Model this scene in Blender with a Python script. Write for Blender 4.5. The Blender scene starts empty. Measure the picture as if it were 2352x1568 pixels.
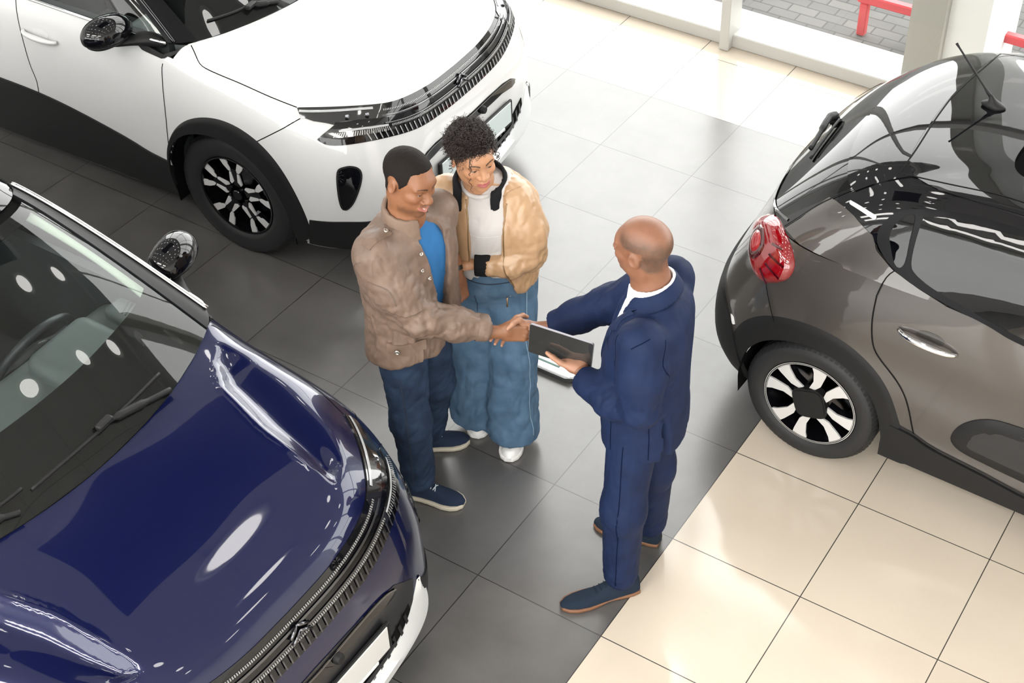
import bpy, bmesh, math, random
import numpy as np
from mathutils import Vector, Matrix, Euler
from mathutils.bvhtree import BVHTree
from mathutils.geometry import tessellate_polygon

scene = bpy.context.scene
COL = scene.collection
PI = math.pi

# ---------------------------------------------------------------- camera
# world: x runs along the showroom glass front, y towards the glass front, z up; floor at z = 0
cam_data = bpy.data.cameras.new('camera')
cam = bpy.data.objects.new('camera', cam_data)
COL.objects.link(cam)
cam_data.sensor_width = 36.0
cam_data.lens = 3359.18 / 2352.0 * 36.0
cam_data.shift_x = -172.026 / 2352.0
cam_data.clip_end = 200.0
cam.rotation_mode = 'XYZ'
cam.rotation_euler = (0.842236, -0.003067, 0.546735)
cam.location = (1.813761, -3.116640, 4.805931)
scene.camera = cam

# ---------------------------------------------------------------- daylight and exposure
scene.view_settings.view_transform = 'Standard'
scene.view_settings.look = 'None'
scene.view_settings.gamma = 1.0
scene.view_settings.exposure = 0.0
scene.view_settings.use_curve_mapping = False
scene.cycles.use_denoising = True
scene.cycles.max_bounces = 8
scene.cycles.diffuse_bounces = 4
scene.cycles.glossy_bounces = 4
scene.cycles.transmission_bounces = 4
scene.cycles.transparent_max_bounces = 12
scene.cycles.caustics_reflective = False
scene.cycles.caustics_refractive = False
scene.cycles.sample_clamp_indirect = 40.0

world = bpy.data.worlds.new('overcast_sky')
scene.world = world
world.use_nodes = True
_bg = world.node_tree.nodes['Background']
_bg.inputs['Color'].default_value = (1.0, 0.985, 0.97, 1)
_bg.inputs['Strength'].default_value = 7.4

def area_light(name, loc, rot, sx, sy, power, color=(1, 1, 1), portal=False):
    l = bpy.data.lights.new(name, 'AREA')
    l.shape = 'RECTANGLE'; l.size = sx; l.size_y = sy; l.energy = power; l.color = color
    o = bpy.data.objects.new(name, l); COL.objects.link(o)
    o.location = loc; o.rotation_euler = rot
    if portal: l.cycles.is_portal = True
    return o

ROOM_X0, ROOM_X1, ROOM_Y0, ROOM_Y1, ROOM_H = -9.6, 8.4, -7.8, 4.34, 6.1
area_light('window_portal', (-0.6, 4.9, 3.05), (-PI/2, 0, 0), 18, 6.0, 1, portal=True)
area_light('fill_window_portal', (-0.6, -8.1, 3.1), (PI/2, 0, 0), 17.6, 4.9, 1, portal=True)  # portal for the added rear fill windows

# ---------------------------------------------------------------- object helpers
def tag(o, label=None, cat=None, group=None, kind=None):
    if label: o['label'] = label
    if cat: o['category'] = cat
    if group: o['group'] = group
    if kind: o['kind'] = kind
    return o

def thing(name, label, cat, loc=(0, 0, 0), rz=0.0, group=None):
    o = bpy.data.objects.new(name, None)
    o.empty_display_size = 0.1
    COL.objects.link(o)
    o.location = loc; o.rotation_euler = (0, 0, rz)
    return tag(o, label, cat, group)

def mesh_obj(name, V, F, mat, parent=None, smooth=True, mats=None, mat_idx=None):
    me = bpy.data.meshes.new(name)
    me.from_pydata([tuple(map(float, v)) for v in V], [], [tuple(int(i) for i in f) for f in F])
    if mats:
        for m in mats: me.materials.append(m)
        if mat_idx is not None: me.polygons.foreach_set('material_index', np.asarray(mat_idx, dtype=np.int32))
    elif mat: me.materials.append(mat)
    me.polygons.foreach_set('use_smooth', [smooth] * len(me.polygons))
    me.update()
    o = bpy.data.objects.new(name, me)
    COL.objects.link(o)
    if parent: o.parent = parent
    return o

def sharp(o, angle=35):
    bm = bmesh.new(); bm.from_mesh(o.data)
    for e in bm.edges:
        if len(e.link_faces) == 2 and e.calc_face_angle(0) > math.radians(angle): e.smooth = False
    bm.to_mesh(o.data); bm.free()
    return o

class MB:
    """collects simple shapes into one mesh"""
    def __init__(s): s.V = []; s.F = []
    def add(s, V, F):
        n = len(s.V); s.V += [tuple(v) for v in V]; s.F += [tuple(i + n for i in f) for f in F]; return s
    def box(s, c, d, rz=0.0, ch=0.0):
        x, y, z = d[0] / 2, d[1] / 2, d[2] / 2
        if ch <= 0:
            P = [(-x,-y,-z),(x,-y,-z),(x,y,-z),(-x,y,-z),(-x,-y,z),(x,-y,z),(x,y,z),(-x,y,z)]
            F = [(0,3,2,1),(4,5,6,7),(0,1,5,4),(1,2,6,5),(2,3,7,6),(3,0,4,7)]
        else:
            P = []; F = []
            for k, (zz, r) in enumerate([(-z, ch), (-z+ch, 0), (z-ch, 0), (z, ch)]):
                a, b = x - r, y - r
                cc = ch
                P += [(-a+cc,-b,zz),(a-cc,-b,zz),(a,-b+cc,zz),(a,b-cc,zz),(a-cc,b,zz),(-a+cc,b,zz),(-a,b-cc,zz),(-a,-b+cc,zz)]
            for k in range(3):
                for i in range(8):
                    j = (i + 1) % 8
                    F.append((k*8+i, k*8+j, k*8+8+j, k*8+8+i))
            F.append(tuple(range(7, -1, -1))); F.append(tuple(range(24, 32)))
        cr, sr = math.cos(rz), math.sin(rz)
        return s.add([(c[0]+p[0]*cr-p[1]*sr, c[1]+p[0]*sr+p[1]*cr, c[2]+p[2]) for p in P], F)
    def grid(s, G, wrap_u=False, wrap_v=False, flip=False):
        G = np.asarray(G, float); n, m = G.shape[:2]
        F = []
        for i in range(n if wrap_u else n - 1):
            for j in range(m if wrap_v else m - 1):
                f = (i*m+j, ((i+1)%n)*m+j, ((i+1)%n)*m+(j+1)%m, i*m+(j+1)%m)
                F.append(f[::-1] if flip else f)
        return s.add(G.reshape(-1, 3), F)
    def tube(s, P, r, n=8, closed=False, caps=True):
        P = np.asarray(P, float); k = len(P)
        r = np.broadcast_to(np.asarray(r, float), (k,))
        T = np.gradient(P, axis=0) if not closed else (np.roll(P, -1, 0) - np.roll(P, 1, 0))
        T /= np.linalg.norm(T, axis=1)[:, None] + 1e-12
        a = np.array([0, 0, 1.0]) if abs(T[0][2]) < .9 else np.array([1.0, 0, 0])
        N = np.cross(T[0], a); N /= np.linalg.norm(N)
        rings = []
        for i in range(k):
            N = N - T[i] * (N @ T[i]); N /= np.linalg.norm(N) + 1e-12
            B = np.cross(T[i], N)
            an = np.linspace(0, 2*PI, n, endpoint=False)
            rings.append(P[i] + r[i] * (np.cos(an)[:, None]*N + np.sin(an)[:, None]*B))
        n0 = len(s.V)
        s.grid(np.array(rings), wrap_u=closed, wrap_v=True)
        if caps and not closed:
            s.F.append(tuple(n0 + j for j in range(n)))
            s.F.append(tuple(n0 + (k-1)*n + j for j in range(n-1, -1, -1)))
        return s
    def lathe(s, prof, n=48, axis='y', c=(0, 0, 0)):
        """prof: (radius, offset along axis)"""
        an = np.linspace(0, 2*PI, n, endpoint=False)
        G = np.zeros((len(prof), n, 3))
        for i, (r, h) in enumerate(prof):
            if axis == 'y': G[i] = np.c_[c[0]+r*np.cos(an), np.full(n, c[1]+h), c[2]+r*np.sin(an)]
            elif axis == 'z': G[i] = np.c_[c[0]+r*np.cos(an), c[1]+r*np.sin(an), np.full(n, c[2]+h)]
            else: G[i] = np.c_[np.full(n, c[0]+h), c[1]+r*np.cos(an), c[2]+r*np.sin(an)]
        return s.grid(G, wrap_v=True)
    def prism(s, poly, z0, z1, fn=lambda x, y, z: (x, y, z)):
        n = len(poly)
        V = [fn(x, y, z0) for x, y in poly] + [fn(x, y, z1) for x, y in poly]
        F = [(i, (i+1) % n, n+(i+1) % n, n+i) for i in range(n)]
        tri = tessellate_polygon([[Vector((x, y, 0)) for x, y in poly]])
        F += [tuple(t) for t in tri] + [tuple(n+i for i in t[::-1]) for t in tri]
        return s.add(V, F)
    def build(s, name, mat, parent=None, smooth=False, ang=None):
        o = mesh_obj(name, s.V, s.F, mat, parent, smooth or ang is not None)
        bm = bmesh.new(); bm.from_mesh(o.data)
        bmesh.ops.recalc_face_normals(bm, faces=bm.faces)
        bm.to_mesh(o.data); bm.free()
        if ang: sharp(o, ang)
        return o

# ---------------------------------------------------------------- materials
def principled(name, color, rough=0.5, metal=0.0, coat=0.0, coat_rough=0.02, spec=0.5, trans=0.0, ior=None, sheen=0.0, emit=None, alpha=None):
    m = bpy.data.materials.new(name); m.use_nodes = True
    p = m.node_tree.nodes['Principled BSDF']
    p.inputs['Base Color'].default_value = (*color, 1)
    p.inputs['Roughness'].default_value = rough
    p.inputs['Metallic'].default_value = metal
    p.inputs['Coat Weight'].default_value = coat
    p.inputs['Coat Roughness'].default_value = coat_rough
    p.inputs['Specular IOR Level'].default_value = spec
    p.inputs['Transmission Weight'].default_value = trans
    p.inputs['Sheen Weight'].default_value = sheen
    if ior: p.inputs['IOR'].default_value = ior
    if emit:
        p.inputs['Emission Color'].default_value = (*emit[0], 1)
        p.inputs['Emission Strength'].default_value = emit[1]
    return m

def nodes(m): return m.node_tree.nodes, m.node_tree.links, m.node_tree.nodes['Principled BSDF']

def add_bump(m, scale, strength, dist=0.002, kind='noise', coords='Object', detail=4, stretch=None):
    n, l, p = nodes(m)
    tc = n.new('ShaderNodeTexCoord')
    src = tc.outputs[coords]
    if stretch:
        mp = n.new('ShaderNodeMapping'); mp.inputs['Scale'].default_value = stretch
        l.new(src, mp.inputs['Vector']); src = mp.outputs['Vector']
    if kind == 'noise':
        t = n.new('ShaderNodeTexNoise'); t.inputs['Scale'].default_value = scale; t.inputs['Detail'].default_value = detail
        out = t.outputs['Fac']
    else:
        t = n.new('ShaderNodeTexWave'); t.inputs['Scale'].default_value = scale; out = t.outputs['Fac']
    l.new(src, t.inputs['Vector'])
    b = n.new('ShaderNodeBump'); b.inputs['Strength'].default_value = strength; b.inputs['Distance'].default_value = dist
    l.new(out, b.inputs['Height']); l.new(b.outputs['Normal'], p.inputs['Normal'])
    return m

def add_mottle(m, c1, c2, scale, detail=6, coords='Object', lo=0.35, hi=0.65):
    n, l, p = nodes(m)
    tc = n.new('ShaderNodeTexCoord'); t = n.new('ShaderNodeTexNoise')
    t.inputs['Scale'].default_value = scale; t.inputs['Detail'].default_value = detail
    l.new(tc.outputs[coords], t.inputs['Vector'])
    r = n.new('ShaderNodeValToRGB')
    r.color_ramp.elements[0].position = lo; r.color_ramp.elements[0].color = (*c1, 1)
    r.color_ramp.elements[1].position = hi; r.color_ramp.elements[1].color = (*c2, 1)
    l.new(t.outputs['Fac'], r.inputs['Fac']); l.new(r.outputs['Color'], p.inputs['Base Color'])
    return m

def thin_glass(name, tint, refl_ior=1.52):
    m = bpy.data.materials.new(name); m.use_nodes = True
    n, l = m.node_tree.nodes, m.node_tree.links
    n.remove(n['Principled BSDF']); out = n['Material Output']
    tr = n.new('ShaderNodeBsdfTransparent'); tr.inputs['Color'].default_value = (*tint, 1)
    gl = n.new('ShaderNodeBsdfGlossy'); gl.inputs['Roughness'].default_value = 0.0
    fr = n.new('ShaderNodeFresnel'); fr.inputs['IOR'].default_value = refl_ior
    mx = n.new('ShaderNodeMixShader')
    ge = n.new('ShaderNodeNewGeometry'); mu = n.new('ShaderNodeMath'); mu.operation = 'MULTIPLY'
    iv = n.new('ShaderNodeMath'); iv.operation = 'SUBTRACT'; iv.inputs[0].default_value = 1.0
    l.new(ge.outputs['Backfacing'], iv.inputs[1]); l.new(iv.outputs[0], mu.inputs[0]); l.new(fr.outputs['Fac'], mu.inputs[1])
    l.new(mu.outputs[0], mx.inputs['Fac']); l.new(tr.outputs['BSDF'], mx.inputs[1]); l.new(gl.outputs['BSDF'], mx.inputs[2])
    l.new(mx.outputs['Shader'], out.inputs['Surface'])
    return m

M = {}
M['paint_white'] = principled('white_car_paint', (0.58, 0.585, 0.585), 0.35, coat=1.0)
M['paint_blue'] = principled('deep_blue_car_paint', (0.0015, 0.0035, 0.034), 0.30, metal=0.3, coat=1.0, spec=0.15)
M['paint_grey'] = principled('warm_grey_metallic_paint', (0.072, 0.065, 0.060), 0.32, metal=0.45, coat=1.0, spec=0.2)
M['gloss_black'] = principled('gloss_black', (0.003, 0.003, 0.004), 0.12, coat=1.0, spec=0.0)
M['matt_black'] = add_bump(principled('matt_black_plastic', (0.009, 0.009, 0.0095), 0.55, spec=0.25), 900, 0.12, 0.0004)
M['dark_void'] = principled('dark_void', (0.003, 0.003, 0.003), 0.8, spec=0.1)
M['gap'] = principled('panel_gap_black', (0.004, 0.004, 0.004), 0.7, spec=0.1)
M['chrome'] = principled('chrome', (0.82, 0.82, 0.83), 0.05, metal=1.0)
M['dark_chrome'] = principled('dark_chrome', (0.12, 0.12, 0.13), 0.14, metal=1.0)
M['alloy'] = add_bump(principled('machined_alloy', (0.66, 0.66, 0.66), 0.30, metal=0.35), 60, 0.03, 0.0005)
M['rubber'] = principled('tyre_rubber', (0.010, 0.010, 0.011), 0.62)
M['glass_car'] = thin_glass('car_glass', (0.87, 0.905, 0.90))
M['glass_privacy'] = thin_glass('privacy_glass', (0.10, 0.10, 0.10))
M['glass_lamp'] = thin_glass('lamp_lens', (0.90, 0.92, 0.93))
M['glass_window'] = thin_glass('window_glass', (0.975, 0.985, 0.98))
M['plate'] = principled('grey_plate', (0.52, 0.52, 0.51), 0.30)
M['silver_trim'] = principled('satin_silver_paint', (0.70, 0.72, 0.73), 0.35, metal=0.2, coat=0.3)
# ================================================================ SETTING
T = 0.6
def tile_material(name, size, offset, c1, c2, rough, grout, gw, mottle_scale, coat=0.0, rough_var=0.0, spec=0.5):
    """square tiles with thin grout joints, world coordinates"""
    m = principled(name, c1, rough, coat=coat, coat_rough=0.03, spec=spec)
    n, l, p = nodes(m)
    tc = n.new('ShaderNodeTexCoord')
    mp = n.new('ShaderNodeMapping'); mp.inputs['Scale'].default_value = (1/size, 1/size, 1/size)
    mp.inputs['Location'].default_value = (offset[0], offset[1], 0)
    l.new(tc.outputs['Object'], mp.inputs['Vector'])
    sx = n.new('ShaderNodeSeparateXYZ'); l.new(mp.outputs['Vector'], sx.inputs['Vector'])
    masks = []; cells = []
    for ax in 'XY':
        fl = n.new('ShaderNodeMath'); fl.operation = 'FLOOR'; l.new(sx.outputs[ax], fl.inputs[0]); cells.append(fl)
        fr = n.new('ShaderNodeMath'); fr.operation = 'FRACT'; l.new(sx.outputs[ax], fr.inputs[0])
        a = n.new('ShaderNodeMath'); a.operation = 'SUBTRACT'; l.new(fr.outputs[0], a.inputs[0]); a.inputs[1].default_value = 0.5
        b = n.new('ShaderNodeMath'); b.operation = 'ABSOLUTE'; l.new(a.outputs[0], b.inputs[0])
        c = n.new('ShaderNodeMath'); c.operation = 'GREATER_THAN'; l.new(b.outputs[0], c.inputs[0]); c.inputs[1].default_value = 0.5 - gw/size/2
        masks.append(c)
    mx = n.new('ShaderNodeMath'); mx.operation = 'MAXIMUM'; l.new(masks[0].outputs[0], mx.inputs[0]); l.new(masks[1].outputs[0], mx.inputs[1])
    no = n.new('ShaderNodeTexNoise'); no.inputs['Scale'].default_value = mottle_scale; no.inputs['Detail'].default_value = 7; no.inputs['Roughness'].default_value = 0.62
    cv = n.new('ShaderNodeCombineXYZ'); l.new(cells[0].outputs[0], cv.inputs[0]); l.new(cells[1].outputs[0], cv.inputs[1])
    wn = n.new('ShaderNodeTexWhiteNoise'); wn.noise_dimensions = '2D'; l.new(cv.outputs[0], wn.inputs['Vector'])
    sc = n.new('ShaderNodeVectorMath'); sc.operation = 'SCALE'; l.new(wn.outputs['Color'], sc.inputs[0]); sc.inputs['Scale'].default_value = 20
    ad = n.new('ShaderNodeVectorMath'); l.new(tc.outputs['Object'], ad.inputs[0]); l.new(sc.outputs[0], ad.inputs[1])
    l.new(ad.outputs[0], no.inputs['Vector'])
    r = n.new('ShaderNodeValToRGB'); r.color_ramp.elements[0].position = 0.32; r.color_ramp.elements[1].position = 0.70
    r.color_ramp.elements[0].color = (*c1, 1); r.color_ramp.elements[1].color = (*c2, 1)
    l.new(no.outputs['Fac'], r.inputs['Fac'])
    mc = n.new('ShaderNodeMix'); mc.data_type = 'RGBA'
    l.new(mx.outputs[0], mc.inputs['Factor']); l.new(r.outputs['Color'], mc.inputs['A']); mc.inputs['B'].default_value = (*grout, 1)
    l.new(mc.outputs['Result'], p.inputs['Base Color'])
    if rough_var:
        mr = n.new('ShaderNodeMapRange'); l.new(no.outputs['Fac'], mr.inputs['Value'])
        mr.inputs['From Min'].default_value = 0.3; mr.inputs['From Max'].default_value = 0.7
        mr.inputs['To Min'].default_value = rough - rough_var; mr.inputs['To Max'].default_value = rough + rough_var
        l.new(mr.outputs['Result'], p.inputs['Roughness'])
    bp = n.new('ShaderNodeBump'); bp.inputs['Strength'].default_value = 0.35; bp.inputs['Distance'].default_value = 0.002; bp.invert = True
    l.new(mx.outputs[0], bp.inputs['Height']); l.new(bp.outputs['Normal'], p.inputs['Normal'])
    return m

M['tile_dark'] = tile_material('dark_grey_stone_tile', T, (0, 0), (0.072, 0.069, 0.066), (0.108, 0.104, 0.100), 0.28, (0.012, 0.012, 0.012), 0.0045, 3.0, spec=1.0)
M['tile_beige'] = tile_material('polished_cream_tile', T, (0, 0), (0.53, 0.46, 0.375), (0.58, 0.51, 0.42), 0.10, (0.05, 0.045, 0.04), 0.0045, 1.2, spec=0.6)
M['wall_white'] = principled('white_wall', (0.78, 0.78, 0.77), 0.7)
M['wall_grey'] = principled('grey_wall', (0.30, 0.30, 0.30), 0.7)
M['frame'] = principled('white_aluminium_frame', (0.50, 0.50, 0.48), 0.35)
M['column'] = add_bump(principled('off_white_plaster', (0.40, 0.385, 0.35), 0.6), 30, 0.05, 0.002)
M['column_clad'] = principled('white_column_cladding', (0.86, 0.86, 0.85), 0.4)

def rect_slab(name, x0, x1, y0, y1, z0, z1, mat, kind='structure', parent=None):
    o = MB().box(((x0+x1)/2, (y0+y1)/2, (z0+z1)/2), (x1-x0, y1-y0, z1-z0)).build(name, mat, parent)
    if kind: o['kind'] = kind
    return o

# floor: dark tile field with a cream border along the glass and to the right
FX0, FX1, FY0, FY1 = ROOM_X0, ROOM_X1, ROOM_Y0, ROOM_Y1 + 0.06
fb = MB()
fb.box(((FX0+0)/2, (FY0+3.6)/2, -0.05), (0-FX0, 3.6-FY0, 0.1))
o = fb.build('floor_dark_tiles', M['tile_dark']); tag(o, kind='structure')
fb = MB()
fb.box(((FX0+FX1)/2, (3.6+FY1)/2, -0.05), (FX1-FX0, FY1-3.6, 0.1))
fb.box((FX1/2, (FY0+3.6)/2, -0.05), (FX1, 3.6-FY0, 0.1))
o = fb.build('floor_cream_tiles', M['tile_beige']); tag(o, kind='structure')

# walls and ceiling
rect_slab('wall_left', ROOM_X0-0.2, ROOM_X0, FY0, 5.0, 0, ROOM_H, M['wall_white'])
rect_slab('wall_right', ROOM_X1, ROOM_X1+0.2, FY0, 5.0, 0, ROOM_H, M['wall_white'])
wb = MB()
wb.box(((ROOM_X0+ROOM_X1)/2, ROOM_Y0-.1, .35), (ROOM_X1-ROOM_X0+.4, .2, .7))
wb.box(((ROOM_X0+ROOM_X1)/2, ROOM_Y0-.1, (ROOM_H+5.5)/2), (ROOM_X1-ROOM_X0+.4, .2, ROOM_H-5.5))
for xx in (ROOM_X0-.1, -6.2, -3.4, -0.6, 2.2, 5.0, ROOM_X1+.1):
    wb.box((xx, ROOM_Y0-.1, 3.1), (.3, .2, 4.9))
tag(wb.build('wall_back', M['wall_white']), kind='structure')
for i, xx in enumerate((-7.9, -4.8, -2.0, .8, 3.6, 6.6)):  # unseen rear windows, added to fill the hall with light from behind
    tag(MB().box((xx, ROOM_Y0-.12, 3.1), (3.0, .012, 4.9)).build('window_%d' % (i+11), M['glass_window']), kind='structure')
# ceiling with a rectangular opening to a dark service void above
M['ceiling'] = tile_material('ceiling_panel', 1.2, (0, 0), (0.56, 0.56, 0.56), (0.58, 0.58, 0.58), 0.6, (0.35, 0.35, 0.35), 0.012, 1.0)
OX0, OX1, OY0, OY1 = -4.2, -2.0, 0.6, 3.2
cb = MB()
zc, tk = ROOM_H + 0.1, 0.2
for (a, b, c_, d) in [(ROOM_X0-.2, OX0, FY0-.2, 5.0), (OX1, ROOM_X1+.2, FY0-.2, 5.0), (OX0, OX1, FY0-.2, OY0), (OX0, OX1, OY1, 5.0)]:
    cb.box(((a+b)/2, (c_+d)/2, zc), (b-a, d-c_, tk))
o = cb.build('ceiling', M['ceiling']); tag(o, kind='structure')
vb = MB()
vb.box(((OX0+OX1)/2, (OY0+OY1)/2, 8.3), (OX1-OX0+.4, OY1-OY0+.4, .1))
for (cx, cy, dx, dy) in [(OX0-.1, (OY0+OY1)/2, .2, OY1-OY0+.4), (OX1+.1, (OY0+OY1)/2, .2, OY1-OY0+.4), ((OX0+OX1)/2, OY0-.1, OX1-OX0, .2), ((OX0+OX1)/2, OY1+.1, OX1-OX0, .2)]:
    vb.box((cx, cy, 7.4), (dx, dy, 1.8))
o = vb.build('ceiling_void', principled('dark_ceiling_void', (0.01, 0.01, 0.012), 0.8)); tag(o, kind='structure')

# glass front: sill profile, mullions, transoms, panes
MULL_X = [-9.3, -6.7, -4.2, -1.68, 1.05, 3.6, 6.2, 8.3]
GY = 4.40
for i in range(len(MULL_X) - 1):
    a, b = MULL_X[i], MULL_X[i+1]
    w = thing('window_%d' % (i+1), None, None, ((a+b)/2, GY, 0)); w['kind'] = 'structure'
    hw = (b - a) / 2
    fr = MB()
    fr.box((0, 0.035, 0.045), (b-a, 0.11, 0.09), ch=0.006)
    fr.box((0, 0.035, ROOM_H-0.05), (b-a, 0.11, 0.1), ch=0.006)
    fr.box((0, 0.035, 3.1), (b-a, 0.09, 0.07), ch=0.006)
    fr.build('sill_rail', M['frame'], w, ang=30)
    MB().box((-hw, 0.0, ROOM_H/2), (0.065, 0.17, ROOM_H), ch=0.006).build('mullion', M['frame'], w, ang=30)
    MB().box((0, 0.05, ROOM_H/2), (b-a-.06, 0.012, ROOM_H-.12)).build('pane', M['glass_window'], w)

# column standing behind the glass: warm plaster face and white clad side
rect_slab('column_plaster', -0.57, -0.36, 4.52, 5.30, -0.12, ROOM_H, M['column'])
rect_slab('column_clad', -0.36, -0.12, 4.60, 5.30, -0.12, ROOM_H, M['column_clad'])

# outside: pale kerb strip, grey pavers, road
M['kerb'] = principled('pale_concrete', (0.72, 0.72, 0.70), 0.8)
M['paver'] = principled('grey_pavers', (0.2, 0.2, 0.19), 0.85)
def paver_nodes(m):
    n, l, p = nodes(m)
    tc = n.new('ShaderNodeTexCoord'); br = n.new('ShaderNodeTexBrick')
    mp = n.new('ShaderNodeMapping'); mp.inputs['Rotation'].default_value = (0, 0, 0.0)
    l.new(tc.outputs['Object'], mp.inputs['Vector']); l.new(mp.outputs['Vector'], br.inputs['Vector'])
    br.inputs['Scale'].default_value = 1.0
    br.inputs['Brick Width'].default_value = 0.20; br.inputs['Row Height'].default_value = 0.10
    br.inputs['Mortar Size'].default_value = 0.006; br.inputs['Mortar Smooth'].default_value = 0.3
    br.inputs['Color1'].default_value = (0.065, 0.065, 0.063, 1); br.inputs['Color2'].default_value = (0.09, 0.088, 0.084, 1)
    br.inputs['Mortar'].default_value = (0.035, 0.035, 0.034, 1)
    no = n.new('ShaderNodeTexNoise'); no.inputs['Scale'].default_value = 2.2; no.inputs['Detail'].default_value = 6
    l.new(tc.outputs['Object'], no.inputs['Vector'])
    mx = n.new('ShaderNodeMix'); mx.data_type = 'RGBA'; mx.blend_type = 'OVERLAY'; mx.inputs['Factor'].default_value = 0.5
    l.new(br.outputs['Color'], mx.inputs['A']); l.new(no.outputs['Fac'], mx.inputs['B'])
    l.new(mx.outputs['Result'], p.inputs['Base Color'])
    bp = n.new('ShaderNodeBump'); bp.inputs['Strength'].default_value = 0.6; bp.inputs['Distance'].default_value = 0.004; bp.invert = True
    l.new(br.outputs['Fac'], bp.inputs['Height']); l.new(bp.outputs['Normal'], p.inputs['Normal'])
paver_nodes(M['paver'])
rect_slab('ground_kerb', -12, 12, 4.50, 4.86, -0.4, 0.0, M['kerb'])
rect_slab('ground_pavers', -20, 20, 4.86, 30, -0.4, -0.06, M['paver'])
# red painted bar of a bicycle rack / barrier outside
M['red_paint'] = principled('faded_red_paint', (0.55, 0.05, 0.06), 0.45)
rk = thing('parking_rail', 'low red painted metal rail on the pavers outside the glass', 'rail', (0, 0, 0))
MB().box((0.55, 5.07, 0.20), (3.3, 0.06, 0.06), ch=.008).build('rail_bar', M['red_paint'], rk, ang=30)
for xx in (-1.05, 0.55, 2.1):
    MB().box((xx, 5.07, 0.055), (0.055, 0.055, 0.23), ch=.006).build('post', M['red_paint'], rk, ang=30)

# ceiling lamps: round recessed downlights
M['lamp_glow'] = principled('lamp_glow', (1, 1, 1), 0.5, emit=((1, 0.97, 0.93), 13.0))
M['lamp_trim'] = principled('lamp_trim', (0.85, 0.85, 0.85), 0.3)
def downlight(x, y, label):
    t = thing('ceiling_downlight', label, 'lamp', (x, y, ROOM_H), 0, 'round ceiling downlights')
    MB().lathe([(0.155, -0.001), (0.22, -0.012), (0.225, -0.02), (0.215, -0.035), (0.165, -0.02), (0.155, -0.001)], 32, 'z').build('trim_ring', M['lamp_trim'], t, smooth=True)
    MB().lathe([(0.001, -0.006), (0.16, -0.006)], 32, 'z').build('diffuser', M['lamp_glow'], t)
for i, x in enumerate([-8.0, -6.4, -5.0, -3.4, -1.6, 0.0, 1.8, 3.6]):
    for j, y in enumerate([-1.9, -0.3, 1.3, 2.7, 3.9]):
        if OX0 - .2 < x < OX1 + .2 and OY0 - .2 < y < OY1 + .2: continue
        downlight(x, y, 'white round ceiling downlight above the showroom, glowing')

# unseen luminous panels added over the rear half of the hall as fill light
M['fill_panel_glow'] = principled('fill_panel_glow', (1, 1, 1), 0.5, emit=((1, 0.965, 0.92), 19.0))
for x in (-5.5, -1.0, 3.5):
    for y in (-3.9, -5.9):
        t = thing('added_fill_panel', 'long white luminous fill panel added above the unseen rear of the showroom', 'lamp', (x, y, ROOM_H), 0, 'added luminous fill panels')
        fb = MB()
        for (cx, cy, dx, dy) in ((0, .42, 3.1, .04), (0, -.42, 3.1, .04), (1.53, 0, .04, .80), (-1.53, 0, .04, .80)): fb.box((cx, cy, -.03), (dx, dy, .06))
        fb.build('fill_panel_frame', M['lamp_trim'], t)
        MB().box((0, 0, -.022), (3.02, .80, .012)).build('diffuser', M['fill_panel_glow'], t)
# low white display panel lying on the floor behind the couple
fp = thing('floor_panel', 'low white display panel lying on the dark tiles behind the couple', 'panel', (-1.07, 1.36, 0))
pol = [(-.30,-.175),(.16,-.175),(.195,-.155),(.195,.0),(-.30,.0)]
MB().prism(pol, 0.002, .022).build('base_plate', principled('dark_edge_rubber', (.05,.05,.05), .6), fp, ang=30)
MB().prism([(x*.985, y*.985) for x, y in pol], .0221, .034).build('white_face', principled('white_enamel', (.86,.86,.86), .25), fp, ang=30)
MB().box((.0, -.128, .0345), (.20, .010, .003)).build('green_line', principled('dark_green_print', (.01,.09,.06), .4), fp)
MB().box((.0, -.155, .0345), (.36, .030, .002)).build('grey_margin', principled('pale_grey_print', (.60,.60,.61), .4), fp)
# ================================================================ SMOOTH BLENDED SOLIDS (distance fields meshed with surface nets)
def smin(a, b, k):
    h = np.clip(0.5 + 0.5*(b - a)/k, 0, 1)
    return b + (a - b)*h - k*h*(1 - h)
def smax(a, b, k): return -smin(-a, -b, k)

def s_ell(P, c, r, R=None):
    q = P - np.asarray(c, np.float32)
    if R is not None: q = q @ np.asarray(R, np.float32)
    r = np.asarray(r, np.float32)
    k0 = np.linalg.norm(q / r, axis=-1); k1 = np.linalg.norm(q / (r*r), axis=-1)
    return k0*(k0 - 1.0)/np.maximum(k1, 1e-9)

def s_cone(P, a, b, ra, rb):
    """tapered capsule"""
    a = np.asarray(a, np.float32); b = np.asarray(b, np.float32)
    ba = b - a; pa = P - a
    L2 = float(ba @ ba) + 1e-12
    t = np.clip((pa @ ba)/L2, 0, 1)
    return np.linalg.norm(pa - t[..., None]*ba, axis=-1) - (ra + (rb - ra)*t)

def s_cone_e(P, a, b, ra, rb, sq, axis):
    """tapered capsule flattened along one axis: sq scales distances along axis"""
    a = np.asarray(a, np.float32); b = np.asarray(b, np.float32); ax = np.asarray(axis, np.float32); ax = ax/np.linalg.norm(ax)
    ba = b - a; pa = P - a
    t = np.clip((pa @ ba)/(float(ba @ ba)+1e-12), 0, 1)
    d = pa - t[..., None]*ba
    e = d @ ax
    d = d + (e*(sq - 1))[..., None]*ax
    return (np.linalg.norm(d, axis=-1) - (ra + (rb - ra)*t)) / max(1.0, sq)**.5

def s_box(P, c, h, r, R=None):
    q = P - np.asarray(c, np.float32)
    if R is not None: q = q @ np.asarray(R, np.float32)
    q = np.abs(q) - (np.asarray(h, np.float32) - r)
    return np.linalg.norm(np.maximum(q, 0), axis=-1) + np.minimum(q.max(-1), 0) - r

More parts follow.
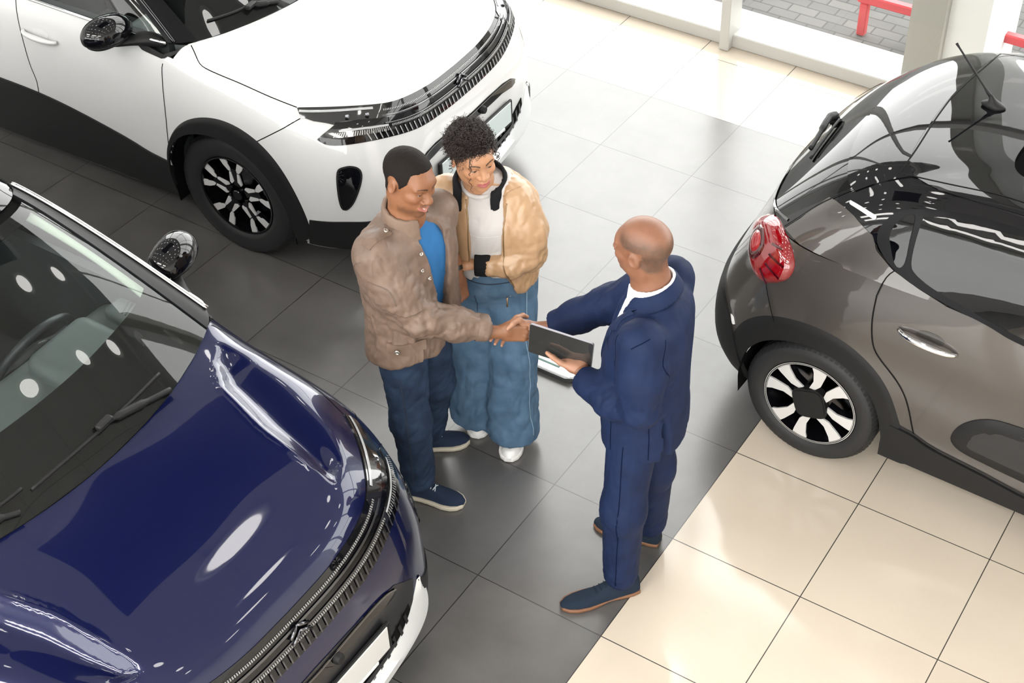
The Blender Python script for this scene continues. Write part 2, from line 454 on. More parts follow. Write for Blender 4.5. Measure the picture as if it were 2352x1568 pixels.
def chain(P, pts, rad, k=0.02):
    d = None
    for i in range(len(pts)-1):
        e = s_cone(P, pts[i], pts[i+1], rad[i], rad[i+1])
        d = e if d is None else smin(d, e, k)
    return d

def surf_nets(f, lo, hi, h):
    lo = np.asarray(lo, float); hi = np.asarray(hi, float)
    n = np.ceil((hi - lo)/h).astype(int) + 1
    ax = [(lo[k] + h*np.arange(n[k])).astype(np.float32) for k in range(3)]
    D = np.empty(n, np.float32)
    step = max(1, int(400000 // (n[1]*n[2])))
    Y, Z = np.meshgrid(ax[1], ax[2], indexing='ij')
    for i in range(0, n[0], step):
        xs = ax[0][i:i+step]
        P = np.empty((len(xs), n[1], n[2], 3), np.float32)
        P[..., 0] = xs[:, None, None]; P[..., 1] = Y; P[..., 2] = Z
        D[i:i+step] = f(P.reshape(-1, 3)).reshape(len(xs), n[1], n[2])
    ins = D < 0
    c = np.zeros(tuple(n-1), np.int8)
    for dx in (0, 1):
        for dy in (0, 1):
            for dz in (0, 1):
                c += ins[dx:n[0]-1+dx, dy:n[1]-1+dy, dz:n[2]-1+dz]
    cells = np.argwhere((c > 0) & (c < 8))
    idx = -np.ones(tuple(n-1), np.int64); idx[tuple(cells.T)] = np.arange(len(cells))
    acc = np.zeros((len(cells), 3)); cnt = np.zeros(len(cells))
    corner = [(a, b, d) for a in (0, 1) for b in (0, 1) for d in (0, 1)]
    for a in range(8):
        for b in range(a+1, 8):
            A, B = np.array(corner[a]), np.array(corner[b])
            if np.abs(A-B).sum() != 1: continue
            da = D[tuple((cells + A).T)]; db = D[tuple((cells + B).T)]
            m = (da < 0) != (db < 0)
            t = np.where(m, da/np.where(m, da-db, 1), 0)
            acc[m] += (A + (B-A)*t[:, None])[m]; cnt[m] += 1
    V = lo + h*(cells + acc/cnt[:, None])
    F = []
    for k in range(3):
        u, v = [(1, 2), (2, 0), (0, 1)][k]
        sl0 = [slice(None)]*3; sl1 = [slice(None)]*3
        sl0[k] = slice(0, n[k]-1); sl1[k] = slice(1, n[k])
        a = ins[tuple(sl0)]; b = ins[tuple(sl1)]
        E = np.argwhere(a != b)
        E = E[(E[:, u] > 0) & (E[:, u] < n[u]-1) & (E[:, v] > 0) & (E[:, v] < n[v]-1)]
        if not len(E): continue
        def ci(du, dv):
            q = E.copy(); q[:, u] -= du; q[:, v] -= dv
            return idx[tuple(q.T)]
        quad = np.stack([ci(1, 1), ci(0, 1), ci(0, 0), ci(1, 0)], 1)
        flip = b[tuple(E.T)]
        quad[flip] = quad[flip][:, ::-1]
        F.append(quad)
    F = np.vstack(F)
    return V, F

def sdf_obj(name, f, lo, hi, h, mat, parent=None, smooth_it=1, post=None):
    V, F = surf_nets(f, lo, hi, h)
    if smooth_it: V = lap(V, F, smooth_it)
    if post is not None: V = post(V)
    me = bpy.data.meshes.new(name)
    me.vertices.add(len(V)); me.vertices.foreach_set('co', V.astype(np.float32).ravel())
    me.loops.add(len(F)*4); me.loops.foreach_set('vertex_index', F.astype(np.int32).ravel())
    me.polygons.add(len(F)); me.polygons.foreach_set('loop_start', np.arange(0, len(F)*4, 4, dtype=np.int32))
    me.polygons.foreach_set('loop_total', np.full(len(F), 4, np.int32))
    me.polygons.foreach_set('use_smooth', [True]*len(F))
    me.update(calc_edges=True); me.validate()
    if mat: me.materials.append(mat)
    o = bpy.data.objects.new(name, me); COL.objects.link(o)
    if parent: o.parent = parent
    return o

def lap(V, F, it=1, lam=0.5):
    E = np.vstack([F[:, [i, (i+1) % F.shape[1]]] for i in range(F.shape[1])])
    for _ in range(it):
        s = np.zeros_like(V); c = np.zeros(len(V))
        for k in range(3):
            s[:, k] = np.bincount(E[:, 0], V[E[:, 1], k], len(V)) + np.bincount(E[:, 1], V[E[:, 0], k], len(V))
        c = np.bincount(E[:, 0], minlength=len(V)) + np.bincount(E[:, 1], minlength=len(V))
        V = V + lam*(s/np.maximum(c, 1)[:, None] - V)
    return V

def noise3(P, scale, seed=0):
    """smooth value noise, -1..1"""
    Q = np.asarray(P, float)/scale + 100.0 + seed*17.3
    i = np.floor(Q).astype(np.int64); f = Q - i; f = f*f*(3 - 2*f)
    def hsh(a, b, c):
        n = (a*73856093) ^ (b*19349663) ^ (c*83492791) ^ (seed*2654435)
        n = (n ^ (n >> 13)) * 1274126177 & 0x7fffffff
        return (n % 100003)/50001.5 - 1
    r = 0
    for a in (0, 1):
        for b in (0, 1):
            for c in (0, 1):
                w = (f[..., 0] if a else 1-f[..., 0])*(f[..., 1] if b else 1-f[..., 1])*(f[..., 2] if c else 1-f[..., 2])
                r = r + w*hsh(i[..., 0]+a, i[..., 1]+b, i[..., 2]+c)
    return r
# ================================================================ CAR TOOLS
def nat_spline(P, t, axis=0):
    """natural cubic spline through P (uniform knots) sampled at t along axis"""
    P = np.moveaxis(np.asarray(P, float), axis, 0); n = len(P)
    A = np.zeros((n, n)); B = np.zeros_like(P)
    A[0, 0] = A[-1, -1] = 1
    for i in range(1, n-1):
        A[i, i-1:i+2] = (1, 4, 1); B[i] = 6 * (P[i+1] - 2*P[i] + P[i-1])
    Mm = np.linalg.solve(A, B.reshape(n, -1)).reshape(P.shape)
    t = np.asarray(t, float); i = np.clip(np.floor(t).astype(int), 0, n-2); f = (t - i)
    sh = (-1,) + (1,) * (P.ndim - 1); f = f.reshape(sh); g = 1 - f
    R = g*P[i] + f*P[i+1] + ((g**3 - g)*Mm[i] + (f**3 - f)*Mm[i+1]) / 6
    return np.moveaxis(R, 0, axis)

def mirror_y(V): V = np.array(V, float); V[..., 1] *= -1; return V

def both_sides(V, F):
    V = np.asarray(V, float).reshape(-1, 3); n = len(V)
    return np.vstack([V, mirror_y(V)]), list(F) + [tuple(i + n for i in f[::-1]) for f in F]

class Skin:
    """surface that overlays are laid on: rays are cast on it in the car's own frame"""
    def __init__(s, V, F):
        s.t = BVHTree.FromPolygons([tuple(v) for v in V], [tuple(f) for f in F])
    def hit(s, o, d):
        p, n, i, dist = s.t.ray_cast(Vector(o), Vector(d), 20)
        if p is None: return None
        if n.dot(Vector(d)) > 0: n = -n
        return np.array(p), np.array(n)
    def side(s, x, z, sg=1): return s.hit((x, 3*sg, z), (0, -sg, 0))
    def top(s, x, y): return s.hit((x, y, 4), (0, 0, -1))
    def front(s, y, z, sg=1): return s.hit((4*sg, y, z), (-sg, 0, 0))
    def near(s, p):
        q, n, i, d = s.t.find_nearest(Vector(p))
        return np.array(q), np.array(n)

def resample(P, n):
    P = np.asarray(P, float); d = np.r_[0, np.cumsum(np.linalg.norm(np.diff(P, axis=0), axis=1))]
    t = np.linspace(0, d[-1], n)
    return np.stack([np.interp(t, d, P[:, k]) for k in range(P.shape[1])], 1)

def smooth_line(P, n):
    P = np.asarray(P, float)
    return resample(nat_spline(P, np.linspace(0, len(P)-1, n*4)), n)

def drape(skin, P, out=0.0, center=(0, 0, 0.7)):
    """pull 3-D points onto the nearest skin point, pushed out along an outward normal"""
    R = []; N = []
    for p in np.asarray(P, float):
        q, n = skin.near(p)
        c = np.array([np.clip(q[0], -2.6, 0.3), 0, center[2]])
        if np.dot(n, q - c) < 0: n = -n
        R.append(q + n*out); N.append(n)
    return np.array(R), np.array(N)

def band(skin, A, B, n, m, out, thick=None, center=(0, 0, .7)):
    """ruled patch between curves A and B draped on the skin, with rolled-under rim"""
    A = resample(A, n); B = resample(B, n)
    G = np.stack([A + (B - A)*f for f in np.linspace(0, 1, m)], 1)
    R, N = drape(skin, G.reshape(-1, 3), out, center)
    R = R.reshape(n, m, 3); N = N.reshape(n, m, 3)
    if thick is None: thick = out + 0.004
    big = np.zeros((n+2, m+2, 3)); big[1:-1, 1:-1] = R
    big[0, 1:-1] = R[0] - N[0]*thick; big[-1, 1:-1] = R[-1] - N[-1]*thick
    big[1:-1, 0] = R[:, 0] - N[:, 0]*thick; big[1:-1, -1] = R[:, -1] - N[:, -1]*thick
    for a, b in ((0, 0), (0, -1), (-1, 0), (-1, -1)): big[a, b] = R[a, b] - N[a, b]*thick
    return big

def ribbon(skin, P, w, out=0.0012, n=None, center=(0, 0, .7)):
    """narrow strip following polyline P on the skin (panel gaps, trim lines)"""
    P = resample(P, n or max(6, int(np.linalg.norm(np.diff(np.asarray(P, float), axis=0), axis=1).sum() / 0.02)))
    R, N = drape(skin, P, out, center)
    Tn = np.gradient(R, axis=0); Tn /= np.linalg.norm(Tn, axis=1)[:, None] + 1e-9
    S = np.cross(N, Tn); S /= np.linalg.norm(S, axis=1)[:, None] + 1e-9
    return np.stack([R - S*w/2, R + N*0.0004, R + S*w/2], 1)

def poly_patch(skin, poly, out, cell=0.02, center=(0, 0, .7), rim=0.006, dome=0.0, dome_w=0.04):
    """closed outline (3-D points near the skin) filled with a fine triangle net draped on the skin"""
    P = resample(np.vstack([poly, poly[:1]]), max(12, int(np.linalg.norm(np.diff(np.vstack([poly, poly[:1]]), axis=0), axis=1).sum()/cell*1.6)))[:-1]
    c = P.mean(0); U, S, Vt = np.linalg.svd(P - c); e1, e2 = Vt[0], Vt[1]
    Q = np.c_[(P - c) @ e1, (P - c) @ e2]
    bm = bmesh.new()
    vs = [bm.verts.new((a, b, 0)) for a, b in Q]
    # grid points inside
    lo, hi = Q.min(0), Q.max(0)
    def inside(x, y):
        r = False; j = len(Q) - 1
        for i in range(len(Q)):
            if (Q[i, 1] > y) != (Q[j, 1] > y) and x < (Q[j, 0]-Q[i, 0])*(y-Q[i, 1])/(Q[j, 1]-Q[i, 1]+1e-12)+Q[i, 0]: r = not r
            j = i
        return r
    pts = [tuple(a) for a in Q]
    for x in np.arange(lo[0]+cell/2, hi[0], cell):
        for y in np.arange(lo[1]+cell/2, hi[1], cell):
            if inside(x, y) and np.min(np.hypot(Q[:, 0]-x, Q[:, 1]-y)) > cell*0.55: pts.append((x, y))
    bm.free()
    from mathutils.geometry import delaunay_2d_cdt
    n = len(Q)
    res = delaunay_2d_cdt([Vector(p) for p in pts], [(i, (i+1) % n) for i in range(n)], [list(range(n))], 1, 1e-6)
    V2, F = res[0], res[2]
    e3 = np.cross(e1, e2); D3 = (P - c) @ e3; V3 = []
    for v in V2:
        w = 1.0/(np.hypot(Q[:, 0]-v[0], Q[:, 1]-v[1])**2 + 1e-10)**2
        V3.append(c + v[0]*e1 + v[1]*e2 + e3*float((w*D3).sum()/w.sum()))
    V3 = np.array(V3)
    R, N = drape(skin, V3, out, center)
    if dome:
        d2 = np.array([np.min(np.hypot(Q[:, 0]-v[0], Q[:, 1]-v[1])) for v in V2])
        R = R + N*(dome*(1 - np.clip(1 - d2/dome_w, 0, 1)**2))[:, None]
    V = [tuple(v) for v in R]; F = [tuple(f) for f in F]
    # rim: loop of boundary vertices pushed in
    cnt = {}
    for f in F:
        for a, b in zip(f, f[1:] + f[:1]):
            cnt[(a, b)] = 1
    be = [(a, b) for (a, b) in cnt if (b, a) not in cnt]
    m = {}
    for a, b in be:
        for k in (a, b):
            if k not in m:
                m[k] = len(V); V.append(tuple(R[k] - N[k]*(out + rim)))
    F += [(b, a, m[a], m[b]) for a, b in be]
    return V, F

def patch_obj(name, skin, poly, mat, parent, out=0.003, cell=0.02, mirror=False, rim=0.006, smooth=True, dome=0.0, dome_w=0.04):
    V, F = poly_patch(skin, np.asarray(poly, float), out, cell, rim=rim, dome=dome, dome_w=dome_w)
    if mirror == 'other': V, F = mirror_y(V), [f[::-1] for f in F]
    o = mesh_obj(name, V, F, mat, parent, smooth)
    bm = bmesh.new(); bm.from_mesh(o.data); bmesh.ops.recalc_face_normals(bm, faces=bm.faces); bm.to_mesh(o.data); bm.free()
    return sharp(o, 50)

def grid_obj(name, Gs, mat, parent, smooth=True, ang=None, wrap_v=False):
    mb = MB()
    for G in Gs: mb.grid(G, wrap_v=wrap_v)
    o = mesh_obj(name, mb.V, mb.F, mat, parent, smooth)
    bm = bmesh.new(); bm.from_mesh(o.data); bmesh.ops.recalc_face_normals(bm, faces=bm.faces); bm.to_mesh(o.data); bm.free()
    return sharp(o, ang) if ang else o

def wheel(parent, name, x, y, z, R, w, rim_r, style, sg):
    """wheel with outer face at y (sg = side); parts: tyre, rim, spokes, hub cap, brake disc"""
    t = bpy.data.objects.new(name, None); COL.objects.link(t); t.parent = parent; t.location = (x, y, z)
    S = -sg  # inwards
    def lt(prof, mat, nm, n=72, ang=30):
        mb = MB(); mb.lathe([(r, S*h) for r, h in prof], n, 'y'); return mb.build(nm, mat, t, ang=ang)
    # tyre with tread grooves
    pr = [(rim_r-.004, .022), (rim_r+.012, .006), (rim_r+.030, .002), ((rim_r+R)/2+.005, 0.0), (R-.030, .004), (R-.014, .013), (R-.005, .026)]
    ys = np.linspace(.030, w-.030, 5)
    for k in range(4):
        pr += [(R, ys[k]+.004), (R, ys[k+1]-.006), (R-.008, ys[k+1]-.004), (R-.008, ys[k+1]+.002)]
    pr = pr[:-2] + [(R-.005, w-.026), (R-.014, w-.013), (R-.03, w-.004), (rim_r+.02, w-.004), (rim_r-.004, w-.02)]
    # tread blocks on the shoulder
    mb = MB(); mb.lathe([(r, S*h) for r, h in pr], 96, 'y')
    for k in range(72):
        a = 2*PI*k/72
        for (h0, h1, sk) in ((.010, .034, .012), (w-.034, w-.010, -.012)):
            c, s_ = math.cos(a), math.sin(a); c2, s2 = math.cos(a+.055), math.sin(a+.055)
            P = []
            for (ca, sa, d) in ((c, s_, 0), (c2, s2, sk)):
                for (r, h) in ((R-.016, h0), (R+.0015, h1), (R-.012, h1)): P.append((ca*r, S*(h), sa*r))
            mb.add(P, [(0, 1, 4, 3), (1, 2, 5, 4), (0, 2, 1), (3, 4, 5)])
    mb.build('tyre', M['rubber'], t, ang=40)
    # rim barrel and lip
    lt([(rim_r, .020), (rim_r-.004, .012), (rim_r-.012, .014), (rim_r-.016, .03), (rim_r-.022, w*.5), (rim_r-.03, w-.03), (rim_r-.008, w-.015), (rim_r, w-.02)], M['gloss_black'], 'rim_barrel')
    lt([(.001, w*.62), (rim_r*.72, w*.62), (rim_r*.72, w*.62+.02), (.001, w*.62+.02)], M['dark_chrome'], 'brake_disc')
    lt([(.001, w*.95), (rim_r-.02, w*.95)], M['dark_void'], 'inner_cover')
    def plate(poly, h0, h1, curve=0.0):
        return MB().prism(poly, 0, 1, lambda px, py, pz: (px, S*(h0 + (h1-h0)*pz + curve*(1 - (math.hypot(px, py)/rim_r)**2)), py))
    if style == 'hex':
        # five-fold star: black spokes with machined forked tips forming hexagons
        mb = MB()
        for k in range(5):
            a0 = PI/2 + k*2*PI/5
            def pt(r, da): return (r*math.cos(a0+da), r*math.sin(a0+da))
            rr = rim_r - .006
            mb2 = plate([pt(.055, -.42), pt(.055, .42), pt(rr*.55, .17), pt(rr*.62, .26), pt(rr, .36), pt(rr, .20), pt(rr*.70, .10), pt(rr*.70, -.10), pt(rr, -.20), pt(rr, -.36), pt(rr*.62, -.26), pt(rr*.55, -.17)], .022, .05, .012)
            mb.add(mb2.V, mb2.F)
        mb.build('spokes', M['gloss_black'], t)
        mb = MB()
        for k in range(5):
            a0 = PI/2 + k*2*PI/5
            def pt(r, da): return (r*math.cos(a0+da), r*math.sin(a0+da))
            rr = rim_r - .006
            for sgn in (1, -1):
                for poly in ([pt(rr*.99, .19*sgn), pt(rr*.99, .36*sgn), pt(rr*.80, .335*sgn), pt(rr*.66, .245*sgn), pt(rr*.63, .15*sgn), pt(rr*.72, .12*sgn)],
                             [pt(rr*.62, .22*sgn), pt(rr*.60, .14*sgn), pt(rr*.36, .14*sgn), pt(rr*.30, .46*sgn), pt(rr*.36, .50*sgn)]):
                    if sgn < 0: poly = poly[::-1]
                    mb2 = plate(poly, .0185, .026, .012); mb.add(mb2.V, mb2.F)
        mb.build('spoke_faces', M['alloy'], t)
        lt([(.001, .018), (.026, .018), (.030, .022), (.030, .04)], M['gloss_black'], 'hub_cap')
        for k in range(5):
            a = PI/2 + PI/5 + k*2*PI/5
            MB().lathe([(.001, S*.022), (.009, S*.022), (.010, S*.045)], 6, 'y', (.055*math.cos(a), 0, .055*math.sin(a))).build('wheel_bolt', M['dark_chrome'], t)
    else:
        mb = MB(); mbk = MB()
        for k in range(4):
            a0 = PI/4 + k*PI/2 + 0.32
            rr = rim_r - .004
            def pt(r, da): return (r*math.cos(a0+da), r*math.sin(a0+da))
            for sgn in (1, -1):
                poly = [pt(.085, .30*sgn), pt(.085, .62*sgn), pt(rr*.60, .44*sgn), pt(rr*.85, .47*sgn), pt(rr, .52*sgn), pt(rr, .18*sgn), pt(rr*.85, .16*sgn), pt(rr*.55, .14*sgn)]
                if sgn < 0: poly = poly[::-1]
                mb2 = plate(poly, .014, .022, .008); mb.add(mb2.V, mb2.F)
                mb2 = plate(poly, .022, .06, .008); mbk.add(mb2.V, mb2.F)
        lp = MB(); lp.lathe([(rim_r-.001, S*.013), (rim_r-.010, S*.013), (rim_r-.011, S*.02)], 72, 'y'); mb.add(lp.V, lp.F)
        mb.build('spoke_faces', M['alloy'], t)
        mbk.build('spokes', M['gloss_black'], t)
        # squarish cap
        sq = [(.078*math.copysign(abs(math.cos(a))**.5, math.cos(a)), .078*math.copysign(abs(math.sin(a))**.5, math.sin(a))) for a in np.linspace(0, 2*PI, 40, endpoint=False)]
        ca, sa = math.cos(.32), math.sin(.32)
        sq = [(x*ca - y*sa, x*sa + y*ca) for x, y in sq]
        plate(sq, .012, .05, .0).build('hub_cap', M['matt_black'], t)
        plate([(x*.9, y*.9) for x, y in sq], .008, .02, .0).build('hub_cap_face', M['matt_black'], t)
    return t
# ================================================================ TALL SUV (white one and blue one are the same car)
C5 = [  # columns from nose centre round the corner to the flank; rows bottom lip -> shoulder -> windscreen base
 [(.875,0,.235),(.90,0,.34),(.91,0,.55),(.885,0,.72),(.835,0,.86),(.795,0,.945),(.72,0,1.005),(.50,0,1.065),(.25,0,1.11),(.0,0,1.14)],
 [(.872,.25,.235),(.897,.25,.34),(.905,.25,.55),(.88,.25,.72),(.832,.25,.865),(.792,.25,.948),(.71,.25,1.01),(.49,.25,1.07),(.24,.24,1.115),(-.015,.23,1.142)],
 [(.858,.47,.235),(.882,.48,.34),(.887,.49,.55),(.855,.49,.72),(.80,.48,.87),(.755,.47,.952),(.67,.45,1.02),(.45,.44,1.08),(.20,.43,1.12),(-.05,.42,1.145)],
 [(.815,.665,.235),(.83,.68,.34),(.822,.685,.55),(.785,.69,.72),(.735,.66,.88),(.665,.62,.96),(.57,.585,1.03),(.37,.57,1.085),(.14,.56,1.125),(-.09,.55,1.145)],
 [(.655,.815,.235),(.675,.825,.34),(.68,.83,.55),(.655,.82,.72),(.60,.785,.88),(.53,.735,.97),(.45,.69,1.035),(.28,.66,1.085),(.07,.645,1.125),(-.12,.63,1.145)],
 [(.465,.875,.235),(.49,.89,.34),(.50,.90,.55),(.49,.895,.72),(.45,.865,.88),(.40,.81,.975),(.33,.755,1.04),(.18,.72,1.09),(.01,.695,1.125),(-.145,.68,1.145)],
 [(.28,.88,.235),(.29,.905,.34),(.30,.922,.55),(.295,.922,.72),(.28,.90,.88),(.25,.85,.985),(.20,.795,1.05),(.08,.755,1.095),(-.05,.73,1.128),(-.16,.715,1.146)],
 [(.0,.88,.22),(.0,.905,.34),(.0,.93,.55),(.0,.93,.72),(.0,.912,.88),(-.01,.872,1.0),(-.03,.825,1.062),(-.08,.79,1.105),(-.13,.765,1.133),(-.175,.745,1.147)],
 [(-.30,.87,.22),(-.30,.90,.34),(-.30,.925,.55),(-.30,.93,.72),(-.30,.92,.88),(-.28,.89,1.02),(-.25,.855,1.085),(-.23,.82,1.122),(-.21,.80,1.14),(-.195,.785,1.148)],
 [(-.65,.865,.22),(-.65,.89,.34),(-.65,.918,.55),(-.65,.93,.72),(-.65,.925,.90),(-.65,.905,1.05),(-.65,.868,1.165)],
 [(-1.2,.865,.22),(-1.2,.89,.34),(-1.2,.915,.55),(-1.2,.928,.72),(-1.2,.925,.90),(-1.2,.907,1.06),(-1.2,.87,1.175)],
 [(-1.9,.865,.22),(-1.9,.89,.34),(-1.9,.918,.55),(-1.9,.932,.72),(-1.9,.93,.90),(-1.9,.91,1.065),(-1.9,.87,1.185)],
 [(-2.5,.87,.22),(-2.5,.895,.34),(-2.5,.925,.55),(-2.5,.935,.72),(-2.5,.93,.90),(-2.5,.905,1.07),(-2.5,.86,1.195)],
 [(-3.0,.86,.24),(-3.0,.89,.36),(-3.02,.915,.55),(-3.02,.92,.72),(-3.0,.91,.90),(-2.98,.88,1.08),(-2.95,.83,1.20)],
 [(-3.30,.76,.26),(-3.34,.80,.38),(-3.38,.82,.56),(-3.38,.82,.72),(-3.36,.80,.90),(-3.32,.77,1.08),(-3.27,.72,1.20)],
 [(-3.46,.52,.26),(-3.50,.54,.38),(-3.55,.55,.56),(-3.54,.55,.72),(-3.52,.54,.90),(-3.48,.52,1.08),(-3.42,.48,1.20)],
 [(-3.52,.25,.26),(-3.56,.26,.38),(-3.60,.27,.56),(-3.60,.27,.72),(-3.58,.26,.90),(-3.53,.25,1.08),(-3.47,.23,1.20)],
 [(-3.53,0,.26),(-3.57,0,.38),(-3.61,0,.56),(-3.61,0,.72),(-3.59,0,.90),(-3.54,0,1.08),(-3.48,0,1.20)],
]
C5G = [  # greenhouse: rows belt, middle, roof edge, roof, roof centre
 [(.0,0,1.143),(-.41,0,1.415),(-.80,0,1.62),(-.95,0,1.655),(-1.2,0,1.68)],
 [(-.015,.23,1.145),(-.42,.22,1.413),(-.81,.21,1.615),(-.96,.17,1.652),(-1.2,.08,1.68)],
 [(-.05,.42,1.147),(-.45,.405,1.408),(-.825,.385,1.605),(-.98,.31,1.648),(-1.22,.16,1.68)],
 [(-.12,.63,1.148),(-.50,.59,1.395),(-.86,.53,1.59),(-1.02,.43,1.642),(-1.26,.22,1.68)],
 [(-.195,.775,1.150),(-.57,.70,1.385),(-.93,.622,1.572),(-1.08,.50,1.635),(-1.32,.26,1.682)],
 [(-.34,.845,1.155),(-.68,.755,1.39),(-1.02,.655,1.572),(-1.18,.52,1.637),(-1.42,.27,1.684)],
 [(-.72,.862,1.165),(-.95,.775,1.40),(-1.2,.668,1.58),(-1.35,.53,1.64),(-1.55,.27,1.686)],
 [(-1.25,.866,1.175),(-1.35,.782,1.41),(-1.48,.672,1.59),(-1.6,.53,1.645),(-1.75,.27,1.688)],
 [(-1.9,.866,1.185),(-1.92,.78,1.415),(-1.95,.67,1.592),(-2.0,.53,1.645),(-2.05,.27,1.686)],
 [(-2.5,.856,1.195),(-2.48,.77,1.415),(-2.45,.66,1.585),(-2.4,.52,1.635),(-2.35,.26,1.675)],
 [(-2.95,.825,1.20),(-2.88,.745,1.40),(-2.78,.64,1.56),(-2.68,.5,1.61),(-2.5,.25,1.66)],
 [(-3.27,.715,1.20),(-3.15,.66,1.39),(-3.0,.56,1.54),(-2.85,.42,1.59),(-2.6,.2,1.65)],
 [(-3.42,.475,1.20),(-3.28,.44,1.39),(-3.10,.36,1.535),(-2.93,.27,1.58),(-2.65,.13,1.645)],
 [(-3.48,0,1.20),(-3.33,0,1.39),(-3.14,0,1.53),(-2.95,0,1.58),(-2.68,0,1.64)],
]
SUB, RSUB = 12, 12

def bulge_field(x, y):
    """pair of long scooped flutes in the bonnet"""
    y = abs(y)
    ax0, ay0, ax1, ay1 = -0.02, 0.66, 0.66, 0.47
    u = (x - ax0) / (ax1 - ax0)
    if u < -.15 or u > 1.02: return 0.0
    inner = np.interp(x, [-.08, -.03, .07, .31, .53, .667], [.70, .63, .545, .482, .463, .452])
    outer = np.interp(x, [-.08, .045, .285, .47, .60, .667], [.75, .80, .76, .685, .585, .475])
    w = max(outer - inner, 1e-3)
    v = (y - inner) / w
    if v < -.06 or v > 1.0: return 0.0
    sm = lambda a: max(0, min(1, a))**2 * (3 - 2*max(0, min(1, a)))
    # scooped flute: crisp inner edge, wall falling outwards to a floor that runs out into the wing
    h = sm(v / .30) * (1 - sm((v - .25) / .75)) if v > 0 else 0.0
    e = sm((u + .13) / .22) * sm((1.0 - u) / .13)
    lip = .006 * sm((v + .06)/.06) * (1 - sm(v/.12)) * e
    return lip - 0.040 * h * e

def c5_surface():
    ncol = len(C5); K = 8
    tcol = np.linspace(0, ncol-1, (ncol-1)*SUB + 1)
    kd = K*SUB
    rows = []
    for r in range(7):
        P = np.array([c[r] for c in C5])
        P = np.vstack([mirror_y(P[2:0:-1]), P, mirror_y(P[-2:-4:-1])])
        rows.append(nat_spline(P, tcol + 2))
    hr = []
    for r in range(7, 10):
        P = np.array([c[r] for c in C5[:K+1]]); P = np.vstack([mirror_y(P[2:0:-1]), P])
        hr.append(nat_spline(P, tcol[:kd+1] + 2))
    A = np.array(rows)                       # 7 x ncol_dense
    front = np.vstack([A[:, :kd+1], np.array(hr)])
    tf = np.linspace(0, 9, 9*RSUB + 1)
    GF = nat_spline(front, tf)               # rows x cols
    tr = np.linspace(0, 6, 6*RSUB + 1)
    GR = nat_spline(A[:, kd:], tr)
    GR[:6*RSUB+1, 0] = GF[:6*RSUB+1, -1]
    # bonnet pods
    for i in range(6*RSUB-4, GF.shape[0]):
        for j in range(GF.shape[1]):
            GF[i, j, 2] += bulge_field(GF[i, j, 0], GF[i, j, 1])
    return GF, GR

def greenhouse(Gc, sub, rsub):
    n = len(Gc); t = np.linspace(0, n-1, (n-1)*sub + 1)
    rows = []
    for r in range(len(Gc[0])):
        P = np.array([c[r] for c in Gc]); P = np.vstack([mirror_y(P[2:0:-1]), P, mirror_y(P[-2:-4:-1])])
        rows.append(nat_spline(P, t + 2))
    return nat_spline(np.array(rows), np.linspace(0, len(Gc[0])-1, (len(Gc[0])-1)*rsub + 1))

def grid_faces(n, m, keep=None):
    F = []
    for i in range(n-1):
        for j in range(m-1):
            if keep is None or keep(i, j): F.append((i*m+j, i*m+j+1, (i+1)*m+j+1, (i+1)*m+j))
    return F

def arch_poly(cx, cz, pts): return [(cx + a, cz + b) for a, b in pts]

C5_ARCH_OUT = [(-.40,.30),(-.385,.42),(-.345,.575),(-.255,.725),(-.13,.82),(.02,.862),(.17,.85),(.30,.79),(.395,.69),(.455,.56),(.49,.42),(.50,.30)]
C5_ARCH_IN = [(-.365,.22),(-.375,.36),(-.345,.52),(-.265,.655),(-.14,.735),(.01,.762),(.15,.735),(.275,.655),(.355,.53),(.395,.38),(.40,.22)]

def point_in(poly, x, y):
    r = False; j = len(poly) - 1
    for i in range(len(poly)):
        if (poly[i][1] > y) != (poly[j][1] > y) and x < (poly[j][0]-poly[i][0])*(y-poly[i][1])/(poly[j][1]-poly[i][1]+1e-12)+poly[i][0]: r = not r
        j = i
    return r

def close_low(pts, zb): return [(pts[0][0], zb)] + list(pts) + [(pts[-1][0], zb)]
C5_MID = [(.5*(a[0]+b[0]), .5*(a[1]+b[1])) for a, b in zip(resample(C5_ARCH_OUT, 24), resample(C5_ARCH_IN, 24))]
REAR_X = -2.73

def c5_body_data():
    GF, GR = c5_surface()
    arch = close_low(C5_MID, .1); arch_r = [(x + REAR_X, z) for x, z in arch]
    nf, mf = GF.shape[:2]; nr, mr = GR.shape[:2]
    def keep(G):
        def k(i, j):
            c = (G[i, j] + G[i+1, j+1]) / 2
            return not (c[1] > .6 and c[2] < .95 and (point_in(arch, c[0], c[2]) or point_in(arch_r, c[0], c[2])))
        return k
    full = grid_faces(nf, mf), grid_faces(nr, mr)
    cut = grid_faces(nf, mf, keep(GF)), grid_faces(nr, mr, keep(GR))
    V = np.vstack([GF.reshape(-1, 3), GR.reshape(-1, 3)])
    off = nf*mf
    Fu = full[0] + [tuple(i+off for i in f) for f in full[1]]
    Fc = cut[0] + [tuple(i+off for i in f) for f in cut[1]]
    return V, Fu, Fc, greenhouse(C5G, 8, 8)

C5_CACHE = {}
def c5_data():
    if not C5_CACHE:
        V, Fu, Fc, G = c5_body_data()
        V2, Fu2 = both_sides(V, Fu); _, Fc2 = both_sides(V, Fc)
        C5_CACHE.update(V=V2, Fu=Fu2, Fc=Fc2, G=G, skin=Skin(V2, Fu2))
        n, m = G.shape[:2]
        gv, gf = both_sides(G.reshape(-1, 3), grid_faces(n, m))
        C5_CACHE['gskin'] = Skin(gv, gf)
    return C5_CACHE

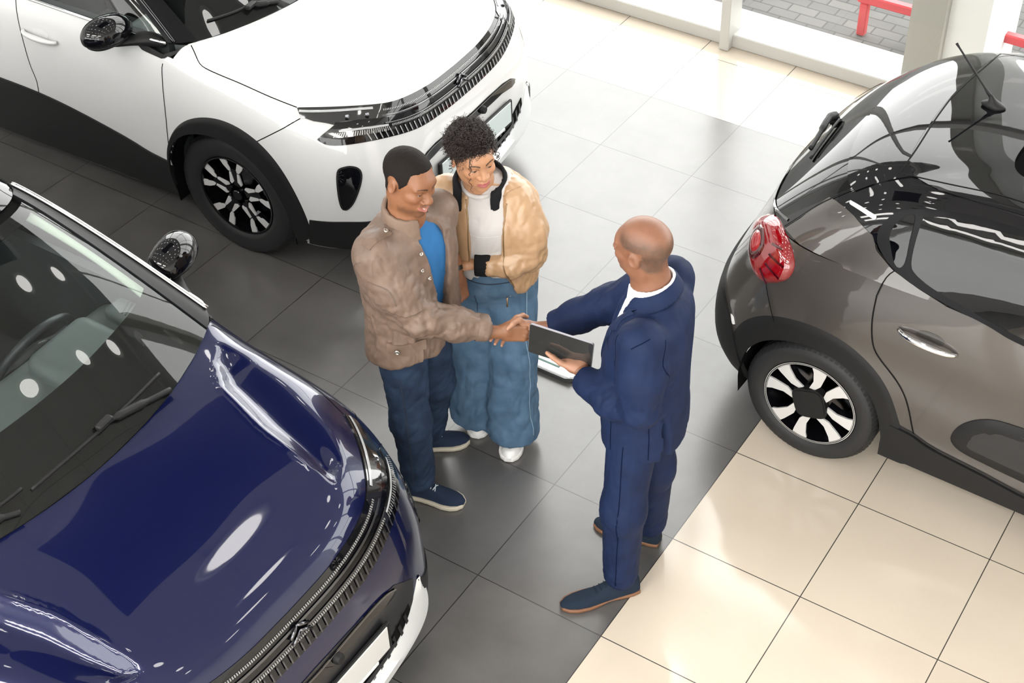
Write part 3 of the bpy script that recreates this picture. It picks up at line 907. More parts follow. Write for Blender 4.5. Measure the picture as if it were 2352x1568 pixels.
def clean(o, dist=1e-4, ang=None):
    bm = bmesh.new(); bm.from_mesh(o.data)
    bmesh.ops.remove_doubles(bm, verts=bm.verts, dist=dist)
    bmesh.ops.recalc_face_normals(bm, faces=bm.faces)
    bm.to_mesh(o.data); bm.free()
    o.data.polygons.foreach_set('use_smooth', [True]*len(o.data.polygons))
    return sharp(o, ang) if ang else o

def my(P): return [(p[0], -p[1], p[2]) for p in P]
def shell_slice(name, G, i0, i1, j0, j1, mat, parent, both=True, out=0.0, thick=0.012):
    """piece of the greenhouse net, with some thickness; both = mirror copy as the same sheet across the car"""
    S = G[i0:i1+1, j0:j1+1]
    n, m = S.shape[:2]
    du = np.gradient(S, axis=0); dv = np.gradient(S, axis=1)
    N = np.cross(du, dv); N /= np.linalg.norm(N, axis=2)[..., None] + 1e-9
    ref = S - np.array([np.clip(S[..., 0].mean(), -3, 3), 0, 0.9])
    if (N*ref).sum() < 0: N = -N
    O = S + N*out; I = S + N*(out - thick)
    V = np.vstack([O.reshape(-1, 3), I.reshape(-1, 3)]); k = n*m
    F = grid_faces(n, m); F = F + [tuple(i + k for i in f[::-1]) for f in F]
    rim = [(i, 0) for i in range(n)] + [(n-1, j) for j in range(1, m)] + [(i, m-1) for i in range(n-2, -1, -1)] + [(0, j) for j in range(m-2, 0, -1)]
    ids = [a*m + b for a, b in rim]
    for a, b in zip(ids, ids[1:] + ids[:1]): F.append((b, a, a+k, b+k))
    if both: V, F = both_sides(V, F)
    o = mesh_obj(name, V, F, mat, parent)
    return clean(o, 2e-4, 40)

# outlines read off the body (car frame, left side)
HT = [(.432,.783,.983),(.532,.718,.981),(.627,.639,.972),(.72,.54,.958),(.775,.42,.940),(.803,.244,.925),(.810,.12,.920),(.812,0,.918)]
HL = [(.559,.82,.865),(.600,.808,.842),(.656,.774,.835),(.733,.704,.835),(.80,.575,.815),(.85,.40,.782),(.866,.236,.772),(.871,.12,.769),(.872,0,.768)]
NOTCH = [(.432,.783,.983),(.463,.803,.952),(.525,.785,.936),(.579,.757,.927),(.612,.742,.918),(.600,.765,.905),(.559,.82,.865)]
def tl(f, n=60, y0=0.0, y1=9):
    """curve between bonnet edge (f=0) and lower grille edge (f=1), from outer end to the centre"""
    A = resample(smooth_line(HT, 40), n); B = resample(smooth_line(HL, 40), n)
    C = A + (B - A)*f
    return np.array([p for p in C if y0 <= p[1] <= y1])

def lamp_front(parent, sk, sg):
    """one headlamp: two stacked arms with light guides behind a clear lens"""
    sd = (lambda P: my(P)) if sg < 0 else (lambda P: [tuple(p) for p in P])
    up = list(tl(.02, 60, .50)) ; lo = [p for p in tl(.42, 60, .50) if p[1] < .735]
    poly = [tuple(p) for p in up] + [tuple(p) for p in lo[::-1]] + NOTCH[4:0:-1]
    h = patch_obj('headlamp', sk, sd(poly), M['dark_lamp'], parent, out=.006, cell=.02)
    c = tl(.12, 60, .56); grid_obj('light_guide', [ribbon(sk, sd(c), .012, .0085)], M['drl'], h)
    for y in (.60, .67):
        for f in (.30,):
            mb = MB()
            p = min(tl(f, 80), key=lambda q: abs(q[1]-y)); q, n = sk.near(p)
            mb.box((q[0]-.004, q[1]*sg, q[2]), (.022, .045, .020), rz=-.55*sg, ch=.004)
            mb.build('lamp_lens', M['dark_chrome'], h, ang=30)
    lw = list(tl(.60, 60, .52)); lb = list(tl(.80, 60, .52))
    poly2 = [NOTCH[5]] + [tuple(p) for p in lw if p[1] < .735] + [tuple(p) for p in lb[::-1] if p[1] < .80] + [(.562,.815,.868)]
    g = patch_obj('fog_lamp_arm', sk, sd(poly2), M['dark_lamp'], parent, out=.006, cell=.02)
    c = [p for p in tl(.64, 60, .54) if p[1] < .745]; grid_obj('light_guide', [ribbon(sk, sd(c), .010, .0085)], M['drl'], g)
    # fins
    A = [p for p in tl(.68, 90, .55) if p[1] < .755]; B = [p for p in tl(.79, 90, .55) if p[1] < .77]
    A = resample(A, 26); B = resample(B, 26)
    grid_obj('lamp_fins', [ribbon(sk, sd([a, .5*(a+b), b]), .0045, .009, n=4) for a, b in zip(A, B)], M['bead'], g)

M['dark_lamp'] = principled('dark_lamp_housing', (0.012, 0.012, 0.013), 0.08, coat=1.0)
M['drl'] = principled('light_guide_plastic', (0.36, 0.37, 0.38), 0.15, coat=0.6)

def build_c5(label, paint, loc, rz, blue):
    D = c5_data(); sk = D['skin']; gs = D['gskin']; G = D['G']
    car = thing('suv_car', label, 'car', loc, rz)
    body = clean(mesh_obj('body', D['V'], D['Fc'], paint, car))
    tag(MB().box((-1.4, 0, .27), (3.9, 1.5, .10), ch=.03).build('underbody', M['dark_void'], car), None)
    for sg in (1, -1):
        L = (lambda P: my(P)) if sg < 0 else (lambda P: [tuple(p) for p in P])
        wheel(car, 'front_wheel', 0, .872*sg, .354, .354, .225, .232, 'hex', sg)
        wheel(car, 'rear_wheel', REAR_X, .872*sg, .354, .354, .225, .232, 'hex', sg)
        for dx, nm in ((0, 'front_arch_cladding'), (REAR_X, 'rear_arch_cladding')):
            A = [(x+dx, .91*sg, z) for x, z in smooth_line(C5_ARCH_OUT, 60)]; B = [(x+dx, .91*sg, z) for x, z in smooth_line(C5_ARCH_IN, 60)]
            R = []
            for a, b in zip(A, B):
                row = []
                for f in np.linspace(0, 1, 7):
                    x, z = a[0]+(b[0]-a[0])*f, a[2]+(b[2]-a[2])*f
                    h = sk.side(x, max(z, .245), sg)
                    y = abs(h[0][1]) if h is not None else .9
                    row.append((x, (y + .012*min(1, f*5+.05))*sg, z))
                R.append([(a[0], row[0][1]-.012*sg, a[2])] + row + [(row[-1][0], row[-1][1]-.03*sg, row[-1][2])])
            grid_obj(nm, [np.array(R)], M['matt_black'], car, ang=40)
            # wheel housing
            W = [[(x+dx, yy*sg, z) for yy in (.90, .62)] for x, z in resample(C5_ARCH_IN, 30)]
            grid_obj('wheel_housing', [np.array(W)], M['dark_void'], car)
            MB().box((dx, .60*sg, .5), (.8, .02, .6)).build('wheel_housing_wall', M['dark_void'], car)
        # flank cladding
        top = [(-.372,.917,.483),(-.506,.915,.501),(-.614,.917,.533),(-.895,.92,.592),(-1.186,.923,.632),(-1.5,.925,.643),(-1.9,.925,.63),(-2.22,.925,.56),(-2.36,.92,.50)]
        bot = [(x, .88, .235) for x, y, z in top]
        grid_obj('sill_cladding', [band(sk, L(smooth_line(top, 50)), L(resample(bot, 50)), 50, 8, .010)], M['matt_black'], car, ang=50)
        ft = [(.505,.893,.414),(.612,.861,.421),(.708,.81,.422),(.802,.723,.416),(.850,.64,.46),(.866,.592,.505)]
        fbm = [(.47,.88,.245),(.58,.85,.245),(.66,.815,.24),(.76,.735,.24),(.815,.665,.238),(.845,.60,.238)]
        grid_obj('bumper_valance', [band(sk, L(smooth_line(ft, 30)), L(smooth_line(fbm, 30)), 30, 7, .006)], M['matt_black'], car, ang=50)
        fog = [(.701,.782,.734),(.736,.757,.72),(.750,.757,.665),(.728,.793,.563),(.704,.814,.515),(.675,.833,.508),(.664,.836,.606),(.661,.822,.699),(.672,.807,.727)]
        fp = patch_obj('air_intake', sk, L(smooth_line(fog + fog[:1], 40)[:-1]), M['gloss_black'], car, out=.003, cell=.025)
        lf = smooth_line(fog + fog[:1], 48)
        grid_obj('intake_rim', [ribbon(sk, L(lf), .010, .0055, n=48)], M['matt_black'], fp)
        # panel gaps
        shut = [(-.185,.783,1.143),(-.150,.803,1.118),(-.115,.820,1.085),(-.060,.824,1.065),(.05,.822,1.052),(.149,.818,1.04),(.296,.809,1.015),(.432,.783,.984)]
        gaps = [smooth_line(shut, 60), [(.466,.808,.946),(.403,.869,.904),(.29,.91,.829),(.235,.92,.79)],
                smooth_line([(-.300,.885,1.06),(-.303,.89,1.027),(-.301,.924,.847),(-.321,.93,.664),(-.349,.919,.495)], 30),
                smooth_line([(-1.25,.865,1.17),(-1.247,.889,1.126),(-1.23,.92,.972),(-1.219,.929,.8),(-1.205,.928,.713),(-1.222,.922,.624),(-1.24,.908,.48)], 30),
                smooth_line([(-2.38,.87,1.18),(-2.36,.90,1.05),(-2.28,.93,.90),(-2.16,.93,.72),(-2.12,.925,.6)], 30)]
        for g in gaps: grid_obj('panel_gap', [ribbon(sk, L(g), .005, .0012)], M['gap'], car)
        # door handles
        for hx in (-1.09, -2.05):
            hz = 1.005
            h = sk.side(hx, hz, sg); y = h[0][1]
            mb = MB(); rec = []
            P = [(hx-.115, y+.008*sg, hz+.004), (hx-.08, y+.030*sg, hz+.002), (hx, y+.036*sg, hz), (hx+.08, y+.030*sg, hz-.002), (hx+.115, y+.006*sg, hz-.006)]
            mb.tube(smooth_line(P, 20), [.010+.006*math.sin(PI*i/19) for i in range(20)], 10)
            ho = mb.build('door_handle', paint, car, smooth=True)
            cup = [(hx + .055*math.cos(a), y, hz + .012 + .026*math.sin(a)) for a in np.linspace(0, 2*PI, 24, endpoint=False)]
            patch_obj('handle_recess', sk, cup, M['dark_void'] if blue else M['grey_recess'], ho, out=.0015, cell=.02)
        lamp_front(car, sk, sg)
        # greenhouse glass side
    n, m = G.shape[:2]
    g8 = lambda k: int(round(k*8))
    # windscreen: both halves as one sheet
    def sheet(name, i0, i1, j0, j1, mat, out=0.0, thick=.01):
        S = G[i0:i1+1, j0:j1+1]; S = np.concatenate([mirror_y(S[:, :0:-1]), S], 1) if j0 == 0 else np.concatenate([S, mirror_y(S[:, -2::-1])], 1)
        o = shell_slice(name, S, 0, S.shape[0]-1, 0, S.shape[1]-1, mat, car, both=False, out=out, thick=thick)
        return o
    ws = sheet('windscreen', 0, 15, 0, g8(3.72), M['glass_car'], .004, .006)
    # dark ceramic border under the glass
    S = G[0:6, 0:g8(3.72)+1]; S = np.concatenate([mirror_y(S[:, :0:-1]), S], 1)
    shell_slice('windscreen_border', S, 0, 5, 0, S.shape[1]-1, M['frit'], ws, both=False, out=-.012, thick=.004)
    S = G[14:17, 0:g8(3.72)+1]; S = np.concatenate([mirror_y(S[:, :0:-1]), S], 1)
    shell_slice('windscreen_top_border', S, 0, 2, 0, S.shape[1]-1, M['frit'], ws, both=False, out=-.012, thick=.004)
    roofm = paint if not blue else M['gloss_black']
    R1 = np.concatenate([mirror_y(G[16:, :0:-1]), G[16:]], 1)
    shell_slice('roof', R1, 0, R1.shape[0]-1, 0, R1.shape[1]-1, roofm, car, both=False, out=.004, thick=.02)
    sheet('rear_window', 1, 14, g8(11.4), m-1, M['glass_privacy'])
    for sg in (1, -1):
        Gs = G if sg > 0 else mirror_y(G)
        L = (lambda P: my(P)) if sg < 0 else (lambda P: [tuple(p) for p in P])
        shell_slice('windscreen_pillar', Gs, 0, 16, g8(3.70), g8(4.75), M['pillar_black'], car, both=False, out=.010, thick=.03)
        shell_slice('side_window', Gs, 1, 14, g8(4.7), g8(6.95), M['glass_car'], car, both=False)
        shell_slice('rear_side_window', Gs, 1, 14, g8(7.15), g8(9.2), M['glass_privacy'], car, both=False)
        shell_slice('door_pillar', Gs, 0, 16, g8(6.9), g8(7.2), M['gloss_black'], car, both=False, out=.004, thick=.03)
        shell_slice('rear_pillar', Gs, 0, 16, g8(9.15), g8(11.45), paint, car, both=False, out=.004, thick=.03)
        # light-catching trim along the pillar and under the windows
        for (c0, wd, mt, nm) in ((4.55, .016, M['chrome'] if blue else M['gloss_black'], 'pillar_trim'),):
            P = [nat_spline(Gs[r], [g8(c0)], axis=0)[0] for r in range(0, 17)]
            if sg > 0 or True:
                mb = MB(); mb.tube(smooth_line(np.array(P) + np.array([0, .012*sg, .012]), 40), wd*.62, 8); mb.build(nm, mt, car, smooth=True)
        belt = [Gs[0, j] + np.array([0, .012*sg, .004]) for j in range(g8(4.75), g8(9.4), 2)]
        MB().tube(belt, .009, 8).build('belt_trim', M['chrome'], car, smooth=True)
        tri = [(-.20,.79,1.15),(-.30,.868,1.075),(-.42,.885,1.10),(-.50,.875,1.155),(-.36,.86,1.165)]
        patch_obj('mirror_base_panel', sk, L(tri), M['matt_black'], car, out=.006, cell=.03)
        # door mirror
        t = bpy.data.objects.new('door_mirror', None); COL.objects.link(t); t.parent = car
        c = (-.545, .965*sg, 1.20)
        Rz = np.array(Euler((0, 0, .22*sg)).to_matrix())
        def fm(P):
            q = (P - np.array(c)) @ Rz; q[:, 1] *= sg
            d = s_ell(q, (.0, .0, .0), (.088, .135, .085))
            d = smin(d, s_cone_e(q, (.0, -.055, -.006), (-.01, .055, .004), .074, .060, 1.1, (1, 0, 0)), .02)
            d = smax(d, -.060 - q[:, 2] - .15*q[:, 1], .02)
            return smax(d, -.048 - q[:, 0], .012)
        lo, hi = np.array(c) - .2, np.array(c) + .2
        sdf_obj('mirror_cap', lambda P: smax(fm(P), (c[2]-.028) - P[:, 2], .006), lo, hi, .009, M['gloss_black'], t, 1)
        sdf_obj('mirror_housing', lambda P: smax(fm(P)+.003, P[:, 2] - (c[2]-.030), .004), lo, hi, .009, M['matt_black'], t, 1)
        sdf_obj('mirror_stalk', lambda P: smin(s_cone_e(P, (-.40, .84*sg, 1.15), (-.53, .93*sg, 1.135), .045, .035, 1.8, (0, 0, 1)), s_cone(P, (-.33, .83*sg, 1.14), (-.44, .85*sg, 1.14), .028, .03), .03), np.array((-.65, min(.75*sg, 1.05*sg), 1.04)), np.array((-.25, max(.75*sg, 1.05*sg), 1.25)), .009, M['matt_black'], t, 1)
        MB().box((c[0]-.046, c[1]-.01*sg, c[2]+.0), (.006, .16, .09), rz=.22*sg, ch=.002).build('mirror_glass', M['chrome'], t)
    # grille, from lamp to lamp
    poly = [tuple(p) for p in smooth_line(HT, 40)] + my([tuple(p) for p in smooth_line(HT, 40)])[-2::-1]
    poly = poly + my(NOTCH)[1:-1] + my([tuple(p) for p in smooth_line(HL, 40)]) + [tuple(p) for p in smooth_line(HL, 40)][-2::-1] + NOTCH[-2:0:-1]
    gr = patch_obj('grille', sk, poly, M['gloss_black'], car, out=.0025, cell=.022)
    for f, w_, nm in ((.20, .013, 'bead_strip'), (.66, .011, 'bead_strip')):
        C = tl(f, 200, 0, .54); C = np.vstack([C, np.array(my(C))[-2::-1]]); C = resample(C, 120)
        R, N = drape(sk, C, .006)
        mb = MB()
        for i in range(1, 119):
            T_ = R[i+1] - R[i-1]; T_ /= np.linalg.norm(T_); B_ = np.cross(N[i], T_)
            a = .0034
            P = []
            for (s1, s2, h_) in ((-1, -1, 0), (1, -1, 0), (1, 1, 0), (-1, 1, 0), (-.6, -.6, 1), (.6, -.6, 1), (.6, .6, 1), (-.6, .6, 1)):
                P.append(R[i] + T_*a*s1*.8 + B_*a*s2*1.7 + N[i]*(.004*h_ - .002))
            mb.add(P, [(4, 5, 6, 7), (0, 1, 5, 4), (1, 2, 6, 5), (2, 3, 7, 6), (3, 0, 4, 7)])
        o = mb.build(nm, M['bead'], gr)
    # step bar between the strips and lower slats
    for f, w_ in ((.36, .010), (.58, .007)):
        C = tl(f, 100, 0, .56); C = np.vstack([C, np.array(my(C))[-2::-1]])
        grid_obj('grille_bar', [ribbon(sk, C, w_, .007)], M['gloss_bar'], gr)
    A = tl(.74, 120, 0, .66); B = tl(.975, 120, 0, .66)
    A = np.vstack([A, np.array(my(A))[-2::-1]]); B = np.vstack([B, np.array(my(B))[-2::-1]])
    A = resample(A, 46); B = resample(B, 46)
    for a, b in zip(A, B): grid_obj('grille_slat', [ribbon(sk, [a, .5*(a+b), b], .006, .008, n=4)], M['bead'] if not blue else M['slat'], gr)
    # double chevron badge
    mb = MB()
    for dz in (.0, -.026):
        for s_ in (1, -1):
            P = [(.845, 0, .875+dz), (.845, s_*.045, .845+dz)]
            q0, n0 = sk.near(P[0]); q1, n1 = sk.near(P[1])
            mb.tube([q0 + n0*.012, .5*(q0+q1) + n0*.013, q1 + n1*.011], .007, 6)
    mb.build('chevron_badge', M['dark_chrome'], gr, smooth=True)
    # bumper slot, number plate, lower grille, silver lip
    if blue:
        cp = [(.885,.443,.640),(.890,.35,.655),(.893,.176,.675),(.893,0,.68)]
        lw_ = [(.880,.535,.45),(.887,.46,.38),(.889,.346,.322),(.89,.2,.292),(.90,0,.285)]
        poly = cp + my(cp)[-2::-1] + my([(.872,.56,.55)] + lw_) + lw_[-2::-1] + [(.872,.56,.55)]
        patch_obj('bumper_centre', sk, poly, M['satin_black'], car, out=.003, cell=.03)
    sl = [(.886,.440,.628),(.889,.40,.650),(.89,.317,.664),(.895,.167,.668),(.90,0,.664)]
    sb = [(.889,.440,.605),(.893,.40,.600),(.897,.293,.618),(.905,0,.620)]
    poly = sl + my(sl)[-2::-1] + my(sb) + sb[-2::-1]
    so = patch_obj('bumper_slot', sk, poly, M['gloss_black'], car, out=.0055, cell=.02)
    slr = smooth_line(sl, 24); slr = np.vstack([slr, np.array(my(slr))[-2::-1]])
    grid_obj('slot_trim', [ribbon(sk, slr + np.array([0, 0, -.006]), .006, .010)], M['gloss_bar'], so)
    MB().lathe([(.001, .012), (.018, .012), (.022, .0), (.022, -.03)], 20, 'x', (.915, .09, .635)).build('parking_camera', M['matt_black'], car, ang=30)
    lg_t = [(.880,.500,.475),(.889,.44,.455),(.896,.36,.412),(.905,.2,.408),(.907,0,.408)]
    lg_b = [(.882,.510,.425),(.886,.44,.362),(.889,.346,.318),(.89,.2,.290),(.90,0,.284)]
    poly = lg_t + my(lg_t)[-2::-1] + my(lg_b) + lg_b[-2::-1]
    lgr = patch_obj('lower_grille', sk, poly, M['dark_void'], car, out=.004, cell=.025)
    ribs = []
    At = np.vstack([resample(lg_t, 30), np.array(my(resample(lg_t, 30)))[-2::-1]]); Ab = np.vstack([resample(lg_b, 30), np.array(my(resample(lg_b, 30)))[-2::-1]])
    At = resample(At, 24); Ab = resample(Ab, 24)
    grid_obj('lower_grille_ribs', [ribbon(sk, [a, .5*(a+b), b], .016, .010, n=4) for a, b in zip(At[1:-1], Ab[1:-1])], M['gloss_black'], lgr)
    lb_ = smooth_line([.5*(np.array(a)+b) for a, b in zip(At[3:-3], Ab[3:-3])], 40)
    grid_obj('lower_grille_bar', [ribbon(sk, lb_, .030, .014)], M['satin_black'], lgr)
    pl = bpy.data.objects.new('number_plate', None); COL.objects.link(pl); pl.parent = car
    MB().box((.921, 0, .487), (.016, .70, .150), ch=.004).build('plate_holder', M['matt_black'], pl, ang=30)
    MB().box((.929, 0, .494), (.008, .66, .122), ch=.002).build('plate_face', M['plate'] if blue else M['plate_light'], pl, ang=30)
    MB().box((.931, -.02, .425), (.008, .56, .016), ch=.002).build('plate_strip', M['silver_trim'], pl, ang=30)
    # silver lip
    O = [(.842,.622,.515),(.850,.648,.42),(.858,.650,.29),(.885,.545,.238),(.905,.36,.214),(.915,.18,.208),(.918,0,.207)]
    I = [(.868,.588,.508),(.886,.520,.43),(.892,.420,.337),(.895,.30,.306),(.90,.2,.292),(.904,.10,.286),(.906,0,.285)]
    O = np.array(smooth_line(O, 40)); I = np.array(smooth_line(I, 40))
    O = np.vstack([O, mirror_y(O)[-2::-1]]); I = np.vstack([I, mirror_y(I)[-2::-1]])
    Bk = O + np.array([-.10, 0, -.005]); Bk[:, 1] *= .97
    Mid = .5*(O+I) + np.array([.014, 0, 0]); Ib = I + np.array([-.02, 0, .004])
    grid_obj('silver_lip', [np.stack([Ib, I, Mid, O, Bk], 1)], M['silver_trim'], car, ang=28)
    # wipers
    def wiper(pts, nm, arm):
        w_ = bpy.data.objects.new(nm, None); COL.objects.link(w_); w_.parent = car
        P = []
        for x, y in pts:
            h = gs.top(x, y); z = h[0][2] if h is not None else 1.16
            P.append((x, y, max(z, 1.145) + .014))
        MB().tube(smooth_line(P, 30), .0065, 6).build('wiper_blade', M['matt_black'], w_, smooth=True)
        Q = []
        for (x, y, dz) in arm:
            h = gs.top(x, y); z = h[0][2] if h is not None else 1.15
            Q.append((x, y, max(z, 1.145) + dz))
        q = smooth_line(Q, 24)
        MB().tube(q, [.011]*8 + [.016]*8 + [.009]*8, 6).build('wiper_arm', M['matt_black'], w_, smooth=True)
        MB().box((Q[1][0], Q[1][1], Q[1][2]), (.03, .07, .022), rz=.1, ch=.005).build('blade_clip', M['matt_black'], w_, ang=30)
    wiper([(-.11,.44),(-.075,.15),(-.07,-.20)], 'wiper', [(-.045,.42,.016),(-.075,.14,.028),(-.075,.16,.024)])
    wiper([(-.09,-.22),(-.12,-.45),(-.19,-.64)], 'wiper', [(-.045,-.28,.016),(-.10,-.42,.028),(-.105,-.44,.024)])
    if True:
        cabin(car, blue)
    return car

M['grey_recess'] = principled('white_paint_in_recess', (0.60, 0.60, 0.60), 0.4, coat=.5)
M['bead'] = principled('grey_bead', (0.36, 0.36, 0.36), 0.25, metal=.6)
M['slat'] = principled('dark_slat', (0.10, 0.10, 0.11), 0.2, metal=.7)
M['gloss_bar'] = principled('gloss_black_bar', (0.03, 0.03, 0.032), 0.15, coat=1.0)
M['satin_black'] = principled('satin_black', (0.012, 0.012, 0.014), 0.28)
M['plate_light'] = principled('pale_plate', (0.55, 0.62, 0.62), 0.25)
M['dash'] = principled('grey_green_dashboard_plastic', (0.095, 0.107, 0.104), 0.55)
M['frit'] = principled('windscreen_ceramic_black', (0.008, 0.008, 0.008), 0.9, spec=0.0)
M['pillar_black'] = principled('pillar_black', (0.006, 0.006, 0.007), 0.35, spec=0.12)
M['dash_dark'] = principled('dark_dashboard_plastic', (0.03, 0.035, 0.036), 0.55)
M['leather'] = principled('black_leather', (0.02, 0.022, 0.024), 0.45)
M['headliner'] = principled('pale_pillar_lining', (0.42, 0.46, 0.38), 0.7)
M['seat'] = principled('dark_seat_cloth', (0.018, 0.018, 0.02), 0.8)

def cabin(car, full):
    t = car
    def fd(P):
        d = s_box(P, (-.50, 0, .93), (.26, .78, .12), .06)
        d = smin(d, s_box(P, (-.36, 0, 1.00), (.15, .74, .04), .03), .04)
        return d
    dsh = sdf_obj('dashboard', fd, (-.85, -.85, .75), (-.15, .85, 1.14), .02, M['dash'], t, 2)
    def fb(P):
        R = np.array(Euler((0, .12, .06)).to_matrix())
        return s_box(P, (-.535, .445, 1.045), (.155, .165, .075), .055, R)
    sdf_obj('instrument_hood', fb, (-.75, .2, .92), (-.32, .68, 1.18), .012, M['dash'], dsh, 2)
    def fv(P): return s_box(P, (-.56, .715, 1.05), (.10, .055, .05), .025)
    v = sdf_obj('side_vent', fv, (-.7, .62, .97), (-.42, .80, 1.13), .010, M['dash'], dsh, 2)
    mb = MB()
    for k in range(5): mb.box((-.58 + .02*k, .715, 1.10), (.006, .07, .006), rz=.4)
    mb.build('vent_slats', M['dash_dark'], dsh)
    mb = MB()
    for k in range(34):
        y = .68 - k*.04
        mb.box((-.30 - .10*max(0, abs(y)-.3), y, 1.040), (.03, .012, .006))
    mb.build('defroster_slots', M['dash_dark'], dsh)
    # steering wheel
    s = bpy.data.objects.new('steering_wheel', None); COL.objects.link(s); s.parent = t
    s.location = (-.80, .42, .985); s.rotation_euler = (0, math.radians(-62), 0)
    an = np.linspace(0, 2*PI, 48, endpoint=False)
    MB().tube(np.c_[.185*np.cos(an), .185*np.sin(an), 0*an], .017, 10, closed=True).build('wheel_rim', M['leather'], s, smooth=True)
    sdf_obj('wheel_hub', lambda P: smin(s_ell(P, (0, 0, -.01), (.075, .085, .035)), smin(s_cone(P, (0, -.17, 0), (0, .17, 0), .016, .016), s_cone(P, (-.17, 0, 0), (0, 0, 0), .016, .02), .03), .03), (-.2, -.2, -.06), (.12, .2, .05), .01, M['leather'], s, 2)
    for y in (.40, -.40):
        st = bpy.data.objects.new('front_seat', None); COL.objects.link(st); st.parent = t
        sdf_obj('seat_cushion', lambda P: s_box(P, (-1.25, y, .62), (.26, .25, .11), .07), (-1.6, y-.3, .45), (-.9, y+.3, .8), .02, M['seat'], st, 2)
        R = np.array(Euler((0, -.35, 0)).to_matrix())
        sdf_obj('seat_back', lambda P: s_box(P, (-1.58, y, .98), (.09, .25, .36), .07, R), (-1.9, y-.3, .5), (-1.2, y+.3, 1.4), .025, M['seat'], st, 2)
        sdf_obj('head_rest', lambda P: s_box(P, (-1.73, y, 1.40), (.06, .14, .09), .05, R), (-1.9, y-.2, 1.25), (-1.55, y+.2, 1.55), .02, M['seat'], st, 2)
    MB().box((-1.4, 0, .45), (2.2, 1.5, .06)).build('cabin_floor', M['dark_void'], t)
    for sg in (1, -1):
        P = np.array([(-.30,.74*sg,1.13),(-.62,.69*sg,1.36),(-.95,.60*sg,1.545)])
        mb = MB(); mb.tube(smooth_line(P, 20), .030, 8); mb.build('pillar_lining', M['headliner'], t, smooth=True)
        MB().box((-1.4, .80*sg, .80), (2.2, .04, .68)).build('door_lining', M['dash_dark'], t)
# ================================================================ SMALL HATCHBACK seen from its rear right
H3 = [  # from tail centre round the corner along the flank to the nose; rows bottom -> belt
 [(-.575,0,.24),(-.635,0,.36),(-.65,0,.55),(-.61,0,.72),(-.535,0,.92),(-.47,0,1.085)],
 [(-.565,.30,.24),(-.625,.30,.36),(-.638,.30,.55),(-.60,.30,.72),(-.522,.30,.92),(-.455,.30,1.085)],
 [(-.535,.55,.25),(-.59,.56,.37),(-.60,.56,.55),(-.565,.56,.72),(-.475,.555,.92),(-.40,.55,1.085)],
 [(-.46,.71,.26),(-.515,.725,.38),(-.528,.73,.55),(-.49,.725,.72),(-.405,.705,.92),(-.325,.675,1.085)],
 [(-.32,.79,.27),(-.375,.81,.38),(-.39,.82,.55),(-.365,.82,.72),(-.315,.80,.92),(-.235,.755,1.09)],
 [(-.18,.84,.26),(-.20,.855,.38),(-.205,.865,.55),(-.20,.867,.72),(-.18,.855,.92),(-.12,.805,1.10)],
 [(0,.845,.24),(0,.865,.36),(0,.875,.55),(0,.877,.72),(0,.868,.92),(.02,.82,1.105)],
 [(.30,.845,.22),(.30,.865,.35),(.30,.872,.55),(.30,.872,.72),(.30,.862,.92),(.30,.822,1.105)],
 [(.80,.845,.22),(.80,.865,.35),(.80,.870,.55),(.80,.868,.72),(.80,.858,.90),(.80,.822,1.075)],
 [(1.4,.845,.22),(1.4,.865,.35),(1.4,.870,.55),(1.4,.866,.72),(1.4,.856,.89),(1.4,.822,1.04)],
 [(2.0,.845,.22),(2.0,.865,.35),(2.0,.870,.55),(2.0,.868,.72),(2.0,.855,.88),(2.0,.815,1.01)],
 [(2.54,.845,.22),(2.54,.862,.35),(2.54,.870,.55),(2.54,.868,.70),(2.54,.84,.84),(2.54,.77,.95)],
 [(2.95,.79,.22),(2.97,.81,.35),(2.98,.82,.52),(2.97,.81,.65),(2.94,.76,.78),(2.88,.68,.87)],
 [(3.20,.60,.22),(3.23,.62,.35),(3.25,.62,.52),(3.24,.61,.64),(3.20,.58,.75),(3.12,.52,.84)],
 [(3.31,.30,.22),(3.35,.31,.35),(3.37,.31,.52),(3.36,.31,.63),(3.31,.30,.74),(3.22,.28,.83)],
 [(3.34,0,.22),(3.38,0,.35),(3.40,0,.52),(3.39,0,.63),(3.34,0,.74),(3.25,0,.83)],
]
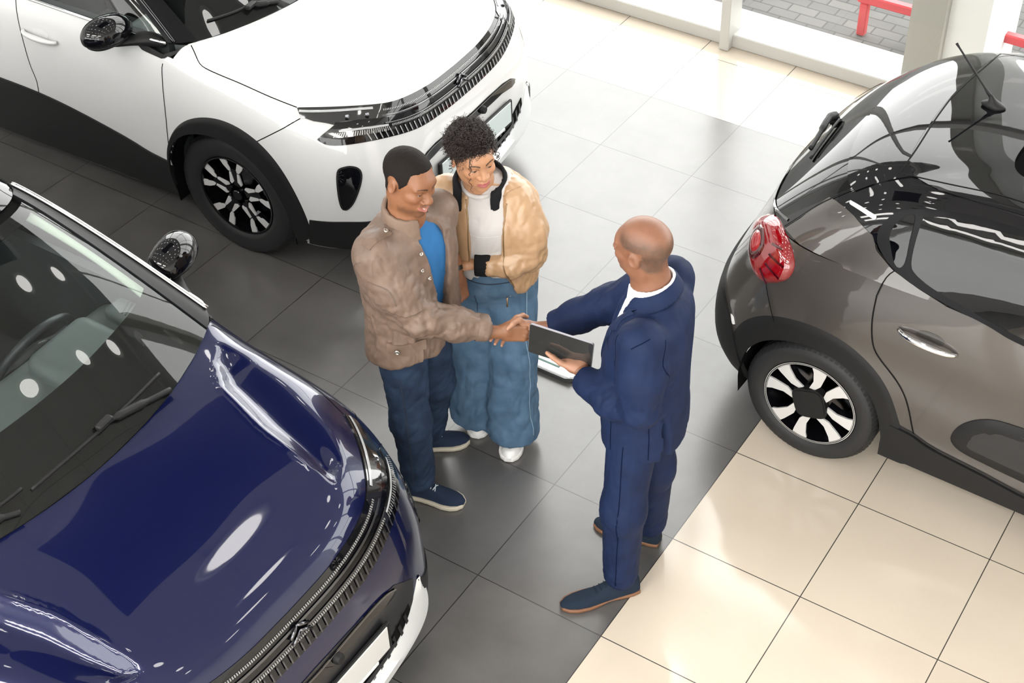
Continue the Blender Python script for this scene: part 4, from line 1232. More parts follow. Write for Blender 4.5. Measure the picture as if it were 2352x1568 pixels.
H3G = [  # greenhouse rows belt, middle, roof edge, roof, roof centre; tail centre -> windscreen centre
 [(-.465,0,1.085),(-.325,0,1.245),(-.155,0,1.385),(.10,0,1.462),(.5,0,1.492)],
 [(-.45,.30,1.085),(-.305,.30,1.240),(-.135,.30,1.378),(.11,.28,1.456),(.5,.15,1.490)],
 [(-.395,.55,1.085),(-.25,.53,1.225),(-.08,.51,1.352),(.13,.45,1.443),(.5,.28,1.486)],
 [(-.32,.67,1.085),(-.17,.65,1.215),(-.02,.60,1.337),(.17,.53,1.430),(.52,.35,1.482)],
 [(-.23,.752,1.09),(-.10,.705,1.225),(.05,.645,1.345),(.23,.565,1.432),(.55,.38,1.480)],
 [(-.05,.805,1.10),(.04,.75,1.24),(.15,.685,1.36),(.31,.59,1.437),(.6,.40,1.482)],
 [(.20,.82,1.105),(.26,.765,1.25),(.33,.70,1.375),(.46,.60,1.448),(.7,.40,1.488)],
 [(.55,.822,1.092),(.58,.77,1.25),(.62,.70,1.39),(.70,.60,1.46),(.85,.40,1.495)],
 [(.95,.822,1.066),(.96,.775,1.245),(.98,.70,1.40),(1.0,.60,1.468),(1.05,.38,1.50)],
 [(1.5,.820,1.035),(1.48,.77,1.235),(1.45,.69,1.395),(1.42,.59,1.463),(1.38,.36,1.497)],
 [(2.0,.80,1.01),(1.85,.735,1.21),(1.72,.655,1.375),(1.65,.55,1.445),(1.52,.32,1.49)],
 [(2.28,.70,1.0),(2.05,.66,1.20),(1.83,.58,1.36),(1.72,.48,1.43),(1.55,.26,1.487)],
 [(2.44,.40,1.0),(2.18,.37,1.205),(1.92,.33,1.375),(1.78,.27,1.44),(1.58,.15,1.487)],
 [(2.48,0,1.0),(2.22,0,1.205),(1.95,0,1.38),(1.80,0,1.445),(1.60,0,1.488)],
]
H3_OUT = [(-.44,.30),(-.425,.45),(-.37,.60),(-.26,.715),(-.12,.775),(.04,.785),(.18,.745),(.295,.665),(.375,.555),(.43,.43),(.47,.34),(.48,.22)]
H3_IN = [(-.345,.22),(-.355,.34),(-.325,.47),(-.245,.585),(-.13,.655),(0,.678),(.13,.655),(.245,.58),(.32,.465),(.352,.34),(.352,.30),(.352,.22)]
H3_MID = [(.5*(a[0]+b[0]), .5*(a[1]+b[1])) for a, b in zip(resample(H3_OUT, 24), resample(H3_IN, 24))]

def h3_surface():
    ncol = len(H3); t = np.linspace(0, ncol-1, (ncol-1)*10 + 1)
    rows = []
    for r in range(6):
        P = np.array([c[r] for c in H3]); P = np.vstack([mirror_y(P[2:0:-1]), P, mirror_y(P[-2:-4:-1])])
        rows.append(nat_spline(P, t + 2))
    return nat_spline(np.array(rows), np.linspace(0, 5, 51))
H3C = {}
def h3_data():
    if not H3C:
        B = h3_surface(); n, m = B.shape[:2]
        arch = close_low(H3_MID, .1); af = [(x+2.54, z) for x, z in arch]
        def keep(i, j):
            c = (B[i, j] + B[i+1, j+1])/2
            return not (c[1] > .55 and c[2] < .9 and (point_in(arch, c[0], c[2]) or point_in(af, c[0], c[2])))
        V, Fu = both_sides(B.reshape(-1, 3), grid_faces(n, m)); _, Fc = both_sides(B.reshape(-1, 3), grid_faces(n, m, keep))
        G = greenhouse(H3G, 8, 8); a, b = G.shape[:2]
        gv, gf = both_sides(G.reshape(-1, 3), grid_faces(a, b))
        allV = np.vstack([V, gv]); allF = list(Fu) + [tuple(i+len(V) for i in f) for f in gf]
        H3C.update(V=V, Fc=Fc, G=G, skin=Skin(V, Fu), gskin=Skin(gv, gf), all=Skin(allV, allF))
    return H3C
def red_lens(name):
    m = principled(name, (0.20, 0.002, 0.005), 0.06, coat=1.0, spec=.6)
    return m
M['tail_red'] = red_lens('tail_lamp_red')
M['tail_dark'] = principled('tail_lamp_dark_red', (0.05, 0.0, 0.002), 0.06, coat=1.0)
M['tail_bright'] = principled('tail_lamp_bright_red', (0.30, 0.006, 0.010), 0.10, coat=1.0)
M['sticker'] = principled('white_sticker', (0.82, 0.82, 0.81), 0.4)

def build_c3(label, paint, loc, rz):
    D = h3_data(); sk = D['skin']; gs = D['gskin']; al = D['all']; G = D['G']
    car = thing('hatchback_car', label, 'car', loc, rz)
    clean(mesh_obj('body', D['V'], D['Fc'], paint, car))
    MB().box((1.3, 0, .28), (3.4, 1.4, .10), ch=.03).build('underbody', M['dark_void'], car)
    n, m = G.shape[:2]; g8 = lambda k: int(round(k*8))
    def sheet(name, i0, i1, j0, j1, mat, out=0.0, thick=.01, par=None):
        S = G[i0:i1+1, j0:j1+1]; S = np.concatenate([mirror_y(S[:, :0:-1]), S], 1) if j0 == 0 else np.concatenate([S, mirror_y(S[:, -2::-1])], 1)
        return shell_slice(name, S, 0, S.shape[0]-1, 0, S.shape[1]-1, mat, par or car, both=False, out=out, thick=thick)
    tg = bpy.data.objects.new('tailgate', None); COL.objects.link(tg); tg.parent = car
    sheet('rear_window', 0, 15, 0, g8(3.1), M['glass_tail'], .003, .008, tg)
    sheet('roof_spoiler', 15, 24, 0, g8(3.35), M['gloss_black'], .009, .03, tg)
    R1 = np.concatenate([mirror_y(G[24:, :0:-1]), G[24:]], 1)
    shell_slice('roof', R1, 0, R1.shape[0]-1, 0, R1.shape[1]-1, M['gloss_black'], car, both=False, out=.008, thick=.03)
    sheet('windscreen', 1, 15, g8(10.6), m-1, M['glass_car'])
    for sg in (1, -1):
        L = (lambda P: my(P)) if sg < 0 else (lambda P: [tuple(p) for p in P])
        Gs = G if sg > 0 else mirror_y(G)
        wheel(car, 'rear_wheel', 0, .855*sg, .316, .316, .205, .222, 'cross', sg)
        wheel(car, 'front_wheel', 2.54, .855*sg, .316, .316, .205, .222, 'cross', sg)
        shell_slice('rear_pillar', Gs, 0, 24, g8(3.02), g8(5.6), M['gloss_black'], car, both=False, out=.004, thick=.03)
        shell_slice('side_roof_rail', Gs, 14, 24, g8(5.5), g8(10.7), M['gloss_black'], car, both=False, out=.004, thick=.03)
        # body colour on the lower rear pillar up to the black roof band
        low = [(-.255,.72,1.095),(-.20,.700,1.16),(-.155,.665,1.222),(-.12,.635,1.262),(-.075,.660,1.272),(-.031,.684,1.276),(.03,.708,1.272),(.09,.735,1.258),(.135,.75,1.247),(.165,.778,1.205),(.25,.802,1.160),(.375,.814,1.125),(.50,.82,1.098),(.25,.822,1.094),(0,.812,1.094),(-.13,.79,1.09)]
        patch_obj('quarter_panel', al, L(low), paint, car, out=.007, cell=.022, rim=.012)
        mk = [(-.016,.667,1.307),(.122,.719,1.319),(.126,.726,1.302),(-.010,.674,1.290)]
        patch_obj('white_pillar_mark', al, L(mk), M['sticker'], car, out=.0095, cell=.02, rim=.002)
        # side glass in its black frame
        frame = [(.150,.750,1.285),(.178,.720,1.345),(.245,.692,1.385),(.386,.668,1.412),(.502,.656,1.425),(.70,.650,1.428),(.95,.66,1.425),(1.3,.66,1.42),(1.6,.66,1.40),(1.75,.68,1.34),(1.98,.76,1.14),(2.05,.80,1.035),(1.6,.825,1.035),(1.2,.828,1.042),(.826,.827,1.056),(.694,.824,1.079),(.544,.82,1.10),(.392,.814,1.124),(.27,.803,1.158),(.188,.782,1.208),(.155,.765,1.245)]
        wf = patch_obj('window_frame', al, L(smooth_line(frame + frame[:1], 160)[:-1]), M['pillar_black'], car, out=.009, cell=.03, rim=.012)
        qg = [(.203,.757,1.270),(.212,.728,1.326),(.263,.700,1.371),(.280,.722,1.33),(.286,.756,1.272),(.292,.785,1.20),(.272,.792,1.175),(.244,.786,1.20)]
        patch_obj('quarter_window', al, L(smooth_line(qg + qg[:1], 50)[:-1]), M['glass_dark'], wf, out=.0125, cell=.02, rim=.003)
        dg = [(.306,.703,1.376),(.43,.684,1.402),(.70,.664,1.414),(1.0,.672,1.408),(1.02,.80,1.12),(1.02,.823,1.065),(.808,.818,1.085),(.623,.812,1.112),(.435,.803,1.146),(.345,.795,1.178),(.318,.780,1.21),(.308,.745,1.298)]
        patch_obj('rear_door_window', al, L(smooth_line(dg + dg[:1], 90)[:-1]), M['glass_dark'], wf, out=.0125, cell=.03, rim=.003)
        dg2 = [(1.07,.674,1.406),(1.40,.672,1.395),(1.60,.68,1.36),(1.80,.74,1.20),(1.90,.80,1.07),(1.5,.823,1.058),(1.07,.823,1.063)]
        patch_obj('front_door_window', al, L(smooth_line(dg2 + dg2[:1], 90)[:-1]), M['glass_dark'], wf, out=.0125, cell=.03, rim=.003)
        # cladding over the wheel arches, sill and bumper corner
        for dx, nm in ((0, 'rear_arch_cladding'), (2.54, 'front_arch_cladding')):
            A = [(x+dx, 0, z) for x, z in smooth_line(H3_OUT, 60)]; B = [(x+dx, 0, z) for x, z in smooth_line(H3_IN, 60)]
            R = []
            for a, b in zip(A, B):
                row = []
                for f in np.linspace(0, 1, 7):
                    x, z = a[0]+(b[0]-a[0])*f, a[2]+(b[2]-a[2])*f
                    h = sk.side(x, max(z, .27), sg)
                    y = abs(h[0][1]) if h is not None else .85
                    row.append((x, (y + .010*min(1, f*5+.05))*sg, z))
                R.append([(a[0], row[0][1]-.012*sg, a[2])] + row + [(row[-1][0], row[-1][1]-.03*sg, row[-1][2])])
            grid_obj(nm, [np.array(R)], M['matt_black'], car, ang=40)
            W = [[(x+dx, yy*sg, z) for yy in (.85, .58)] for x, z in resample(H3_IN, 30)]
            grid_obj('wheel_housing', [np.array(W)], M['dark_void'], car)
            MB().box((dx, .56*sg, .45), (.66, .02, .5)).build('wheel_housing_wall', M['dark_void'], car)
        top = [(.384,.869,.425),(.494,.868,.412),(.578,.867,.383),(.794,.866,.358),(1.0,.862,.33),(1.4,.862,.315),(2.0,.862,.33),(2.17,.862,.35)]
        bot = [(x, .84, .225) for x, y, z in top]
        sc_ = grid_obj('sill_cladding', [band(sk, L(smooth_line(top, 50)), L(resample(bot, 50)), 50, 8, .012)], M['matt_black'], car, ang=50)
        bl = np.array(smooth_line(top, 50)) + [0, 0, .010]
        grid_obj('sill_trim', [ribbon(sk, L(bl), .008, .004)], M['satin_black'], sc_)
        bt = [(-.40,.80,.50),(-.455,.765,.62),(-.53,.69,.66),(-.58,.56,.665),(-.615,.3,.67),(-.63,0,.67)]
        bb = [(-.31,.80,.27),(-.345,.79,.27),(-.46,.70,.262),(-.535,.55,.255),(-.565,.3,.245),(-.575,0,.245)]
        grid_obj('rear_bumper_cladding', [band(sk, L(smooth_line(bt, 40)), L(smooth_line(bb, 40)), 40, 10, .014)], M['matt_black'], car, ang=50)
        st = [(-.424,.775,.600),(-.410,.786,.600),(-.398,.795,.562),(-.412,.784,.560)]
        patch_obj('reflector', sk, L(st), M['sticker'], car, out=.004, cell=.02, rim=.003)
        # door air-bump panel
        ab = [(.94,.867,.690),(.86,.867,.684),(.77,.869,.662),(.69,.87,.600),(.650,.87,.530),(.650,.87,.470),(.70,.869,.437),(.80,.868,.424),(1.0,.867,.410),(1.3,.866,.400),(1.62,.865,.40),(1.70,.865,.45),(1.70,.866,.56),(1.60,.866,.62),(1.3,.867,.66)]
        a = patch_obj('door_bump_panel', sk, L(smooth_line(ab + ab[:1], 110)[:-1]), M['matt_black'], car, out=.004, cell=.03, dome=.014, dome_w=.03)
        ai = [(.93,.867,.655),(.80,.869,.625),(.73,.87,.57),(.70,.87,.51),(.74,.87,.47),(1.0,.867,.45),(1.3,.866,.44),(1.6,.865,.44),(1.64,.866,.53),(1.5,.866,.60),(1.2,.867,.64)]
        patch_obj('bump_face', sk, L(smooth_line(ai + ai[:1], 90)[:-1]), M['satin_black'], a, out=.016, cell=.03, dome=.004, dome_w=.02, rim=.006)
        # gaps
        gp = [(.262,.798,1.158),(.236,.815,1.118),(.219,.842,1.035),(.224,.862,.935),(.244,.871,.825),(.288,.872,.752),(.375,.871,.672),(.441,.871,.567),(.482,.869,.445),(.517,.868,.402),(.598,.867,.383)]
        g2 = [(-.262,.835,.882),(-.224,.858,.795),(-.185,.868,.70)]
        g3 = [(-.261,.715,1.10),(-.20,.690,1.172),(-.135,.655,1.238),(-.036,.618,1.318),(.06,.575,1.385),(.128,.546,1.420)]
        g4 = [(1.03,.82,1.06),(1.02,.86,.9),(1.03,.87,.7),(1.06,.866,.36)]
        g5 = [(-.325,.672,1.088),(-.40,.62,.95),(-.47,.60,.80),(-.52,.55,.70)]
        for g in (gp[2:], g4): grid_obj('panel_gap', [ribbon(al, L(smooth_line(g, 50)), .006, .0022)], M['gap'], car)
        for g in (gp[:3], g2, g3, g5): grid_obj('panel_gap', [ribbon(al, L(smooth_line(g, 30)), .005, .0085)], M['gap'], car)
        hl = [(.128,.546,1.423),(.281,.552,1.446),(.453,.540,1.462),(.629,.537,1.472),(1.0,.56,1.476),(1.5,.55,1.468)]
        grid_obj('roof_joint', [ribbon(gs, L(smooth_line(hl, 60)), .005, .0095)], M['gap'], car)
        # handles
        for hx in (.465, 1.25):
            hz = .925; h = sk.side(hx, hz, sg); y = h[0][1]
            P = [(hx-.125, y+.006*sg, hz+.008), (hx-.085, y+.028*sg, hz+.004), (hx, y+.036*sg, hz), (hx+.085, y+.028*sg, hz-.006), (hx+.125, y+.006*sg, hz-.012)]
            mb = MB(); mb.tube(smooth_line(P, 20), [.008+.006*math.sin(PI*i/19) for i in range(20)], 10)
            ho = mb.build('door_handle', M['chrome'], car, smooth=True)
            cup = [(hx + .006 + .062*math.cos(a_), y, hz + .016 + .028*math.sin(a_)) for a_ in np.linspace(0, 2*PI, 24, endpoint=False)]
            patch_obj('handle_recess', sk, L([(p[0], abs(p[1]), p[2]) for p in cup]), M['dark_recess'], ho, out=.0015, cell=.02)
        # tail lamp
        tlp = [(-.395,.612,1.050),(-.355,.645,1.083),(-.31,.675,1.095),(-.25,.735,1.092),(-.19,.79,1.070),(-.152,.826,1.020),(-.162,.846,.965),(-.20,.849,.925),(-.27,.836,.882),(-.33,.800,.875),(-.385,.745,.90),(-.43,.655,.945),(-.435,.60,.99)]
        tl_ = patch_obj('tail_lamp', al, L(smooth_line(tlp + tlp[:1], 70)[:-1]), M['tail_red'], car, out=.006, cell=.018, dome=.034, dome_w=.05, rim=.014)
        ti = [(-.375,.665,1.035),(-.335,.70,1.050),(-.295,.745,1.03),(-.285,.775,.985),(-.315,.775,.93),(-.355,.745,.915),(-.39,.695,.94),(-.395,.665,.99)]
        a = np.array(smooth_line(ti + ti[:1], 50)[:-1])
        patch_obj('lamp_ring', al, L(a), M['tail_dark'], tl_, out=.036, cell=.014, dome=.008, dome_w=.015, rim=.01)
        c = a.mean(0); patch_obj('lamp_core', al, L(c + (a - c)*.62), M['tail_bright'], tl_, out=.042, cell=.012, dome=.008, dome_w=.02, rim=.01)
        mb = MB()
        for k in range(4):
            y0 = .80 + .0*k
            P = [(-.275+.028*k, .80, 1.035-.02*k-.02), (-.245+.028*k, .83, .975-.02*k)]
        rays = []
        for (p0, p1) in (((-.262,.775,1.045),(-.205,.80,1.058)), ((-.255,.79,1.005),(-.175,.83,1.005)), ((-.262,.81,.97),(-.185,.845,.955)), ((-.285,.815,.94),(-.235,.842,.905))):
            rays.append(ribbon(al, L([p0, .5*(np.array(p0)+p1), p1]), .010, .0415, n=6))
        grid_obj('lamp_rays', rays, M['tail_dark'], tl_)
        # mirror
        t = bpy.data.objects.new('door_mirror', None); COL.objects.link(t); t.parent = car
        c_ = (1.88, .95*sg, 1.06)
        sdf_obj('mirror_cap', lambda P: s_ell(P, c_, (.07, .12, .075)), np.array(c_)-.16, np.array(c_)+.16, .012, M['gloss_black'], t, 1)
        MB().tube([(1.93, .80*sg, 1.02), (1.90, .9*sg, 1.03)], .025, 8).build('mirror_stalk', M['matt_black'], t)
    # tailgate lower edge line and seams, roof seam, antenna, wiper
    gl = [(-.262,.690,1.118),(-.325,.64,1.098),(-.40,.545,1.088),(-.452,.30,1.087),(-.467,0,1.087)]
    gl = np.vstack([smooth_line(gl, 40), np.array(my(smooth_line(gl, 40)))[-2::-1]])
    grid_obj('window_lower_trim', [ribbon(al, gl, .012, .008)], M['gloss_bar'], tg)
    rs = [(.128,.546,1.420),(.130,.40,1.446),(.115,.2,1.459),(.105,0,1.463)]
    rs = np.vstack([smooth_line(rs, 30), np.array(my(smooth_line(rs, 30)))[-2::-1]])
    grid_obj('roof_seam', [ribbon(gs, rs, .006, .0095)], M['gap'], car)
    an = bpy.data.objects.new('antenna', None); COL.objects.link(an); an.parent = car
    ab_ = (.295, .02, 1.487)
    sdf_obj('antenna_foot', lambda P: smin(s_ell(P, (ab_[0]-.01, ab_[1], ab_[2]+.008), (.055, .026, .016)), s_cone(P, (ab_[0], ab_[1], ab_[2]), (ab_[0]-.028, ab_[1], ab_[2]+.045), .022, .010), .02), np.array(ab_)-.09, np.array(ab_)+.09, .006, M['matt_black'], an, 1)
    mb = MB(); mb.tube(np.linspace((ab_[0]-.026, ab_[1], ab_[2]+.04), (ab_[0]-.215, ab_[1], ab_[2]+.235), 12), [.008]*2+[.0042]*9+[.006], 8); mb.build('antenna_mast', M['matt_black'], an, smooth=True)
    wp = bpy.data.objects.new('rear_wiper', None); COL.objects.link(wp); wp.parent = car
    def onr(x, y, o):
        q, nn = gs.near((x, y, 1.2)); nn = np.array(nn); nn = nn if nn[0] < 0 else -nn
        return q + nn*o
    P = [onr(-.385,.005,.03), onr(-.365,-.06,.045), onr(-.35,-.15,.04), onr(-.345,-.30,.030)]
    MB().tube(smooth_line(P, 24), [.020]*5+[.016]*8+[.011]*11, 8).build('wiper_arm', M['matt_black'], wp, smooth=True)
    P = [onr(-.315,-.05,.014), onr(-.31,-.2,.014), onr(-.32,-.36,.014)]
    MB().tube(smooth_line(P, 20), .007, 6).build('wiper_blade', M['matt_black'], wp, smooth=True)
    MB().lathe([(.001, .03), (.022, .028), (.026, .0)], 20, 'x', tuple(onr(-.40,.01,.0)+np.array([-.03,0,0]))).build('wiper_pivot', M['matt_black'], wp, smooth=True)
    # rear number plate recess and plain badge-free handle strip
    prc = [(0,.25,.74),(0,.25,.86),(0,-.25,.86),(0,-.25,.74)]
    patch_obj('plate_recess', sk, [(-.56, y, z) for _, y, z in prc], M['satin_black'], tg, out=.002, cell=.05)
    # cabin seen through the glass: dark seats and floor
    cb_ = car
    MB().box((1.1, 0, .50), (2.6, 1.5, .06)).build('cabin_floor', M['dark_void'], cb_)
    MB().box((-.02, 0, .93), (.62, 1.2, .04), ch=.01).build('parcel_shelf', M['seat'], cb_, ang=30)
    for y in (.36, -.36):
        for x in (.35, 1.25):
            st = bpy.data.objects.new('seat', None); COL.objects.link(st); st.parent = cb_
            Rr = np.array(Euler((0, -.30, 0)).to_matrix())
            sdf_obj('seat_back', lambda P: s_box(P, (x, y, .85), (.08, .25, .34), .06, Rr), (x-.3, y-.3, .45), (x+.3, y+.3, 1.25), .03, M['seat'], st, 2)
            sdf_obj('head_rest', lambda P: s_box(P, (x-.13, y, 1.22), (.05, .13, .08), .04, Rr), (x-.3, y-.2, 1.1), (x+.1, y+.2, 1.34), .025, M['seat'], st, 2)
            MB().box((x+.3, y, .62), (.46, .46, .16), ch=.05).build('seat_cushion', M['seat'], st, ang=30)
    return car
M['glass_tail'] = thin_glass('dark_rear_glass', (0.10, 0.11, 0.11))
M['glass_dark'] = thin_glass('dark_side_glass', (0.16, 0.17, 0.17))
M['dark_recess'] = principled('dark_handle_recess', (0.02, 0.018, 0.016), 0.3, coat=.6)
# ================================================================ PEOPLE
def unit(v): v = np.asarray(v, float); return v/np.linalg.norm(v)
def az(deg): return np.array([math.cos(math.radians(deg)), math.sin(math.radians(deg)), 0.0])
def frame(fwd, up):
    """columns: forward, left, up"""
    f = unit(fwd); l = unit(np.cross(up, f)); u = np.cross(f, l)
    return np.stack([f, l, u], 1)

def skin_material(name, base, rough=0.45):
    m = principled(name, base, rough, spec=0.4)
    n, l, p = nodes(m)
    a = n.new('ShaderNodeVertexColor'); a.layer_name = 'tone'
    t = n.new('ShaderNodeTexNoise'); t.inputs['Scale'].default_value = 60; t.inputs['Detail'].default_value = 4
    tc = n.new('ShaderNodeTexCoord'); l.new(tc.outputs['Object'], t.inputs['Vector'])
    mx = n.new('ShaderNodeMix'); mx.data_type = 'RGBA'; mx.blend_type = 'OVERLAY'; mx.inputs['Factor'].default_value = 0.12
    l.new(a.outputs['Color'], mx.inputs['A']); l.new(t.outputs['Fac'], mx.inputs['B'])
    l.new(mx.outputs['Result'], p.inputs['Base Color'])
    p.inputs['Subsurface Weight'].default_value = 0.08
    p.inputs['Subsurface Radius'].default_value = (0.01, 0.004, 0.002)
    p.inputs['Subsurface Scale'].default_value = 0.5
    b = n.new('ShaderNodeBump'); b.inputs['Strength'].default_value = 0.08; b.inputs['Distance'].default_value = 0.001
    t2 = n.new('ShaderNodeTexNoise'); t2.inputs['Scale'].default_value = 500; l.new(tc.outputs['Object'], t2.inputs['Vector'])
    l.new(t2.outputs['Fac'], b.inputs['Height']); l.new(b.outputs['Normal'], p.inputs['Normal'])
    return m

def head_fn(k):
    """k: dict of shape controls; local frame x forward, y left, z up; origin mid head"""
    w = k.get('wide', 1.0); nb = np.asarray(k['neck'], float); smile = k.get('smile', 0.0)
    nose = k.get('nose', 1.0); lip = k.get('lip', 1.0); nr = k.get('neck_r', .056); lid = .0044 - .0014*k.get('smile', 0) - k.get('squint', 0)
    def f(P):
        Q = P.copy(); A = np.abs(Q[:, 1])
        S = np.stack([Q[:, 0], A, Q[:, 2]], 1)      # mirrored half
        d = s_ell(Q, (-.014, 0, .032), (.100, .077*w, .086))
        d = smin(d, s_ell(Q, (.030, 0, -.028), (.066, .061*w, .090)), .03)
        d = smin(d, s_ell(Q, (.028, 0, -.078), (.056, .050*w, .038)), .025)
        d = smin(d, s_ell(S, (-.005, .052*w, -.062), (.035, .012, .030)), .03)
        d = smin(d, s_ell(Q, (.078, 0, -.104), (.018, .022, .016)), .022)
        d = smin(d, s_ell(S, (.060, .041*w, -.026+.004*smile), (.024+.003*smile, .022, .020)), .018)
        d = smin(d, s_ell(Q, (.072, 0, .030), (.022, .050, .022)), .025)
        d = smin(d, s_ell(Q, (.076, 0, -.064), (.024, .033, .026)), .016)
        # eye sockets
        d = smax(d, -s_ell(S, (.102, .031, .003), (.020, .019, .013)), .012)
        # brow
        d = smin(d, s_cone(S, (.088, .012, .020), (.076, .050, .023), .0075, .006), .012)
        # nose
        d = smin(d, s_cone(Q, (.086, 0, .014), (.105, 0, -.026), .0075, .0115*nose), .012)
        d = smin(d, s_ell(Q, (.108, 0, -.031), (.0135, .0135*nose, .0115)), .007)
        d = smin(d, s_ell(S, (.096, .0155*nose, -.035), (.0125, .0085*nose, .0085)), .006)
        d = smax(d, -s_ell(S, (.103, .0075*nose, -.0435), (.006, .0042, .004)), .003)
        # eyelids
        up = smax(s_ell(S, (.0775, .031, .003), (.0148, .0165, .0145)), lid - S[:, 2] + .12*np.abs(S[:, 1]-.031), .003)
        lo = smax(s_ell(S, (.0770, .031, .002), (.0145, .0160, .0140)), S[:, 2] + .0035 + .10*np.abs(S[:, 1]-.031), .003)
        d = smin(d, up, .003); d = smin(d, lo, .004)
        # lips: corners lift with the smile
        cy = .024 + .007*smile; cz = -.068 + .007*smile
        d = smin(d, s_cone(S, (.1005, .000, -.0625), (.0995, .007, -.0608), .0056*lip, .0056*lip), .004)
        d = smin(d, s_cone(S, (.0995, .007, -.0608), (.086-.002*smile, cy, cz), .0056*lip, .003), .004)
        d = smin(d, s_cone(S, (.0985, .0, -.0775-.002*smile), (.085, cy-.003, cz-.002), .0070*lip, .003), .004)
        gap = s_cone(S, (.1035, 0, -.0688-.0005*smile), (.091, cy-.001, cz), .0014+.0056*smile, .0012)
        d = smax(d, -gap, .002)
        d = smax(d, -s_cone(S, (.100, .026+.004*smile, -.040), (.086, .034+.005*smile, -.066), .0032, .0026), .010)   # fold beside the mouth
        # ears
        e = s_ell(S, (-.012, .079*w, -.006), (.021, .008, .031), np.array(Euler((.12, .15, .28)).to_matrix()))
        e = smax(e, -s_ell(S, (-.008, .088*w, -.006), (.011, .007, .017)), .005)
        d = smin(d, e, .006)
        # neck
        d = smin(d, s_cone_e(P, (-.022, 0, -.050), nb, nr, nr*1.06, 1.0, (1, 0, 0)), .03)
        d = smin(d, s_cone(P, nb, nb + np.array([-.005, 0, -.07]), nr*1.05, nr*1.5), .04)
        return d
    return f

def hand_fn(curl, thumb, spread=0.0, side=1, size=1.0, arm=.12, arm_r=.030, tilt=0.0):
    """local frame: x to the fingers, y to the thumb side, z back of the hand; curl: four (knuckle, middle, end) angles"""
    segs = []
    bases = [(.088, .030, .0), (.092, .010, .002), (.088, -.010, .001), (.080, -.029, -.002)]
    L = [(.042, .026, .022), (.046, .030, .023), (.042, .028, .022), (.034, .021, .019)]
    R = [.0092, .0095, .0090, .0080]
    for i in range(4):
        p = np.array(bases[i]); a = 0.0; sp = spread*(1.5 - i) + tilt
        pts = [p]
        for j in range(3):
            a += curl[i][j]
            dv = np.array([math.cos(a)*math.cos(sp), math.cos(a)*math.sin(sp), -math.sin(a)])
            p = p + dv*L[i][j]; pts.append(p)
        segs.append((pts, [R[i]*1.04, R[i]*.98, R[i]*.90, R[i]*.76]))
    tp = [np.array([.022, .026, -.006])]; d0 = np.array(thumb[0], float)
    for j, ln in enumerate((.044, .034, .028)):
        tp.append(tp[-1] + unit(thumb[min(j, len(thumb)-1)])*ln)
    def f(P):
        d = s_box(P, (.050, .0, -.002), (.046, .040, .0135), .0125)
        d = smin(d, s_ell(P, (.030, .020, -.010), (.032, .020, .016)), .014)
        d = smin(d, s_ell(P, (.035, -.026, -.009), (.034, .016, .014)), .014)
        for i in range(4):
            d = smin(d, s_ell(P, np.array(bases[i]) + (0, 0, .004), (.011, .0095, .009)), .008)
        d = smin(d, s_cone_e(P, (.004, 0, -.001), (-arm, 0, 0), .027, arm_r, 1.25, (0, 0, 1)), .022)
        fg = None
        for pts, rr in segs:
            e = chain(P, pts, rr, .004)
            fg = e if fg is None else np.minimum(fg, e)
        d = smin(d, fg, .006)
        d = smin(d, chain(P, tp, [.0145, .0115, .0105, .0085], .006), .010)
        return d*1.0
    f.nails = [(s[0][-1], s[0][-1] - s[0][-2]) for s in segs] + [(tp[-1], tp[-1] - tp[-2])]
    return f

def normals_of(V, F):
    n = np.zeros_like(V)
    a = np.cross(V[F[:, 2]] - V[F[:, 0]], V[F[:, 3]] - V[F[:, 1]])
    for k in range(4):
        for c in range(3): n[:, c] += np.bincount(F[:, k], a[:, c], len(V))
    return n/(np.linalg.norm(n, axis=1)[:, None] + 1e-12)

def fold_noise(V, axis, scale_along, scale_across, seed):
    """ridged folds: stretched value noise; axis = direction along which folds run"""
    ax = unit(axis); t = V @ ax
    W = V + np.outer(t*(scale_across/scale_along - 1), ax)
    n = noise3(W, scale_across*1.3, seed); m = noise3(W + 3.1, scale_across, seed+5); c = noise3(W + 7.7, scale_across*.62, seed+9)
    return .75*n + .45*(1 - 2*np.abs(m)) - 1.1*(1 - np.abs(c))**6

def make_mesh(name, V, F, mats, parent, base, midx=None, tone=None):
    V = np.asarray(V) - (base if parent is not None or True else 0)
    me = bpy.data.meshes.new(name)
    me.vertices.add(len(V)); me.vertices.foreach_set('co', V.astype(np.float32).ravel())
    me.loops.add(len(F)*4); me.loops.foreach_set('vertex_index', F.astype(np.int32).ravel())
    me.polygons.add(len(F)); me.polygons.foreach_set('loop_start', np.arange(0, len(F)*4, 4, dtype=np.int32))
    me.polygons.foreach_set('loop_total', np.full(len(F), 4, np.int32))
    me.polygons.foreach_set('use_smooth', [True]*len(F))
    for m in mats: me.materials.append(m)
    if midx is not None: me.polygons.foreach_set('material_index', midx.astype(np.int32))
    if tone is not None:
        at = me.color_attributes.new('tone', 'FLOAT_COLOR', 'POINT')
        at.data.foreach_set('color', np.c_[tone, np.ones(len(tone))].astype(np.float32).ravel())
    me.update(calc_edges=True)
    o = bpy.data.objects.new(name, me); COL.objects.link(o)
    if parent is not None: o.parent = parent
    else: o.location = base
    return o

def cloth(name, f, lo, hi, h, mat, parent, base, folds=(), smooth_it=2, seed=0):
    V, F = surf_nets(f, lo, hi, h)
    V = lap(V, F, smooth_it)
    if folds:
        N = normals_of(V, F)
        for fn in folds: V = V + N*fn(V)[:, None]
        V = lap(V, F, 1)
    return make_mesh(name, V, F, [mat], parent, base)

